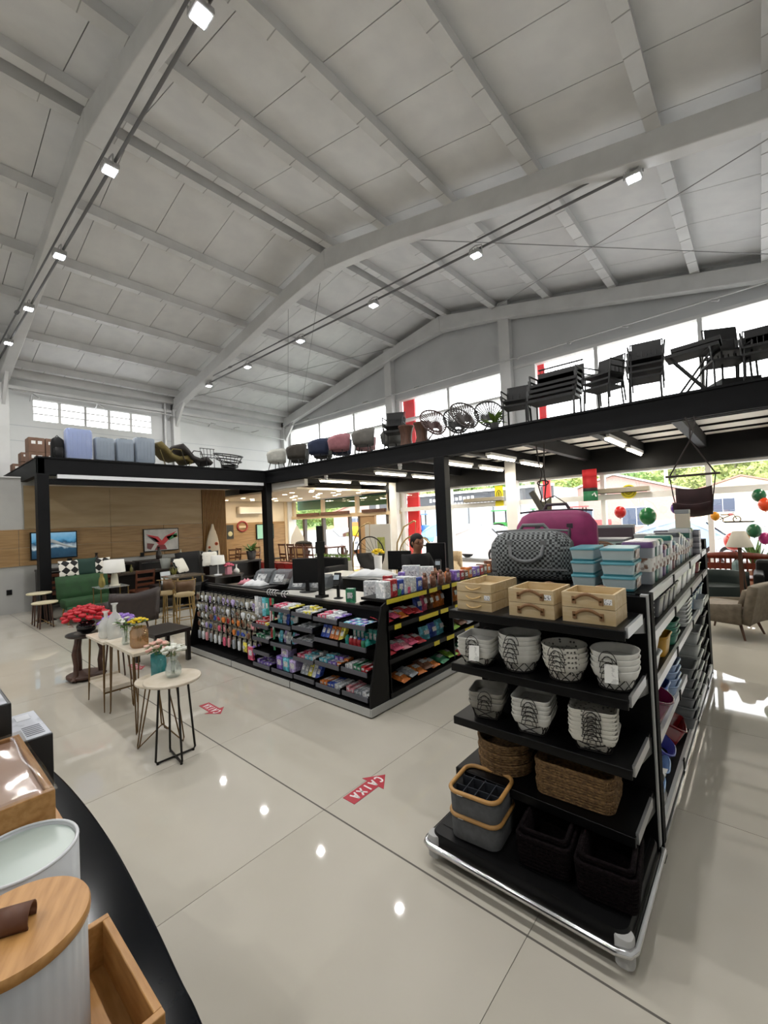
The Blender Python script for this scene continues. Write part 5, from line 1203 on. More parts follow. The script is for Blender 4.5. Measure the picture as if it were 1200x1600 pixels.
one('white_book', MB().box((0, 0, .13), (.03, .2, .26), ry=-.3).box((.06, 0, .01), (.14, .2, .02)), mat('book_paper', '#b9bfc2', .6), 'open white book leaning on the low black bookcase', 'book', (-9.9, 3.95, .61))
# black recliner with chevron cushions
BV = mat('black_velvet', '#08080a', .9)
t = thing('black_chaise', 'black velvet chaise beside the long dark counter', 'chaise', (-10.45, 4.98, 0), .2)
MB().rlathe([(.95, .2), (1, .25), (1, .4), (.94, .45)], .7, 1.0, 5, rc=.2).build('seat', BV, t); MB().sheet([[(-.28-.05*i, -.3+.62*j/6, .4+.2*i) for j in range(7)] for i in range(5)], .12).build('backrest', BV, t)
for sx in (-1, 1):
    for sy in (-1, 1): MB().tube([(sx*.27, sy*.4, .21), (sx*.28, sy*.42, 0)], [.02, .014], 8).build('leg', PLBLACK, t)
CHV = mat('chevron_fabric', '#0f0f10', .85, col2='#d5d2c8', scale=3.2, kind='wave', lo=.45, hi=.55, stretch=(1, 4, 4))
cushion('black and white zigzag cushion, lower one sliding off the black chaise', (-10.5, 4.62, .72), .5, -.5, .42, CHV); cushion('black and white zigzag cushion on the chaise towards the surfboard', (-10.55, 5.3, .8), -.4, -.35, .42, CHV)
shade_lamp('small white shaded lamp beside the pink flowers', (-10.9, 5.2, .45), .45, .14, .16, .2, WHITE, WHITE, SHW).location = (-9.4, 4.9, .70)
desk('small dark end table carrying a lamp and pink flowers', -9.65, -9.15, 4.7, 5.4, .70)
t = thing('pink_vase', 'pink vase of pink blossoms on the small dark end table', 'flowers', (-9.3, 5.1, .70)); MB().bx(-.06, .06, -.06, .06, 0, .18).build('vase', mat('pink_ceramic', '#c07f8e', .4), t, bevel=.01); bouquet(t, (0, 0, .2), .1, 12, mat('coral_petal', '#cf5f76', .7), 8, .5, .035)
for k in range(2): one('white_bottle_vase', MB().lathe([(.05, 0), (.075, .03), (.06, .08), (.015, .12), (.015, .18), (.026, .2)], 18), mat('white_ceramic', '#cfd0cc', .25), 'small white ceramic bottle vase on the dark end table, %s from the pink vase' % ORD[k], 'vase', (-9.45+.08*k, 5.2+.14*k, .70))
# surfboard, screens and painting on the timber wall
t = thing('surfboard', 'white surfboard with orange marks standing against the slatted wall', 'surfboard', (W+.16, 6.6, .02), 0)
n = 16; prof = []
def sbw(v): return .255*math.sin(PI*min(1, v*.5+.0))**.6 if False else .25*(1-(2*v-.85)**2*.75 if v < .9 else max(.0, (1-v)/.1*.70))
vs = []; fs = []
for i in range(n+1):
    v = i/n; w = .24*max(0.02, (1-abs(2*v-.8)**2.6/1.6)) if v > .4 else .24*(.62+.38*math.sin(PI/2*v/.4)); w = w if v < .97 else .03
    z = v*1.88
    for j in range(10):
        a = 2*PI*j/10; vs.append((.035*math.sin(a)+.02*(2*v-1)**2, w*math.cos(a), z))
for i in range(n):
    for j in range(10): fs.append((i*10+j, i*10+(j+1) % 10, (i+1)*10+(j+1) % 10, (i+1)*10+j))
MB().add(vs, fs, True).add(vs[:10], [tuple(range(9, -1, -1))]).add(vs[-10:], [tuple(range(10))]).build('board', mat('surf_white', '#cfc3ae', .3, col2='#c3b59c', scale=2), t)
sbm = mat('surf_orange', '#c2562a', .4)
for y, z, r in ((-.13, 1.16, .04), (.1, 1.26, .055)): MB().lathe([(r, 0), (r, .004), (r*.5, .004), (r*.5, 0)], 14).xf(Matrix.Translation((.045, y, z)) @ Matrix.Rotation(PI/2, 4, 'Y')).build('round_mark', sbm, t)
MB().lathe([(.065, 0), (.065, .004)], 16).xf(Matrix.Translation((.042, -.13, 1.02)) @ Matrix.Rotation(PI/2, 4, 'Y')).build('round_mark', mat('surf_teal', '#1f3f4d', .4), t)
for y in (-.17, .17): MB().box((.045, y, .83), (.03, .16, .03)).build('wall_bracket', mat('clear_bracket', '#c9c6c0', .3), t)
def screen(name, label, y0, y1, z0, z1, pic, bezel, x=W+.03):
    t = thing(name, label, 'television' if 'tele' in name else 'picture', (x, (y0+y1)/2, z0)); w, h = y1-y0, z1-z0
    MB().box((.03, 0, h/2), (.04, w, h)).build('housing', bezel, t, bevel=.004); p = MB().box((.052, 0, h/2), (.004, w-.05, h-.05)).build('screen', pic, t); return t, w, h
def wave_pic():
    m_ = mat('wave_screen', '#2f6d9a', .25, emit=.35); nt = m_.node_tree; N = nt.nodes; L_ = nt.links; b = N['Principled BSDF']
    tc = N.new('ShaderNodeTexCoord'); sp_ = N.new('ShaderNodeSeparateXYZ'); L_.new(tc.outputs['Object'], sp_.inputs[0])
    no = N.new('ShaderNodeTexNoise'); no.inputs['Scale'].default_value = 6; L_.new(tc.outputs['Object'], no.inputs['Vector'])
    ad = N.new('ShaderNodeMath'); ad.operation = 'MULTIPLY_ADD'; L_.new(no.outputs['Fac'], ad.inputs[0]); ad.inputs[1].default_value = .25; L_.new(sp_.outputs['Z'], ad.inputs[2])
    r = N.new('ShaderNodeValToRGB'); e = r.color_ramp.elements
    e[0].position = .2; e[0].color = lin('#1c3a50'); e[1].position = .75; e[1].color = lin('#7fb0cf')
    for p, c in ((.36, '#274b63'), (.42, '#b9c6cc'), (.5, '#1f4a68'), (.56, '#4f8fb8')):
        q = e.new(p); q.color = lin(c)
    L_.new(ad.outputs[0], r.inputs[0]); L_.new(r.outputs[0], b.inputs['Base Color']); L_.new(r.outputs[0], b.inputs['Emission Color']); return m_
t, w, h = screen('wall_television', 'wall television showing an ocean wave, partly behind the black post', 2.15, 3.08, 1.2, 1.86, wave_pic(), PLBLACK)
MB().sheet([[(.056, .42-.62*u, .24+.16*math.sin(u*2.2)*u*1.2+v*(.02+.10*u)) for v in (0, .5, 1)] for u in [i/8 for i in range(9)]], .004).build('wave_foam', mat('foam_white', '#c3ccd2', .5), t)
t, w, h = screen('framed_painting', 'framed painting of a red and green macaw on the timber wall', 4.63, 5.6, 1.18, 1.83, mat('canvas_grey', '#a9a8a6', .6, col2='#c4c2be', scale=5), PLBLACK)
def patch(par, pts, c, x=.056): MB().add([(x, y, z) for y, z in pts]+[(x+.003, y, z) for y, z in pts], [tuple(range(len(pts))), tuple(range(2*len(pts)-1, len(pts)-1, -1))]+[(i, i+len(pts), (i+1) % len(pts)+len(pts), (i+1) % len(pts)) for i in range(len(pts))]).build('painted_feather', mat('paint'+c, c, .5), par)
for pts, c in (([(-.42, .5), (-.1, .42), (0, .3), (.1, .42), (.42, .56), (.2, .33), (.05, .18), (-.08, .18), (-.2, .33)], '#b3202a'), ([(-.4, .46), (-.15, .36), (-.05, .25), (-.2, .28)], '#3c3f44'), ([(.12, .4), (.43, .5), (.44, .4), (.2, .3)], '#2f7a46'), ([(.3, .45), (.44, .44), (.44, .37), (.34, .38)], '#c79a2c'), ([(-.12, .18), (.08, .18), (.14, .04), (-.2, .04)], '#7a1c24'), ([(-.4, .25), (-.2, .22), (-.3, .06), (-.4, .1)], '#6d3a3a')): patch(t, pts, c)
for y, z, lb in ((1.76, .5, 'black wall socket low on the grey wall near the edge'), (2.92, 1.12, 'black socket box below the wave television'), (4.6, 1.12, 'black socket box below the macaw painting')):
    t = thing('wall_socket', lb, 'socket', (W+.0 if z < 1 else W+.03, y, z)); MB().box((.008, 0, 0), (.016, .1, .12)).build('plate', PLBLACK, t, bevel=.003); MB().box((.018, 0, 0), (.006, .05, .06)).build('insert', MATTE_BLACK, t)
# lounge interior
t = thing('air_conditioner', 'white wall air conditioner above the lounge tables', 'air conditioner', (L+.125, 9.78, 2.28)); MB().box((-.03, 0, .15), (.07, .9, .2)).build('wall_plate', WHITE, t); MB().box((.11, 0, .15), (.22, 1.15, .3)).build('casing', mat('ac_cream', '#d8cfc0', .4), t, bevel=.04); MB().box((.2, 0, .03), (.06, 1.05, .03)).build('louvre', WHITE, t)
t = thing('wall_wreath', 'round red and black sign on the lounge wall below the air conditioner', 'sign', (L+.09, 9.45, 1.78)); MB().tube([(.02, .22*math.cos(a), .2*math.sin(a)) for a in [2*PI*i/20 for i in range(20)]], .035, 8, closed=True).build('ring', mat('sign_red', '#8d2f2a', .5), t); MB().box((.02, 0, -.02), (.02, .3, .09)).build('band', mat('sign_cream', '#c7b494', .5), t)
t = thing('lounge_poster', 'narrow dark poster with round emblem beside the slatted wall', 'poster', (L+.09, 8.9, 1.3)); MB().box((.01, 0, .28), (.02, .3, .56)).build('sheet', mat('poster_dark', '#2a2a24', .5), t); MB().lathe([(.1, 0), (.1, .006), (.06, .006)], 16).xf(Matrix.Translation((.02, 0, .2)) @ Matrix.Rotation(PI/2, 4, 'Y')).build('emblem', mat('poster_cream', '#b9b48c', .5), t)
t = thing('lounge_television', 'pale green lit screen on the lounge wall', 'television', (L+.09, 10.5, 1.2)); MB().box((.03, 0, .32), (.05, .85, .64)).build('housing', PLBLACK, t); MB().box((.058, 0, .32), (.004, .78, .58)).build('screen', mat('mint_screen', '#7fae9a', .3, emit=.25), t)
for k, x in enumerate((-15.9, -15.75)): one('wall_switch', MB().box((0, 0, 0), (.012, .08, .12)), PLBLACK, 'black switch on the lounge wall left of the air conditioner, %s of two' % ORD[k], 'switch', (L+.07, 8.55+.16*k, 2.05))
t = thing('white_sail_board', 'white pointed board leaning in the lounge beside the black post', 'board', (-13.9, 10.6, 0), -.5); MB().add([(-.02, -.28, .9), (-.02, .28, .9), (-.02, .25, 1.25), (-.02, .0, 1.75), (-.02, -.22, 1.3), (.02, -.28, .9), (.02, .28, .9), (.02, .25, 1.25), (.02, .0, 1.75), (.02, -.22, 1.3)], [(4,3,2,1,0), (5,6,7,8,9), (0,1,6,5), (1,2,7,6), (2,3,8,7), (3,4,9,8), (4,0,5,9)]).build('board', mat('sail_white', '#cfcdc8', .4), t); MB().box((0, 0, .45), (.3, .4, .9)).build('plinth', mat('plinth_tan', '#9a7d55', .6), t)
for k, (x, y, rz, c) in enumerate(((-15.3, 8.6, 0, '#8d6c50'), (-15.2, 9.4, .5, '#b04a6a'), (-14.6, 10.2, 2.6, '#2c2826'), (-14.8, 8.4, 1.2, '#6d4a32'))):
    wchair('%s upholstered lounge chair, %s from the slatted wall' % (('tan', 'rose pink', 'black', 'brown')[k], ORD[k]), (x, y, 0), rz, mat('lounge_wood', '#5b3a22', .5), mat('loungeseat'+c, c, .8), .95)
t = thing('lounge_table', 'round wooden lounge table in the deep end', 'table', (-14.9, 9.1, 0)); MB().lathe([(.4, .72), (.42, .74), (.4, .76)], 28).build('table_top', MATS['lounge_wood'], t); MB().lathe([(.2, 0), (.05, .06), (.05, .72)], 14).build('pedestal', MATS['lounge_wood'], t)
leafy('green plant in a dark pot on the long dark counter', (-11.0, 6.75, .84), mat('dark_pot', '#1d1815', .5), .24, .14, .3, 26, 12)
t = thing('dining_table', 'dark wooden dining table in the window bay of the lounge', 'table', (-12.3, 10.2, 0)); CH = MATS['cherry_wood']; MB().box((0, 0, .92), (2.2, .9, .05)).build('table_top', CH, t)
for sx in (-1, 1):
    for sy in (-1, 1): MB().box((sx*1.0, sy*.38, .45), (.08, .08, .9)).build('leg', CH, t)
for k in range(4): wchair('high-backed dining chair at the window table, %s from the lounge wall' % ORD[k], (-13.05+.5*k, 9.5, 0), PI, CH, None, 1.1)
one('black_bag', MB().ell((0, 0, .1), (.45, .2, .1), 14, 8), MATTE_BLACK, 'black folded cover lying on the window dining table', 'cover', (-13.0, 10.2, .945))
for k in range(6):
    t = thing('red_bin', 'red square basket in the row before the lounge, %s from the dark counter' % ORD[k], 'bin', (-12.7+.42*k, 8.2, 0), 0, 'red baskets'); MB().taper((0, 0, .05), (.3, .3), (.38, .36), .52).build('body', mat('red_bin', '#a8121c', .4), t); MB().tube([(-.19, -.18, .57), (.19, -.18, .57), (.19, .18, .57), (-.19, .18, .57)], .014, 6, closed=True).build('rim', mat('red_rim', '#6d0d12', .4), t)
    for sx in (-1, 1): MB().box((sx*.12, 0, .025), (.04, .3, .05)).build('runner', MATTE_BLACK, t)
# ================================================================ goods stored on the mezzanine
MT = 3.447
CARD = mat('cardboard', '#7d6150', .8, col2='#6d5344', scale=4)
def carton(label, loc, w, d, h, rz=0):
    t = thing('cardboard_box', label, 'box', loc, rz, 'cartons on the mezzanine'); MB().box((0, 0, h/2), (w, d, h)).build('body', CARD, t, bevel=.004)
    MB().box((0, 0, h+.001), (w*1.0, .05, .003)).build('tape', mat('brown_tape', '#a08a6a', .4), t)
    for s in (-.2, .2): MB().box((w/2+.002, d*s, h*.66), (.003, d*.26, h*.22)).build('shipping_label', TAGW, t)
    return t
for r in range(2):
    for k in range(3): carton('brown carton near the mezzanine corner, %s row, %s from the wall side' % (('lower', 'upper')[r], ORD[k]), (-13.2, 2.32+.33*k, MT+.345*r), .4, .31, .34)
for r in range(2): carton('small brown carton at the deep end of the mezzanine, %s one' % ('lower', 'upper')[r], (-14.4, 2.36, MT+.25*r), .4, .3, .24)
carton('low brown carton furthest back on the mezzanine', (-15.3, 2.32, MT), .4, .3, .3)
t = thing('backpack', 'black rounded backpack between the cartons and the blue suitcase', 'bag', (-11.75, 2.46, MT)); MB().rlathe([(.85, 0), (1, .06), (1, .36), (.85, .46), (.4, .51)], .24, .24, 5, rc=.35).build('body', MATTE_BLACK, t); MB().rlathe([(.8, .05), (1, .1), (1, .24), (.7, .27)], .1, .18, 4, rc=.3, c=(.1, 0, 0)).build('pocket', PLBLACK, t); MB().tube([(0, -.04, .5), (0, 0, .55), (0, .04, .5)], .012, 6).build('grab_handle', PLBLACK, t)
def suitcase(label, y, w, h, m_, film=False):
    t = thing('suitcase', label, 'suitcase', (-11.72, y, MT), 0, 'hard suitcases'); d = .26
    MB().rlathe([(.93, 0), (1, .03), (1, h-.09), (.93, h-.055)], d, w, 5, rc=.2, c=(0, 0, .05)).build('shell', m_, t)
    for k in range(6): MB().bx(d/2-.004, d/2+.006, -w*.42+k*w*.168-.008, -w*.42+k*w*.168+.008, .12, h-.1).build('rib', m_, t)
    MB().tube([(0, -.08, h-.02), (0, -.07, h+.015), (0, .07, h+.015), (0, .08, h-.02)], .012, 6).build('handle', PLBLACK, t)
    for sx in (-1, 1):
        for sy in (-1, 1): MB().lathe([(.025, 0), (.025, .04), (.015, .06)], 10, c=(sx*.09, sy*w*.4, 0)).build('wheel', PLBLACK, t)
    if film: MB().rlathe([(1.03, .02), (1.05, .1), (1.06, h*.5), (1.05, h-.06), (.9, h+.01)], d, w, 5, rc=.22).build('film_wrap', mat('glossy_film', '#c9d4ee', .12, alpha=.3), t)
BLS = mat('blue_suitcase', '#7d8fc0', .35, col2='#7183b6', scale=3); GRS = mat('grey_suitcase', '#8a95a3', .4, col2='#818c9a', scale=3)
suitcase('film-wrapped pale blue suitcase, tallest on the mezzanine', 2.85, .50, .72, BLS, True)
suitcase('grey hard suitcase next to the film-wrapped blue one', 3.36, .40, .58, GRS); suitcase('grey hard suitcase with black handle in the middle of three', 3.79, .38, .60, GRS); suitcase('grey hard suitcase beside the olive lounger, tall one', 4.25, .46, .68, GRS)
def lounger(label, y, m_, w=.55, flip=1):
    t = thing('rattan_lounger', label, 'lounger', (-11.85, y, MT), .12*flip); pts = [(-.42, .58), (-.28, .46), (-.1, .27), (.1, .22), (.32, .27), (.46, .14)]
    MB().sheet([[(-w/2+w*j/5, p[0]*flip, p[1]) for j in range(6)] for p in pts], .11).build('seat_shell', m_, t)
    for s in (-1, 1):
        MB().tube([(s*w*.45, -.42*flip, .4), (s*w*.47, -.3*flip, .02), (s*w*.47, .35*flip, .02), (s*w*.45, .42*flip, .2)], .014, 6).build('runner', m_, t)
        MB().tube([(s*w*.5, -.2*flip, .32), (s*w*.52, -.1*flip, .45), (s*w*.52, .12*flip, .45), (s*w*.5, .2*flip, .22)], .014, 6).build('arm_hoop', m_, t)
OLV = mat('olive_rattan', '#6d5f2e', .7, col2='#574b22', scale=50, bump=.5); DRT = mat('dark_rattan', '#2b2522', .7, col2='#1f1a18', scale=50, bump=.5)
lounger('olive rattan lounger beside the grey suitcases', 4.95, OLV, .6); lounger('dark brown rattan lounger behind the olive one', 5.5, DRT, .6)
t = thing('wire_chair', 'black wire garden chair next to the papasan frame', 'chair', (-11.75, 6.02, MT))
for k in range(5): MB().tube([(-.2, -.2+.1*k, .62), (-.16, -.2+.1*k, .34), (.2, -.2+.1*k, .32)], .008, 5).build('wire', PLBLACK, t)
for z in (.45, .62): MB().tube([(-.18, -.22, z), (-.18, .22, z)], .01, 6).build('back_rail', PLBLACK, t)
for sx in (-1, 1):
    for sy in (-1, 1): MB().tube([(sx*.18, sy*.2, .33), (sx*.2, sy*.22, 0)], .01, 6).build('leg', PLBLACK, t)
t = thing('papasan_chair', 'black round papasan frame chair near the mezzanine corner', 'chair', (-11.8, 6.6, MT)); DK = PLBLACK
for z, r, dx in ((.46, .42, 0), (.3, .36, .03), (.16, .24, .05)): MB().tube([(dx+r*math.cos(a)*.9, r*math.sin(a), z+.1*(-math.cos(a))) for a in [2*PI*i/24 for i in range(24)]], .018, 6, closed=True).build('ring', DK, t)
for k in range(10): a = 2*PI*k/10; MB().tube([(.42*.9*math.cos(a), .42*math.sin(a), .46-.1*math.cos(a)), (.05+.2*math.cos(a), .22*math.sin(a), .16-.08*math.cos(a))], .008, 5).build('rib', DK, t)
MB().lathe([(.24, 0), (.2, .1), (.22, .16)], 18).build('base', DK, t)
# tub chairs in a row over the shop front
def tub_chair(label, x, c, leg=None, y=8.0, rz=0, s=1.0):
    m_ = mat('tub'+c, c, .8, col2=tuple(v*.8 for v in lin(c)[:3]), scale=10); t = thing('tub_chair', label, 'chair', (x, y, MT), rz, 'upholstered tub chairs')
    MB().rlathe([(.9, .26), (1, .3), (1, .37), (.92, .4)], .46, .46, 5, rc=.3).build('seat', m_, t)
    MB().sheet([[(.25*math.cos(a)*(1+.12*i/3), .25*math.sin(a)*(1+.12*i/3), .28+.085*i*(.75+.45*math.sin((j/10)*PI))) for j, a in enumerate([-.35*PI+1.7*PI*q/10-PI*.0+.0 for q in range(11)])] for i in range(5)], .05).xf(Matrix.Rotation(-.5*PI, 4, 'Z')).build('shell_back', m_, t)
    for sx in (-1, 1):
        for sy in (-1, 1): MB().tube([(sx*.14, sy*.14, .27), (sx*.2, sy*.2, 0)], [.014, .009], 6).build('leg', leg or PLBLACK, t)
for x, c, lb, rz in ((-11.3, '#b9b8b0', 'off-white tub chair nearest the mezzanine corner', .4), (-10.85, '#2e2f2c', 'charcoal tub chair beside the off-white one', .3), (-10.3, '#3f3a34', 'brown tub chair, third from the mezzanine corner', .3), (-9.75, '#35332f', 'dark taupe tub chair before the blue ones', .3), (-9.3, '#1f2a45', 'navy tub chair, one closer to the corner', .3), (-8.95, '#232b42', 'navy tub chair, one beside the pink chairs', .2), (-8.45, '#a36b72', 'dusty pink tub chair standing in front', .4), (-8.0, '#a87f82', 'dusty pink tub chair turned away', 2.6), (-7.55, '#6a6762', 'grey tub chair with wide shell', .5), (-7.05, '#5d5c58', 'dark grey tub chair at the end of the upholstered row', .4)):
    tubn = globals().get('tubn', 0)+1; tub_chair(lb, x, c, None, 7.95 if tubn % 2 else 8.5, rz)
def ratchair(label, loc, rz, m_, h=.85, arms=True, group='black garden chairs on the mezzanine', slats=7, legs=True):
    t = thing('garden_chair', label, 'chair', loc, rz, group)
    MB().box((0, 0, .43), (.46, .44, .03)).build('seat', m_, t)
    for k in range(slats): x = -.2+.4*k/(slats-1); MB().tube([(x, .21, .46), (x, .27, h)], .008, 5).build('back_slat', m_, t)
    MB().tube([(-.22, .21, .44), (-.23, .28, h), (.23, .28, h), (.22, .21, .44)], .014, 6).build('back_frame', m_, t); MB().box((0, .25, h-.12), (.42, .02, .2)).build('back_weave', m_, t)
    for sx in (-1, 1):
        if legs: MB().tube([(sx*.21, -.2, .43), (sx*.22, -.22, 0)], .013, 6).build('leg', m_, t); MB().tube([(sx*.21, .2, .43), (sx*.22, .25, 0)], .013, 6).build('leg', m_, t)
        if arms: MB().tube([(sx*.23, -.2, .43), (sx*.25, -.2, .64), (sx*.24, .25, .66)], .014, 6).build('armrest', m_, t)
    return t
BG = mat('black_garden', '#060607', .6)
for k in range(2): ratchair('round-backed black wire chair stacked by the upper post, %s' % ('lower', 'upper')[k], (-6.55, 8.0, MT+.14*k), .5, BG, .84, True, 'wire chairs by the post', 9)
for k, x in enumerate((-6.2, -5.75)):
    t = thing('log_stool', 'brown carved wooden stool on the mezzanine, %s' % ('by the wire chairs' if k == 0 else 'by the string chairs'), 'stool', (x, 8.0, MT)); MB().lathe([(.17, 0), (.13, .2), (.14, .35), (.18, .5)], 16, lobes=6, amp=.08).build('body', mat('carved_brown', '#5b3a28', .6, col2='#452a1c', scale=5, stretch=(6, 6, 1)), t); MB().lathe([(.19, .5), (.19, .53)], 16).build('top', MATS['carved_brown'], t)
def string_chair(label, x, m_, fr, rz):
    global scn; scn = globals().get('scn', 0)+1; t = thing('string_chair', label, 'chair', (x, 8.0 if scn % 2 else 8.3, MT), rz, 'string chairs on the mezzanine'); N = 30
    rim = [(.29*math.cos(a)*(1+.15*math.sin(a)), .08+.26*math.sin(a), .5+.33*math.sin(a)) for a in [2*PI*i/N for i in range(N)]]; hub = [(.07*math.cos(a), -.06+.06*math.sin(a), .3+.05*math.sin(a)) for a in [2*PI*i/N for i in range(N)]]
    MB().tube(rim, .02, 6, closed=True).build('rim', fr, t); MB().tube(hub, .012, 6, closed=True).build('hub_ring', fr, t)
    for k in range(N): MB().tube([rim[k], (rim[k][0]*.5, rim[k][1]*.5-.06, rim[k][2]*.55+.12), hub[k]], .014, 4).build('string', m_, t)
    MB().tube([(-.25, -.2, 0), (0, -.06, .3), (.25, -.2, 0)], .012, 6).build('leg', fr, t); MB().tube([(-.22, .25, 0), (0, -.02, .3), (.22, .25, 0)], .012, 6).build('leg', fr, t); MB().tube([(-.25, -.2, .01), (-.22, .25, .01)], .01, 6).build('foot_rail', fr, t); MB().tube([(.25, -.2, .01), (.22, .25, .01)], .01, 6).build('foot_rail', fr, t)
for x, c, lb, rz in ((-5.38, '#3a2320', 'maroon string chair, first after the wooden stools', .9), (-4.98, '#1c1b1b', 'black string chair, second after the wooden stools', .7), (-4.58, '#2c2421', 'brown string chair, third after the wooden stools', .9), (-4.2, '#1f1d1c', 'dark string chair next to the small green plant', .6)): string_chair(lb, x, mat('str'+c, c, .6), mat('strf'+c, c, .5), rz)
leafy('small green leafy plant among the string chairs', (-3.88, 7.85, MT), mat('dark_pot2', '#1b1a19', .6), .16, .1, .3, 18, 21, mat('fresh_leaf', '#5d7a22', .6))
# tall stacks of black rattan chairs
def chair_stack(x, n, rz, h0, what, dz=.1, y=8.05):
    for k in range(n): ratchair('%s, %s of the stack' % (what, POSN.get(n, ORD)[k] if n > 1 else 'only one'), (x+.012*k, y, MT+dz*k), rz, BG, h0, True, None, 7, k == 0 or k == n-1)
chair_stack(-3.5, 2, .2, .8, 'black rattan chair beside the plant')
for k in range(4): 
    t = thing('rattan_bench', 'black rattan two-seat bench, %s in the widest stack' % POSN[4][k], 'bench', (-2.78+.02*k, 8.05, MT+.09*k), 0, 'stacked rattan benches'); MB().box((0, 0, .42), (.84, .45, .05)).build('seat', BG, t); MB().box((0, .25, .62), (.84, .03, .28)).build('backrest', BG, t); MB().tube([(-.41, .26, .84), (.41, .26, .84)], .016, 6).build('top_rail', BG, t)
    for q in range(12): x_ = -.38+.069*q; MB().tube([(x_, .26, .76), (x_, .26, .84)], .006, 4).build('back_slat', BG, t)
    for sx in (-1, 1):
        MB().tube([(sx*.41, -.2, .02 if k == 0 else .3), (sx*.41, -.2, .62), (sx*.41, .25, .64)], .018, 6).build('armrest', BG, t)
        if k == 0: MB().tube([(sx*.4, .22, 0), (sx*.4, .22, .42)], .016, 6).build('leg', BG, t)
chair_stack(-1.95, 3, -.3, .8, 'black rattan chair beyond the bench stack')
chair_stack(-1.32, 4, .15, .82, 'black slatted chair in the second tall stack')
t = thing('folded_table', 'black folding table with chairs tucked against it on the mezzanine', 'table', (-.68, 8.0, MT)); MB().box((0, 0, .66), (.66, .4, .05), ry=-.06).build('table_top', BG, t); MB().box((.05, 0, .74), (.6, .36, .06), ry=-.06).build('spare_top', BG, t)
for sx in (-1, 1):
    for sy in (-1, 1): MB().tube([(sx*.28, sy*.16, .65), (-sx*.2, sy*.16, 0)], .016, 6).build('leg', BG, t)
chair_stack(-.3, 1, .4, .85, 'high black slatted bar chair above the folding table'); 
t = ratchair('tall black slatted chair perched at the highest point of the row', (-.25, 8.35, MT+.2), .5, BG, .92, False, None, 9); MB().box((0, 0, -.1), (.5, .5, .2)).build('support_box', BG, t)
chair_stack(.12, 2, 0, .8, 'black rattan chair at the far end of the mezzanine row'); chair_stack(.75, 3, 0, .8, 'black rattan chair past the end of the row')
# ================================================================ furniture towards the street front
def hang_ring(label, loc, ring_r, seatm, rz):
    t = thing('hanging_chair', label, 'chair', loc, rz)
    MB().tube([(-.55, 0, .02), (-.58, 0, .6), (-.52, 0, 1.2), (-.3, 0, 1.6), (0, 0, 1.74), (.06, 0, 1.72)], .02, 8).build('stand_arm', mat('champagne_gold', '#b09a6c', .3, .8), t)
    MB().tube([(.5*math.cos(a)-.1, .45*math.sin(a), .015) for a in [2*PI*i/28 for i in range(28)]], .016, 6, closed=True).build('stand_base', MATS['champagne_gold'], t)
    MB().tube([(ring_r*math.cos(a), .05, .85+ring_r*1.05*math.sin(a)) for a in [2*PI*i/32 for i in range(32)]], .02, 8, closed=True).build('ring', seatm, t)
    MB().tube([(.05, 0, 1.72), (.0, .05, .85+ring_r*1.05)], .008, 6).build('chain', GOLD, t)
    rows = [[(ring_r*.95*math.cos(a)*k, .05+.3*(1-k*k)**.5 if k < 1 else .05, .85+ring_r*math.sin(a)*k) for a in [PI+PI*j/12 for j in range(13)]] for k in (1, .8, .55, .3)]
    MB().sheet(rows, .03).build('seat_shell', mat('charcoal_fabric', '#2a2928', .85), t)
    for q in range(7): a = PI*(q+1)/8; MB().tube([(ring_r*math.cos(a), .05, .85+ring_r*1.05*math.sin(a)), (ring_r*.4*math.cos(a), .3, .9)], .006, 5).build('cord', seatm, t)
    return t
hang_ring('hanging ring chair with gold stand nearer the lounge, black seat', (-8.5, 9.0, 0), .46, mat('black_ring', '#1a1612', .4, .4), .2)
hang_ring('hanging ring chair with pale gold stand behind the tills', (-6.55, 8.6, 0), .5, mat('champagne_gold', '#b09a6c', .3, .8), .1)
t = thing('display_partition', 'white freestanding partition panel near the shop doors', 'partition', (-9.3, 10.3, 0)); MB().box((0, 0, .85), (1.1, .06, 1.64)).build('panel', mat('partition_grey', '#b9b8b4', .6), t); MB().box((0, 0, .015), (1.1, .4, .03)).build('base', ALU, t); MB().box((.15, -.04, 1.0), (.3, .02, .5)).build('green_print', mat('print_green', '#7c8a3c', .6, col2='#a8a868', scale=9), t)
for k, x in enumerate((-10.9, -10.15)):
    t = thing('planter_box', 'pale concrete planter with clipped green hedge, %s from the lounge' % ORD[k], 'planter', (x, 9.4, 0)); MB().box((0, 0, .28), (.68, .34, .56)).build('box', mat('concrete_planter', '#9a9992', .8, col2='#8b8a83', scale=8), t, bevel=.01)
    r_ = random.Random(k); hm = MB()
    for q in range(160): 
        x_, y_, z_ = r_.uniform(-.32, .32), r_.uniform(-.15, .15), .56+r_.uniform(0, .17); a = r_.uniform(0, 6); hm.add([(x_-.03*math.cos(a), y_-.03*math.sin(a), z_), (x_+.03*math.cos(a), y_+.03*math.sin(a), z_), (x_+.02*math.cos(a+1), y_+.02*math.sin(a+1), z_+.05)], [(0, 1, 2)])
    hm.box((0, 0, .60), (.62, .28, .1)).build('hedge_leaves', mat('hedge_green', '#4a6a25', .7, col2='#6c8a38', scale=20), t, kind='stuff')
t = thing('black_sofa', 'black two-seat sofa in front of the hanging ring chairs', 'sofa', (-9.3, 7.9, 0), .0); MB().box((0, 0, .3), (1.3, .75, .3)).build('seat', BV, t, bevel=.05); MB().box((0, .33, .58), (1.3, .18, .45)).build('backrest', BV, t, bevel=.05)
for s in (-1, 1): MB().box((s*.6, 0, .42), (.16, .75, .4)).build('armrest', BV, t, bevel=.04); MB().box((s*.55, -.3, .075), (.06, .06, .15)).build('leg', PLBLACK, t); MB().box((s*.55, .3, .075), (.06, .06, .15)).build('leg', PLBLACK, t)
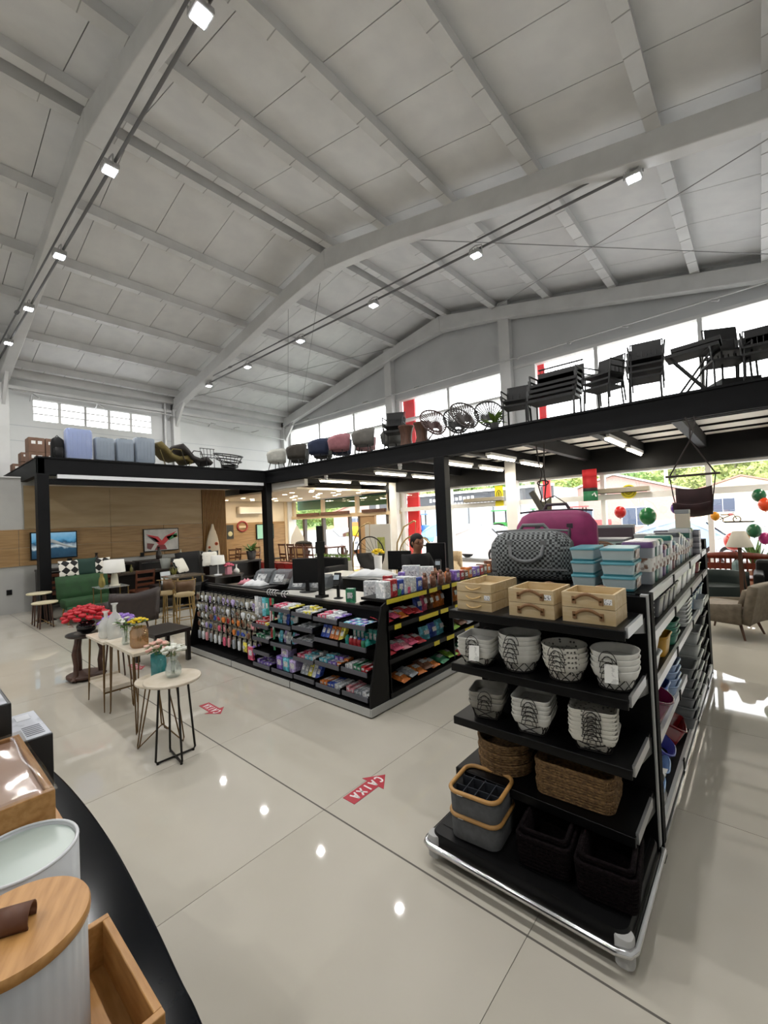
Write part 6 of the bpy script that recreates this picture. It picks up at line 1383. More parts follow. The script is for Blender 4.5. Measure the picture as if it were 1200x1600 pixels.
t = thing('yellow_flowers', 'yellow flowers in a slim vase behind the tills', 'flowers', (-6.9, 7.6, 0)); MB().lathe([(.12, 0), (.08, .5), (.1, .95)], 14).build('vase', WHITE, t); bouquet(t, (0, 0, 1.02), .14, 12, MATS['yellow_petal'], 9, .6, .05)
t = thing('rattan_pouf', 'round cream rattan lounge chair inside the pale gold ring', 'chair', (-6.3, 9.6, 0)); MB().lathe([(.3, 0), (.42, .2), (.42, .45), (.3, .62)], 24).build('body', mat('cream_weave', '#b9a688', .8, col2='#a08c6c', scale=30, bump=.4), t); MB().sheet([[(.4*math.cos(a), .4*math.sin(a), .4+.16*i) for a in [.2+2.7*j/10 for j in range(11)]] for i in range(4)], .05).build('backrest', MATS['cream_weave'], t)
# air curtain units over the doors
for x, lb in ((-6.3, 'grey air curtain bar over the shop window behind the central post'), (-2.6, 'grey air curtain bar over the window behind the hanging swing')):
    t = thing('air_curtain', lb, 'air curtain', (x, F-.12, 2.22)); MB().box((0, 0, .06), (1.3, .16, .12)).build('casing', mat('ac_grey', '#8a8375', .5), t, bevel=.02); MB().box((0, -.06, -.005), (1.2, .03, .012)).build('louvre', MATTE_BLACK, t)
# window decorations
t = thing('yellow_poster', 'yellow poster with dark emblem hanging in the shop window', 'poster', (-5.81, F-.06, 2.06)); MB().box((0, 0, .3), (.26, .008, .6)).build('sheet', mat('poster_yellow', '#d8c91c', .5), t); MB().tube([(.07*math.cos(a), -.006, .34+.12*math.sin(a)) for a in [2*PI*i/18 for i in range(18)]], .012, 6, closed=True).build('emblem_ring', mat('poster_ink', '#3d3a12', .5), t); MB().box((0, -.006, .34), (.03, .006, .16)).build('emblem_mark', MATS['poster_ink'], t)
t = thing('round_sign', 'round yellow sign with dark face mark stuck in the window', 'sign', (-2.41, F-.06, 2.23)); MB().lathe([(.17, -.004), (.17, .004)], 28).xf(Matrix.Rotation(PI/2, 4, 'X')).build('disc', MATS['poster_yellow'], t); MB().tube([(.13*math.cos(a), -.006, .13*math.sin(a)) for a in [2*PI*i/24 for i in range(24)]], .007, 6, closed=True).build('ring', MATS['poster_ink'], t)
for x_, z_ in ((-.04, .04), (.05, .03)): MB().lathe([(.018, -.003), (.018, .003)], 10).xf(Matrix.Translation((x_, -.006, z_)) @ Matrix.Rotation(PI/2, 4, 'X')).build('eye_mark', MATS['poster_ink'], t)
MB().tube([(-.07, -.006, -.03), (0, -.006, -.07), (.07, -.006, -.03)], .008, 6).build('mouth_mark', MATS['poster_ink'], t)
t = thing('fabric_banner', 'red black and green towel hanging in the window by the swing', 'banner', (-3.22, F-.3, 2.05))
for k, (c, z0, z1) in enumerate((('#1d6b45', 0, .25), ('#141414', .25, .33), ('#b01822', .33, .62), ('#c8202a', .62, .8))):
    MB().sheet([[(-.17+.34*j/6, .02*math.sin(j*1.4), z0+(z1-z0)*i/2) for j in range(7)] for i in range(3)], .008).build('colour_panel', mat('ban'+c, c, .7), t)
MB().tube([(.05, -.012, .14), (.1, -.012, .2), (.14, -.012, .1)], .02, 6).build('white_motif', WHITE, t)
def balloon(label, loc, c, r=.12):
    r *= .82
    t = thing('balloon', label, 'balloon', loc, 0, 'party balloons'); MB().ell((0, 0, 0), (r, r, r*1.15), 16, 10).build('body', mat('bal'+c, c, .25), t); MB().lathe([(.0, -r*1.12), (.012, -r*1.2), (.02, -r*1.24)], 8).build('knot', mat('bal'+c, c, .25), t); MB().tube([(0, 0, -r*1.2), (.01, 0, -r*2.2)], .002, 4).build('string', WHITE, t)
for a in (('green balloon above the far end of the gondola', (-1.55, 9.0, 1.66), '#1f6b3a', .17), ('purple balloon left of the hanging swing seat', (-1.15, 9.3, 1.78), '#4a2a78', .11), ('red balloon above the wooden bench', (-.45, 11.2, 1.06), '#c8302a', .2), ('orange balloon just under the swing seat', (-.66, 10.2, 1.6), '#cf8a18', .09), ('orange and red balloon at the far window edge', (.06, 10.2, 1.78), '#d2441c', .13), ('dark green balloon at the far window edge, upper cluster', (-.02, 10.35, 1.95), '#1d5a3a', .13), ('dark green balloon of the lower cluster at the window edge', (-.12, 10.6, 1.3), '#235f3e', .14), ('orange balloon of the lower cluster at the window edge', (-.26, 10.7, 1.17), '#d98a20', .1), ('magenta balloon of the lower cluster at the window edge', (.03, 10.7, 1.15), '#a12a6a', .12), ('red balloon half hidden by the stacked boxes', (-2.1, 9.5, 1.75), '#b5201f', .13)): balloon(*a)
# hanging swing seat
t = thing('hanging_swing', 'dark maroon fabric swing seat hung from the mezzanine on ropes', 'swing', (-.70, 7.3, 0)); rp_ = mat('dark_rope', '#2a2220', .8); mar = mat('maroon_canvas', '#2c0e10', .8, col2='#220a0c', scale=9)
MB().tube([(-.31, 0, 2.235), (.31, 0, 2.235)], .016, 8).build('spreader_bar', mat('bar_wood', '#2b1c14', .5), t)
for s in (-1, 1): MB().tube([(s*.26, 0, 2.24), (0, .0, 2.72)], .01, 6).build('rope', rp_, t); MB().tube([(s*.26, 0, 2.23), (s*.225, -.02, 1.95), (s*.2, .05, 1.75)], .008, 6).build('side_rope', rp_, t)
MB().tube([(0, 0, 2.72), (.0, .05, 2.9), (-.05, .1, 3.06)], .012, 6).build('hanger_rope', rp_, t); MB().tube([(0, 0, 2.72), (.03, 0, 2.82), (.07, .02, 2.95), (.05, .1, 3.06)], .006, 5).build('hanger_loop', rp_, t)
MB().sheet([[(-.21+.42*j/8+.0*i, y_+.0, z_-.035*math.sin(PI*j/8)) for j in range(9)] for i, (y_, z_) in enumerate(((.08, 2.08), (.09, 1.9), (.05, 1.74), (-.05, 1.70), (-.18, 1.76), (-.24, 1.86)))], .02).build('seat_cloth', mar, t)
t = thing('rope_hanger', 'twisted rope hanging chair bundle beside the swing with pale wooden board', 'hanging chair', (-3.0, 7.9, 0))
for s in (-.09, .06): MB().tube([(s, 0, 3.06), (s*.6, 0, 2.7), (s*.3+.02, 0, 2.5), (s*.9, 0, 2.3), (s*.4, 0, 2.1), (s*.8, 0, 1.85)], .012, 6).build('rope', rp_, t)
MB().tube([(.1*math.cos(a), 0, 2.35+.05*math.sin(a)) for a in [2*PI*i/12 for i in range(12)]], .012, 6, closed=True).build('knot_ring', rp_, t); MB().box((-.12, 0, 2.02), (.1, .05, .42), ry=-.5).build('board', mat('grey_board', '#5c584f', .7), t); MB().sheet([[(-.1+.06*j, .02*math.sin(j), 1.75+.1*i+.05*math.sin(j+i)) for j in range(5)] for i in range(4)], .02).build('folded_cloth', mat('olive_cloth', '#6d6a56', .8), t)
MB().tube([(.0, 0, 2.05), (.2, 0, 2.1), (.4, 0, 1.95), (.5, 0, 1.75)], .01, 6).build('bent_rod', rp_, t)
# seating by the street window
TAU = mat('taupe_fabric', '#6d6252', .85, col2='#5f5546', scale=18)
t = thing('taupe_armchair', 'taupe fabric armchair on splayed wooden legs in the window aisle', 'armchair', (-.42, 7.75, 0), -.35)
MB().rlathe([(.96, .24), (1, .28), (1, .38), (.95, .42)], .62, .62, 5, rc=.15).build('seat', TAU, t)
MB().sheet([[(.30+.10*i/4+.03*(j/4-1)**2, -.34+.68*j/8, .22+.125*i) for j in range(9)] for i in range(5)], .10).build('backrest', TAU, t)
for s in (-1, 1): MB().sheet([[(-.36+.66*j/6, s*(.34+.02*i/3), .22+.065*i+.012*j*i/3) for j in range(7)] for i in range(4)], .08).build('armrest', TAU, t)
MB().sheet([[(.24+.06*i/2, -.2+.4*j/4, .44+.1*i) for j in range(5)] for i in range(3)], .08).build('back_cushion', TAU, t)
wl_ = mat('walnut_leg', '#4a2c18', .5)
for sx in (-1, 1):
    for sy in (-1, 1): MB().tube([(sx*.22, sy*.22, .25), (sx*.3, sy*.28, 0)], [.024, .013], 8).build('leg', wl_, t)
t = thing('floor_lamp', 'floor lamp with white tapered shade and dark wooden post behind the armchair', 'lamp', (-.29, 9.0, 0)); MB().lathe([(.18, 1.12), (.085, 1.37), (.08, 1.37), (.174, 1.12)], 32).build('lamp_shade', mat('linen_shade', '#b9b4a8', .85), t); MB().bx(-.025, .025, -.025, .025, 0, 1.15).build('post', wl_, t); MB().bx(-.16, .16, -.02, .02, 0, .04).build('foot', wl_, t); MB().bx(-.02, .02, -.16, .16, 0, .04).build('foot', wl_, t); MB().bar((.08, 0, .2), (.02, 0, .9), .02).build('brace', wl_, t)
RW = mat('redwood', '#6e2c16', .4, col2='#58200e', scale=4, stretch=(6, 1, 1))
t = thing('wooden_bench', 'red brown wooden bench with spindle back in front of the window', 'bench', (-.45, 10.5, 0), .0); MB().box((0, 0, .42), (1.2, .45, .05)).build('seat', RW, t); MB().sheet([[(-.58+1.16*j/10, .2, z_+ .05*math.sin(PI*j/10)*(i == 1)) for j in range(11)] for i, z_ in enumerate((.76, .84))], .04).build('top_rail', RW, t); MB().box((0, .2, .62), (1.16, .03, .12)).build('mid_rail', RW, t)
for k in range(14): MB().box((-.53+.0815*k, .2, .71), (.03, .025, .1)).build('spindle', RW, t); MB().box((-.53+.0815*k, .2, .51), (.03, .025, .13)).build('spindle', RW, t)
for sx in (-1, 1):
    for sy in (-1, 1): MB().box((sx*.56, sy*.19, .22 if sy < 0 else .4), (.06, .06, .44 if sy < 0 else .8)).build('leg', RW, t)
    MB().box((sx*.56, 0, .62), (.07, .45, .04)).build('armrest', RW, t)
t = thing('dark_tub_sofa', 'dark green rounded sofa between the gondola end and the lamp', 'sofa', (-.62, 9.35, 0), .3); dgs = mat('bottle_green', '#14211f', .8); MB().rlathe([(.9, .12), (1, .2), (1, .38), (.92, .44)], .7, .6, 6, rc=.4).build('seat', dgs, t); MB().sheet([[(.38*math.cos(a), .32*math.sin(a), .3+.12*i) for a in [-.2+3.5*j/12 for j in range(13)]] for i in range(4)], .1).build('backrest', dgs, t)
for q in range(4): a = PI/4+PI/2*q; MB().tube([(.24*math.cos(a), .2*math.sin(a), .13), (.28*math.cos(a), .24*math.sin(a), 0)], .016, 8).build('leg', wl_, t)
t = thing('black_sofa_bench', 'black leather sofa at the picture edge behind the lamp', 'sofa', (.38, 9.6, 0), .0); MB().box((0, 0, .3), (1.0, .8, .3)).build('seat', MATTE_BLACK, t, bevel=.05); MB().box((0, .34, .6), (1.0, .18, .46)).build('backrest', MATTE_BLACK, t, bevel=.05)
for s in (-1, 1): MB().box((s*.46, 0, .45), (.14, .8, .42)).build('armrest', MATTE_BLACK, t, bevel=.04); MB().box((s*.4, -.3, .075), (.06, .06, .15)).build('leg', wl_, t); MB().box((s*.4, .3, .075), (.06, .06, .15)).build('leg', wl_, t)
one('sofa_pillow', MB().add(*pillow(.4, .3, .14), True), mat('grey_teal', '#5f7474', .8), 'grey teal cushion on the wooden bench', 'cushion', (-.4, 10.5, .45))
leafy('spiky green plant beside the lamp on the window side', (-.12, 11.0, 0), mat('clay_pot', '#8a5a3c', .7), .5, .16, .7, 22, 31, None, 'potted_plant', True)
wchair('red wooden dining chair near the end of the gondola', (-1.0, 9.9, 0), .3, RW)

# ================================================================ cashier
def skin_body(name, joints, links, m_, parent=None, sub=2):
    me = bpy.data.meshes.new(name); keys = list(joints); me.from_pydata([joints[k][0] for k in keys], [(keys.index(a), keys.index(b)) for a, b in links], []); o = bpy.data.objects.new(name, me); COL.objects.link(o); me.materials.append(m_)
    md = o.modifiers.new('skin', 'SKIN'); md.use_smooth_shade = True
    for i, k in enumerate(keys): sv_ = me.skin_vertices[0].data[i]; r = joints[k][1]; sv_.radius = r if isinstance(r, tuple) else (r, r); sv_.use_root = (i == 0)
    ss = o.modifiers.new('sub', 'SUBSURF'); ss.levels = sub; ss.render_levels = sub
    if parent: o.parent = parent
    return o
pr = thing('person', 'cashier in a black top with short dark hair standing behind the till', 'person', (-3.62, 4.78, 0), -.35)
sk = mat('skin_tone', '#8d6248', .6); shirt = mat('black_shirt', '#0f0f11', .8); hairm = mat('dark_hair', '#0d0a09', .7); jean = mat('dark_jeans', '#161a24', .8)
J = {'pelvis': ((0, 0, .82), (.15, .11)), 'waist': ((0, .0, .98), (.13, .10)), 'chest': ((.02, 0, 1.18), (.16, .115)), 'neckb': ((.02, 0, 1.31), .065), 'neck': ((.035, 0, 1.365), .05), 'headl': ((.05, 0, 1.42), (.062, .07)), 'head': ((.05, 0, 1.49), (.075, .088)), 'crown': ((.04, 0, 1.555), (.05, .06)), 'nose': ((.142, 0, 1.455), .014), 'chin': ((.11, 0, 1.405), .028)}
LK = [('pelvis', 'waist'), ('waist', 'chest'), ('chest', 'neckb'), ('neckb', 'neck'), ('neck', 'headl'), ('headl', 'head'), ('head', 'crown'), ('head', 'nose'), ('headl', 'chin')]
for s, n in ((1, 'l'), (-1, 'r')):
    J.update({'sh'+n: ((.02, s*.17, 1.26), .055), 'el'+n: ((.12, s*.22, 1.03), .042), 'wr'+n: ((.36, s*.13, 1.06), .028), 'pa'+n: ((.43, s*.11, 1.06), (.02, .04)), 'hip'+n: ((0, s*.09, .76), .095), 'kn'+n: ((.02, s*.1, .44), .062), 'an'+n: ((-.02, s*.1, .08), .042), 'to'+n: ((.15, s*.11, .035), .034)})
    LK += [('chest', 'sh'+n), ('sh'+n, 'el'+n), ('el'+n, 'wr'+n), ('wr'+n, 'pa'+n), ('pelvis', 'hip'+n), ('hip'+n, 'kn'+n), ('kn'+n, 'an'+n), ('an'+n, 'to'+n)]
    for q in range(4): J['f%s%d' % (n, q)] = ((.5+.012*(q in (1, 2)), s*(.135-.022*q), 1.045), .009); J['g%s%d' % (n, q)] = ((.53+.012*(q in (1, 2)), s*(.13-.02*q), 1.02), .008); LK += [('pa'+n, 'f%s%d' % (n, q)), ('f%s%d' % (n, q), 'g%s%d' % (n, q))]
    J['th'+n] = ((.44, s*.06, 1.05), .011); J['tt'+n] = ((.48, s*.045, 1.04), .009); LK += [('pa'+n, 'th'+n), ('th'+n, 'tt'+n)]
skin_body('body', J, LK, sk, pr)
S = {'b': ((0, 0, .80), (.175, .135)), 'w': ((0, 0, .98), (.15, .12)), 'c': ((.02, 0, 1.18), (.178, .135)), 'n': ((.02, 0, 1.30), .085)}
SLK = [('b', 'w'), ('w', 'c'), ('c', 'n')]
for s, n in ((1, 'l'), (-1, 'r')): S.update({'s'+n: ((.02, s*.17, 1.26), .07), 'e'+n: ((.10, s*.215, 1.06), .058)}); SLK += [('c', 's'+n), ('s'+n, 'e'+n)]
skin_body('shirt', S, SLK, shirt, pr)
P_ = {'b': ((0, 0, .82), (.17, .13))}; PL = []
for s, n in ((1, 'l'), (-1, 'r')): P_.update({'h'+n: ((0, s*.09, .74), .115), 'k'+n: ((.02, s*.1, .44), .08), 'a'+n: ((-.02, s*.1, .1), .065)}); PL += [('b', 'h'+n), ('h'+n, 'k'+n), ('k'+n, 'a'+n)]
skin_body('trousers', P_, PL, jean, pr)
MB().ell((.025, 0, 1.515), (.095, .092, .085), 16, 10).ell((-.02, 0, 1.46), (.07, .08, .08), 14, 8).build('hair', hairm, pr)
for s in (-1, 1): MB().ell((.118, s*.03, 1.478), (.008, .012, .007), 8, 6).build('eye', mat('eye_dark', '#141010', .3), pr); MB().ell((.045, s*.085, 1.46), (.018, .01, .026), 8, 6).build('ear', sk, pr)
MB().ell((.118, 0, 1.425), (.008, .022, .006), 8, 5).build('mouth', mat('lip_tone', '#7a3f38', .5), pr)
# ================================================================ display counter in the foreground
CZ = .9
t = thing('display_counter', 'glossy black curved display counter in the lower corner', 'counter', (0, 0, 0))
edge = [(-2.5, .30), (-2.3, .36), (-2.06, .395), (-1.76, .41), (-1.44, .408), (-1.12, .388), (-.92, .37), (-.82, .362), (-.6, .33), (-.3, .27), (-.05, .2)]
def smooth_edge(p, k=6):
    out = []
    for i in range(len(p)-1):
        a, b, c, d = p[max(i-1, 0)], p[i], p[i+1], p[min(i+2, len(p)-1)]
        for q in range(k):
            u = q/k; out.append(tuple(.5*(2*b[z]+(c[z]-a[z])*u+(2*a[z]-5*b[z]+4*c[z]-d[z])*u*u+(3*b[z]-a[z]-3*c[z]+d[z])*u**3) for z in (0, 1)))
    return out+[p[-1]]
edge = smooth_edge(edge)
poly = [(-2.5, -.5), (-.05, -.5)] + edge[::-1]
CBL = mat('counter_gloss', '#05070a', .13, col2='#090c11', scale=30, spec=.08)
MB().prism(poly, CZ-.04, CZ).build('counter_top', CBL, t, bevel=.006)
MB().prism([(x*.98-.02, y-.06 if y > 0 else y+.03) for x, y in poly], .08, CZ-.04).build('counter_body', mat('counter_side', '#101114', .4), t)
MB().prism([(x*.96-.04, y-.1 if y > 0 else y+.06) for x, y in poly], 0, .08).build('plinth', MATTE_BLACK, t)
OAKL = mat('light_oak', '#b98a52', .45, col2='#a3743c', scale=5, stretch=(2, 14, 14))
def bxw(label, x0, x1, y0, y1, z0, z1, film):
    t = thing('wooden_gift_box', label, 'box', ((x0+x1)/2, (y0+y1)/2, z0)); w, d, h = x1-x0, y1-y0, z1-z0
    for s in (-1, 1): MB().box((s*(w/2-.008), 0, h/2), (.016, d, h)).build('side_board', OAKL, t, bevel=.002); MB().box((0, s*(d/2-.008), h/2), (w-.032, .016, h)).build('side_board', OAKL, t, bevel=.002)
    MB().box((0, 0, h-.014), (w-.034, d-.034, .01)).build('lid_panel', mat('rose_panel', '#b08f7c', .35, col2='#a58370', scale=5), t)
    if film:
        rows = [[(-w/2-.004+(w+.008)*i/14, -d/2-.004+(d+.008)*j/10, h+.004+.003*math.sin(7*i+2.3*j)*math.sin(j*1.7)) for j in range(11)] for i in range(15)]
        MB().sheet(rows, .002).build('film_wrap', glassmat('shrink_film', (.96, .95, .93), .16, .08), t)
bxw('upper wooden box wrapped in clear shrink film', -1.72, -1.28, -.1, .245, 1.115, 1.2, True)
bxw('lower wooden box under the film-wrapped one', -1.70, -1.285, -.1, .262, .9, 1.114, False)
def bbox_(label, x0, x1, y0, y1, z1):
    t = thing('black_carton', label, 'box', ((x0+x1)/2, (y0+y1)/2, CZ)); w, d, h = x1-x0, y1-y0, z1-CZ
    MB().box((0, 0, h/2), (w, d, h)).build('carton', mat('black_carton', '#17181a', .4), t, bevel=.003); MB().box((0, 0, h+.001), (w*.97, d*.94, .002)).build('printed_top', mat('printed_top', '#a9adb6', .4, col2='#8f939c', scale=16, lo=.5, hi=.6), t)
    for k in range(6): MB().box((w*.08+k*w*.06, d*.1, h+.0025), (.006, d*.5, .001)).build('print_line', mat('print_ink', '#5c6068', .5), t)
    MB().box((-w*.3, d*.05, h+.0025), (w*.2, d*.4, .001)).build('print_patch', mat('print_grey', '#c3c6cc', .5), t)
bbox_('black carton with printed silver top behind the film-wrapped box', -2.06, -1.775, .242, .338, 1.15)
bbox_('taller black carton at the picture edge behind the wooden boxes', -2.05, -1.785, -.1, .238, 1.28)
# tray
t = thing('wooden_tray', 'open light oak tray under the lidded canister', 'tray', (-.926, .115, CZ)); w, d, h = .292, .345, .1
MB().box((0, 0, .006), (w-.02, d-.02, .012)).build('bottom', OAKL, t)
for s in (-1, 1): MB().box((s*(w/2-.007), 0, h/2), (.014, d, h)).build('side_board', OAKL, t, bevel=.002); MB().box((0, s*(d/2-.007), h/2), (w-.028, .014, h)).build('end_board', OAKL, t, bevel=.002)
def canister_w(label, loc, r, h, lid):
    t = thing('ceramic_canister', label, 'canister', loc); CER = mat('glazed_white', '#c9cccf', .3, col2='#c2c6ca', scale=3)
    N = 144; prof = [(r*.97, 0), (r, .01), (r, h)]
    MB().lathe(prof + ([(r*.97, h+.003), (r*.94, h), (r*.92, .012)] if not lid else []), N, lobes=36 if lid else 0, amp=.008 if lid else 0).build('body', CER, t)
    if not lid:
        MB().tube([(r*.975*math.cos(a), r*.975*math.sin(a), h+.002) for a in [2*PI*i/48 for i in range(48)]], .0035, 8, closed=True).build('rim', CER, t)
        MB().lathe([(r*.915, h*.25), (r*.935, h-.004)], 40).build('inner_glaze', mat('celadon_glaze', '#a3afa9', .3), t)
        MB().lathe([(0, h*.24), (r*.92, h*.245)], 40).build('inner_base', mat('celadon_glaze', '#a3afa9', .3), t)
    else:
        MB().lathe([(r*1.04, h), (r*1.06, h+.004), (r*1.06, h+.014), (r*1.04, h+.018)], 64).build('lid', OAKL, t)
        n = 12; pts = [(.019*math.cos(a), .021*math.sin(a)) for a in [-.6+(PI+1.2)*i/n for i in range(n+1)]]
        MB().sheet([[(x_*1.0, yy, h+.0295+z_*.9) for x_, z_ in pts] for yy in (-.024, .024)], .003).build('leather_loop', mat('brown_loop', '#57331f', .55), t)
    return t
c1 = canister_w('white fluted canister with oak lid and leather loop', (-.957, .124, CZ+.013), .098, .224, True); c1.rotation_euler = (0, 0, -.5)
canister_w('open white ceramic pot with pale green glaze inside', (-1.19, .135, CZ), .098, .245, False); bpy.data.objects['ceramic_canister.001'].location = (-1.178, .165, CZ)
one('black_tray', MB().rlathe([(.9, 0), (1, .03), (.94, .03), (.88, .008)], .3, .2, 5, rc=.1), PLBLACK, 'corner of a black tray at the counter edge', 'tray', (-.66, .26, CZ), .5)

# ================================================================ floor arrows reading CAIXA
RA = mat('arrow_red', '#a3152a', .4); WA = mat('arrow_white', '#d9d3d3', .45)
def glyph(ch, m_, x, y, s):
    L_ = {'C': [[(.75, .85), (.5, 1), (.2, .85), (.1, .5), (.2, .15), (.5, 0), (.75, .15)]], 'A': [[(0, 0), (.4, 1), (.8, 0)], [(.18, .38), (.62, .38)]], 'I': [[(.4, 0), (.4, 1)]], 'X': [[(0, 0), (.8, 1)], [(0, 1), (.8, 0)]]}[ch]
    for st in L_:
        for a, b in zip(st, st[1:]): m_.bar((x+a[0]*s, y+a[1]*s*1.25, .0028), (x+b[0]*s, y+b[1]*s*1.25, .0028), s*.24, .0012)
def arrow(label, tail, tip, group='floor arrows'):
    dx, dy = tip[0]-tail[0], tip[1]-tail[1]; ln = math.hypot(dx, dy); t = thing('floor_arrow', label, 'sign', (tail[0], tail[1], .0005), math.atan2(dy, dx), group); hw = ln*.145; hd = ln*.36
    MB().prism([(0, -hw), (ln-hd, -hw), (ln-hd, -hw*1.9), (ln, 0), (ln-hd, hw*1.9), (ln-hd, hw), (0, hw)], 0, .002).build('arrow_sheet', RA, t)
    m_ = MB(); s = ln*.155; 
    # word reads from the tip backwards, letters upside down for the viewer
    for k, ch in enumerate('CAIXA'):
        g = MB(); glyph(ch, g, 0, 0, s); xo = ln*.86-k*ln*.158
        M_ = Matrix.Translation((xo, hw*.62, 0)) @ Matrix.Rotation(PI, 4, 'Z')
        g.xf(M_ @ Matrix.Scale(.86, 4, (1, 0, 0))).build('letter', WA, t)
    return t
arrow('red floor arrow lettered CAIXA in the aisle before the end display', (-2.08, 1.91), (-2.08, 2.27))
arrow('red floor arrow lettered CAIXA beside the nearest round table', (-4.36, 2.07), (-4.0, 2.06))
arrow('red floor arrow lettered CAIXA glimpsed between the console table legs', (-6.46, 2.10), (-6.12, 2.10))
# ================================================================ street outside
ROAD = mat('street_paving', '#b9b6b0', .8, col2='#aaa7a1', scale=.6); GRASS = mat('hill_green', '#6f8a4a', .9, col2='#8aa05e', scale=.25, lo=.35, hi=.65)
gr = struct('ground', MB().bx(-90, 70, F+.2, 75, -.25, -.06), ROAD, 'pale sunlit street and forecourt outside')
for k, (y, h) in enumerate(((F+.35, .04), (24, .1))): struct('kerb', MB().bx(-60, 40, y, y+.3, -.06, h-.06), mat('kerb_stone', '#c9c7c2', .8), 'pale kerb along the street, %s' % ('by the shop', 'across the road')[k])
# hillside
n, m_ = 44, 16; rr = random.Random(2); vs = []; fs = []
for j in range(m_+1):
    for i in range(n+1):
        x = -150+250*i/n; y = 68+70*j/m_; z = 22*(1-math.cos(PI*j/m_))/2*(1+.25*math.sin(x*.05)+.12*math.sin(x*.13+1))+rr.uniform(-.3, .3)*(j > 0); vs.append((x, y, z-.1))
for j in range(m_):
    for i in range(n): a = j*(n+1)+i; fs.append((a, a+1, a+n+2, a+n+1))
struct('hill', MB().add(vs, fs, True), GRASS, 'wooded hillside behind the street')
def hz(x, y): 
    j = max(0, min(1, (y-68)/70)); return 22*(1-math.cos(PI*j))/2*(1+.25*math.sin(x*.05)+.12*math.sin(x*.13+1))
# trees: lumpy crowns of leaf cards over a trunk, three shared crown meshes
def crown_mesh(seed, m__):
    r_ = random.Random(seed); b = MB()
    lumps = [(r_.uniform(-.5, .5), r_.uniform(-.5, .5), r_.uniform(-.35, .45), r_.uniform(.35, .55)) for _ in range(9)]
    for q in range(1500):
        lx_, ly_, lz_, lr = r_.choice(lumps); a = r_.uniform(0, 2*PI); t_ = math.asin(r_.uniform(-1, 1)); rad = lr*r_.uniform(.82, 1.05)
        p = Vector((lx_+rad*math.cos(t_)*math.cos(a), ly_+rad*math.cos(t_)*math.sin(a), lz_+rad*math.sin(t_))); s = r_.uniform(.05, .1); u = Vector((r_.uniform(-1, 1), r_.uniform(-1, 1), r_.uniform(-1, 1))).normalized(); v = u.orthogonal().normalized()
        b.add([p-u*s, p+v*s*.6, p+u*s, p-v*s*.6], [(0, 1, 2, 3)])
    return b.mesh('crown', m__)
LG = [mat('tree_leaf_a', '#5d7a34', .8, col2='#7d964a', scale=3), mat('tree_leaf_b', '#4a6a30', .8, col2='#688a44', scale=3), mat('tree_leaf_c', '#86924a', .8, col2='#a0a860', scale=3)]
CM = [crown_mesh(k+40, LG[k]) for k in range(3)]; TR = mat('tree_bark', '#8a8272', .9)
TM = MB().tube([(0, 0, -.5), (.05, 0, .4), (0, .03, 1.0)], [.1, .07, .05], 7).mesh('trunk', TR)
rt_ = random.Random(9); cnt = 0
kinds = ('mid green bushy', 'dark green rounded', 'yellow green airy')
spots = []
for row_, (y, s0, dx) in enumerate(((66, 4.4, 5.6), (76, 5.2, 6.2), (88, 6.0, 7.4))):
    x = (-98, -112, -122)[row_]; nn_ = 0
    while x < 8:
        spots.append((x+rt_.uniform(-1, 1), y+rt_.uniform(-2.5, 2.5), s0*rt_.uniform(.8, 1.25), row_, nn_)); x += dx; nn_ += 1
for k, (x, y, s, rw_, nn_) in enumerate(spots):
    q = rt_.randrange(3); t = thing('hillside_tree', '%s hillside tree, %s row, %s from the lounge side' % (kinds[q], ('front', 'middle', 'back')[rw_], ORD[nn_]), 'tree', (x, y, hz(x, y)-.2), rt_.uniform(0, 6), 'hillside trees')
    o = bpy.data.objects.new('crown', CM[q]); COL.objects.link(o); o.parent = t; o.location = (0, 0, s*.75); o.scale = (s*.75, s*.75, s*.7)
    o = bpy.data.objects.new('trunk', TM); COL.objects.link(o); o.parent = t; o.scale = (s*.7, s*.7, s*.75)
# houses
def house(label, loc, rz, w, d, h, rh, wallm, roofm, wins, over=.35):
    t = thing('house', label, 'house', loc, rz); MB().box((0, 0, h/2), (w, d, h)).add([(-w/2, -d/2, h), (w/2, -d/2, h), (0, -d/2, h+rh), (-w/2, d/2, h), (w/2, d/2, h), (0, d/2, h+rh)], [(0, 1, 2), (5, 4, 3)]).build('walls', wallm, t)
    for s in (-1, 1):
        e = over*rh/(w/2); MB().add([(0, -d/2-over, h+rh+.05), (s*(w/2+over), -d/2-over, h-e+.05), (s*(w/2+over), d/2+over, h-e+.05), (0, d/2+over, h+rh+.05), (0, -d/2-over, h+rh+.2), (s*(w/2+over), -d/2-over, h-e+.2), (s*(w/2+over), d/2+over, h-e+.2), (0, d/2+over, h+rh+.2)], [(0,1,2,3), (7,6,5,4), (0,4,5,1), (1,5,6,2), (2,6,7,3), (3,7,4,0)]).build('roof_slope', roofm, t)
    for x, z, ww, hh in wins:
        f_ = MB().box((x, -d/2-.03, z), (ww+.16, .06, hh+.16)).build('window', WHITE, t); MB().box((x, -d/2-.065, z), (ww, .02, hh)).build('pane', mat('far_glass', '#4a5566', .15), f_); MB().box((x, -d/2-.08, z), (.05, .02, hh)).build('glazing_bar', WHITE, f_)
    return t
BRK = mat('brick_house', '#b08d84', .85, col2='#a5827a', scale=8); TIL = mat('roof_tile', '#b08072', .8, col2='#9a6a5c', scale=1.5, stretch=(14, 1, 1), kind='wave'); CRM = mat('cream_render', '#d9c7ac', .85)
house('brick red gabled house across the street behind the round yellow sign', (-9.6, 44, -.1), .12, 10.5, 10, 3.0, 1.7, BRK, mat('roof_pale', '#c9b8aa', .8), ((-2.5, 1.4, 1.6, 1.2), (1.5, 1.3, 2.0, 1.4)))
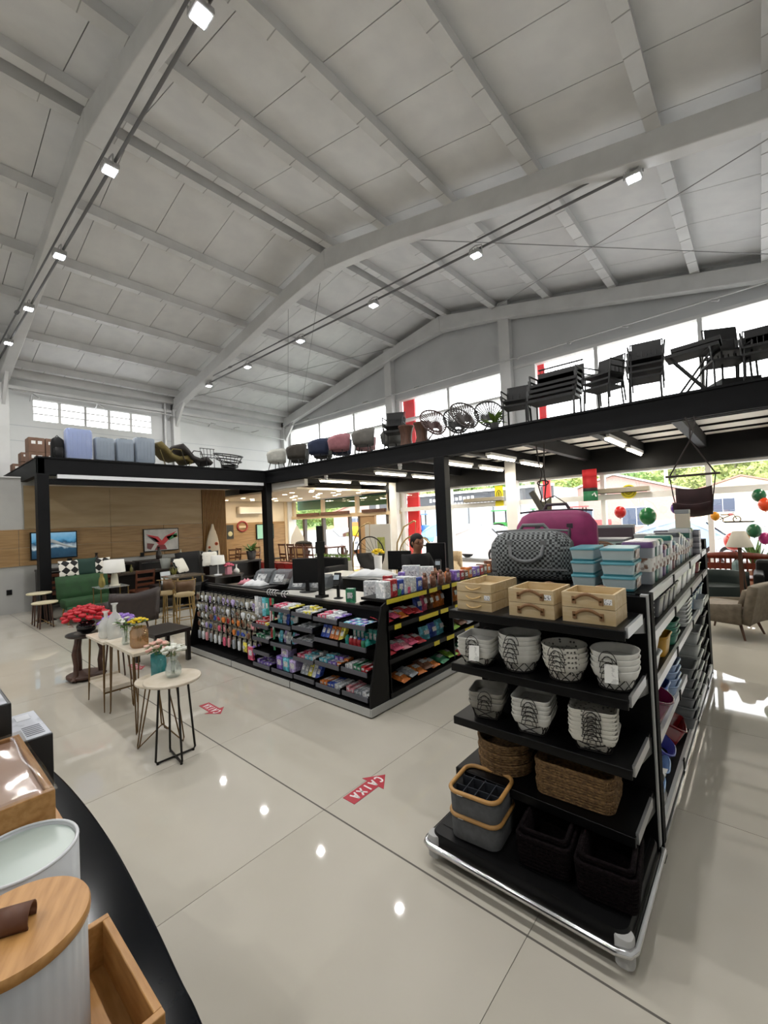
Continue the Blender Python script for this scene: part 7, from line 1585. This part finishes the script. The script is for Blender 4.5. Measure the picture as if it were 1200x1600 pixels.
house('cream bungalow with tiled roof at the far street side', (-1.2, 62, .1), -.05, 10, 9, 3.0, 1.6, CRM, TIL, ((-1.6, 1.7, 2.0, 1.4), (2.8, 1.5, 1.0, 2.2)))
house('cream low house at the picture edge across the street', (12, 60, 0), .1, 9, 9, 3.0, 1.5, CRM, TIL, ((-2, 1.6, 1.6, 1.3),))
house('small brick house seen beyond the red facade stripe', (-46, 52, 0), .3, 12, 10, 3.2, 1.8, BRK, TIL, ((-2, 1.6, 1.6, 1.3), (2, 1.6, 1.6, 1.3)))
t = thing('garden_wall', 'cream garden wall between the two houses', 'wall', (-7.0, 58, 0)); MB().box((0, 0, 1.1), (7, .3, 2.2)).build('wall_panel', CRM, t); MB().box((0, 0, 2.25), (7.1, .4, .1)).build('coping', WHITE, t)
# dealership across the street: black fascia with white lettering over white bays
t = thing('dealership', 'white dealership across the street with black lettered fascia', 'building', (-22, 34, 0), -.05); WB = mat('bay_white', '#c9ced1', .6)
MB().box((0, 4, 1.9), (20, 8, 3.8)).build('walls', WB, t); MB().box((0, -.12, 3.3), (20.2, .25, 1.1)).build('fascia', mat('fascia_black', '#2c3036', .5), t); MB().box((0, -.2, 3.95), (20.3, .5, .2)).build('parapet', WHITE, t)
for k in range(8): f_ = MB().box((-8.6+2.45*k, -.05, 1.4), (2.2, .06, 2.6)).build('bay', mat('bay_glass', '#aebcc2', .2), t); MB().box((-7.4+2.45*k, -.1, 1.4), (.12, .1, 2.7)).build('bay_post', mat('bay_post', '#6d7276', .5), t)
for k in range(22): MB().box((-7+.42*k+(1.2 if k > 9 else 0), -.26, 3.4 if k % 3 else 3.45), (.26, .03, .26 if k % 2 else .34)).build('letter_stroke', WHITE, t)
for k in range(14): MB().box((1.2+.34*k, -.26, 3.0), (.2, .03, .13)).build('letter_stroke', WHITE, t)
# awning strip and signs outside the lounge doors
t = thing('green_awning', 'dark green awning hanging outside the lounge windows', 'awning', (-13, F+.5, 2.35)); MB().box((0, 0, .35), (6.2, .1, .62)).build('valance', mat('awning_green', '#1d5a35', .7), t); MB().box((0, .45, .62), (6.2, 1.5, .05)).build('cover', mat('awning_green', '#1d5a35', .7), t)
for k, (x, y, c, lb) in enumerate(((-17.5, 17.5, '#c98a2c', 'orange and yellow street sign board outside the lounge doors'),)):
    t = thing('street_sign', lb, 'sign', (x, y, -.06)); MB().box((0, 0, .9), (.9, .15, 1.8)).build('board', mat('sign_orange', '#c7702a', .6), t); MB().box((0, -.09, 1.3), (.75, .03, .5)).build('yellow_panel', mat('poster_yellow', '#d8c91c', .5), t); MB().box((0, -.09, .7), (.75, .03, .3)).build('cream_panel', WHITE, t)
def car(label, loc, rz, c, s=1.0):
    t = thing('car', label, 'car', loc, rz); cm = mat('car'+c, c, .25, coat=.6)
    prof = [(-2.05, .32), (-2.1, .55), (-2.02, .82), (-1.55, .9), (-1.0, 1.32), (-.4, 1.44), (.5, 1.42), (1.05, 1.0), (1.8, .88), (2.08, .68), (2.1, .34)]
    vs = []; N_ = len(prof)
    for yy, k in ((-.84, 0), (-.8, 1), (.8, 1), (.84, 0)):
        for x, z in prof: vs.append((x, yy*(.86 if z > 1.0 else 1), z))
    fs = [(r*N_+i, r*N_+i+1, (r+1)*N_+i+1, (r+1)*N_+i) for r in range(3) for i in range(N_-1)] + [tuple(range(N_-1, -1, -1)), tuple(range(3*N_, 4*N_)), (0, N_, 2*N_, 3*N_, 4*N_-1, 3*N_-1, 2*N_-1, N_-1)]
    MB().add(vs, fs).build('body', cm, t); gm_ = mat('car_glass', '#1d2730', .08)
    for s_ in (-1, 1): MB().add([(-.95, s_*.745, 1.0), (-.75, s_*.735, 1.28), (.45, s_*.735, 1.36), (.85, s_*.745, 1.0), (-.95, s_*.715, 1.0), (-.75, s_*.7, 1.28), (.45, s_*.7, 1.36), (.85, s_*.715, 1.0)], [(0,1,2,3), (7,6,5,4), (0,4,5,1), (1,5,6,2), (2,6,7,3), (3,7,4,0)]).build('side_window', gm_, t)
    MB().add([(1.03, -.66, 1.03), (1.03, .66, 1.03), (.52, .6, 1.41), (.52, -.6, 1.41), (1.06, -.66, 1.03), (1.06, .66, 1.03), (.55, .6, 1.42), (.55, -.6, 1.42)], [(0,1,2,3), (7,6,5,4), (0,4,5,1), (1,5,6,2), (2,6,7,3), (3,7,4,0)]).build('windscreen', gm_, t)
    MB().add([(-1.52, -.66, .95), (-1.52, .66, .95), (-1.0, .6, 1.34), (-1.0, -.6, 1.34), (-1.56, -.66, .95), (-1.56, .66, .95), (-1.04, .6, 1.35), (-1.04, -.6, 1.35)], [(3,2,1,0), (4,5,6,7), (0,1,5,4), (1,2,6,5), (2,3,7,6), (3,0,4,7)]).build('rear_window', gm_, t)
    for sx in (-1.3, 1.3):
        for s_ in (-1, 1):
            w_ = MB().tube([(sx, s_*.68, .31), (sx, s_*.86, .31)], .31, 18).build('wheel', MATTE_BLACK, t); MB().tube([(sx, s_*.86, .31), (sx, s_*.875, .31)], .2, 14).build('hub_cap', ALU, w_)
    for s_ in (-1, 1): MB().box((2.06, s_*.6, .7), (.08, .3, .14)).build('headlight', CHROME, t); MB().box((-2.06, s_*.62, .72), (.06, .24, .16)).build('tail_light', RED, t)
    return t
for a in (('white car parked in front of the dealership beside the central post', (-8.9, 16.2, -.06), 3.0, '#d9dadc'), ('pale grey car parked further along the street by the dealership', (-11.5, 20.5, -.06), .1, '#c3c6ca'), ('silver car parked at the window edge beside the lamp', (.75, 16.5, -.06), 2.5, '#c9ccd2'), ('light blue car seen over the wooden bench', (-2.2, 18.0, -.06), 2.9, '#9fb4cc'), ('white car outside the lounge doors', (-18.5, 16.5, -.06), .2, '#d4d6d8'), ('blue van parked across the street beyond the red stripe', (-15.5, 24, -.06), .1, '#5a87b0'), ('white car behind the street sign at the lounge', (-22, 21, -.06), 3.1, '#cfd1d3')): car(*a)
def tractor(label, loc, rz, c):
    t = thing('tractor', label, 'tractor', loc, rz); cm = mat('trac'+c, c, .4); MB().box((.6, 0, 1.05), (1.5, .6, .55)).build('bonnet', cm, t, bevel=.06); MB().box((-.5, 0, 1.1), (.8, .9, .5)).build('platform', cm, t); MB().box((-.5, 0, 2.15), (1.1, 1.0, .08)).build('canopy', cm, t)
    for sx in (-.9, -.1):
        for s in (-1, 1): MB().bar((sx, s*.42, 1.3), (sx, s*.42, 2.12), .06).build('canopy_post', MATTE_BLACK, t)
    for sx, r in ((-.6, .65), (1.1, .42)):
        for s in (-1, 1): w_ = MB().tube([(sx, s*.55, r), (sx, s*.85, r)], r, 18).build('wheel', MATTE_BLACK, t); MB().tube([(sx, s*.85, r), (sx, s*.88, r)], r*.5, 12).build('wheel_hub', mat('hub_yellow', '#c9a81c', .5), w_)
tractor('green tractor on show outside the dealership', (-13.2, 28, -.06), .4, '#2f8a3c'); tractor('second green tractor beside the first at the dealership', (-10.6, 28.5, -.06), .3, '#37953f'); tractor('red tractor at the end of the dealership row', (-8.2, 28.5, -.06), .5, '#b83a3a'); tractor('blue tractor near the red facade stripe', (-19.5, 27, -.06), .2, '#3a6aa8')
t = thing('motorcycle', 'dark motorcycle parked before the cream bungalow', 'motorcycle', (-2.6, 56.5, .0), .1)
for sx in (-.7, .7): MB().tube([(sx+.3*math.cos(a), 0, .32+.3*math.sin(a)) for a in [2*PI*i/18 for i in range(18)]], .05, 6, closed=True).build('wheel', MATTE_BLACK, t)
MB().tube([(-.7, 0, .32), (-.2, 0, .55), (.45, 0, .85), (.7, 0, .32)], .05, 6).build('frame', MATTE_BLACK, t); MB().box((-.25, 0, .82), (.7, .22, .1)).build('seat', MATTE_BLACK, t); MB().ell((.2, 0, .82), (.25, .14, .13)).build('tank', mat('moto_red', '#6d1f22', .3), t); MB().tube([(.45, -.3, 1.05), (.42, 0, .95), (.45, .3, 1.05)], .02, 6).build('handlebar', MATTE_BLACK, t)
for k, (x, y) in enumerate(((-5.5, 40), (3.4, 52), (-27, 30))):
    t = thing('utility_pole', 'grey concrete utility pole across the street, %s' % ('by the brick house', 'by the cream bungalow', 'beside the dealership')[k], 'pole', (x, y, -.06)); MB().lathe([(.16, 0), (.11, 8.5)], 10).build('shaft', mat('pole_grey', '#a8a59c', .8), t); MB().box((0, 0, 8), (1.8, .1, .12)).build('crossarm', MATS['pole_grey'], t)
# ================================================================ small pieces belong to the part they are fixed on
def base_name(o): return o.name.split('.')[0]
def mesh_centre(o):
    c = [Vector(b) for b in o.bound_box]; return o.matrix_basis @ (sum(c, Vector())/8)
KIDS = {}
for o in bpy.data.objects:
    if o.parent: KIDS.setdefault(o.parent.name, []).append(o)
TOPS = [o for o in bpy.data.objects if o.parent is None and o.name in KIDS]
def fix_on(part, pieces, only=None):
    pieces = pieces.split()
    for root in TOPS:
        if only is not None and base_name(root) not in only: continue
        ch = KIDS[root.name]; hosts = [c for c in ch if base_name(c) == part and c.location.length < 1e-9 and c.rotation_euler.to_quaternion().angle < 1e-9 and tuple(c.scale) == (1, 1, 1)]
        if not hosts: continue
        hc = [(h, mesh_centre(h)) for h in hosts]
        for c in ch:
            if base_name(c) in pieces and c.name not in KIDS and c.parent == root:
                p = mesh_centre(c); c.parent = min(hc, key=lambda q: (q[1]-p).length)[0]
bpy.context.view_layer.update()
fix_on('end_shelf', 'side_clip bracket', {'shelf_gondola'}); fix_on('price_rail', 'rail_clip'); fix_on('tray', 'tray_rail tray_side', {'checkout_gondola'}); fix_on('shelf_rail', 'price_card', {'checkout_gondola'})
fix_on('handle', 'handle_tab rivet handle_patch'); fix_on('printed_top', 'print_line print_patch'); fix_on('bag', 'label_patch'); fix_on('leg_loop', 'foot_pad'); fix_on('housing', 'cooling_fin screen', {'led_floodlight', 'computer_monitor'})
fix_on('shell', 'rib', {'suitcase'}); fix_on('board', 'round_mark', {'surfboard'}); fix_on('body', 'eye ear mouth', {'person'}); fix_on('screen', 'painted_feather wave_foam')
fix_on('rod', 'turnbuckle'); fix_on('column', 'knee_plate'); fix_on('body', 'printed_sleeve label pocket pocket_zip price_tag'); fix_on('front_board', 'price_tag', {'pine_crate'}); fix_on('fascia', 'letter_stroke'); fix_on('tray_shelf', 'tray_edge shelf_rail'); fix_on('table_top', 'top_inset')
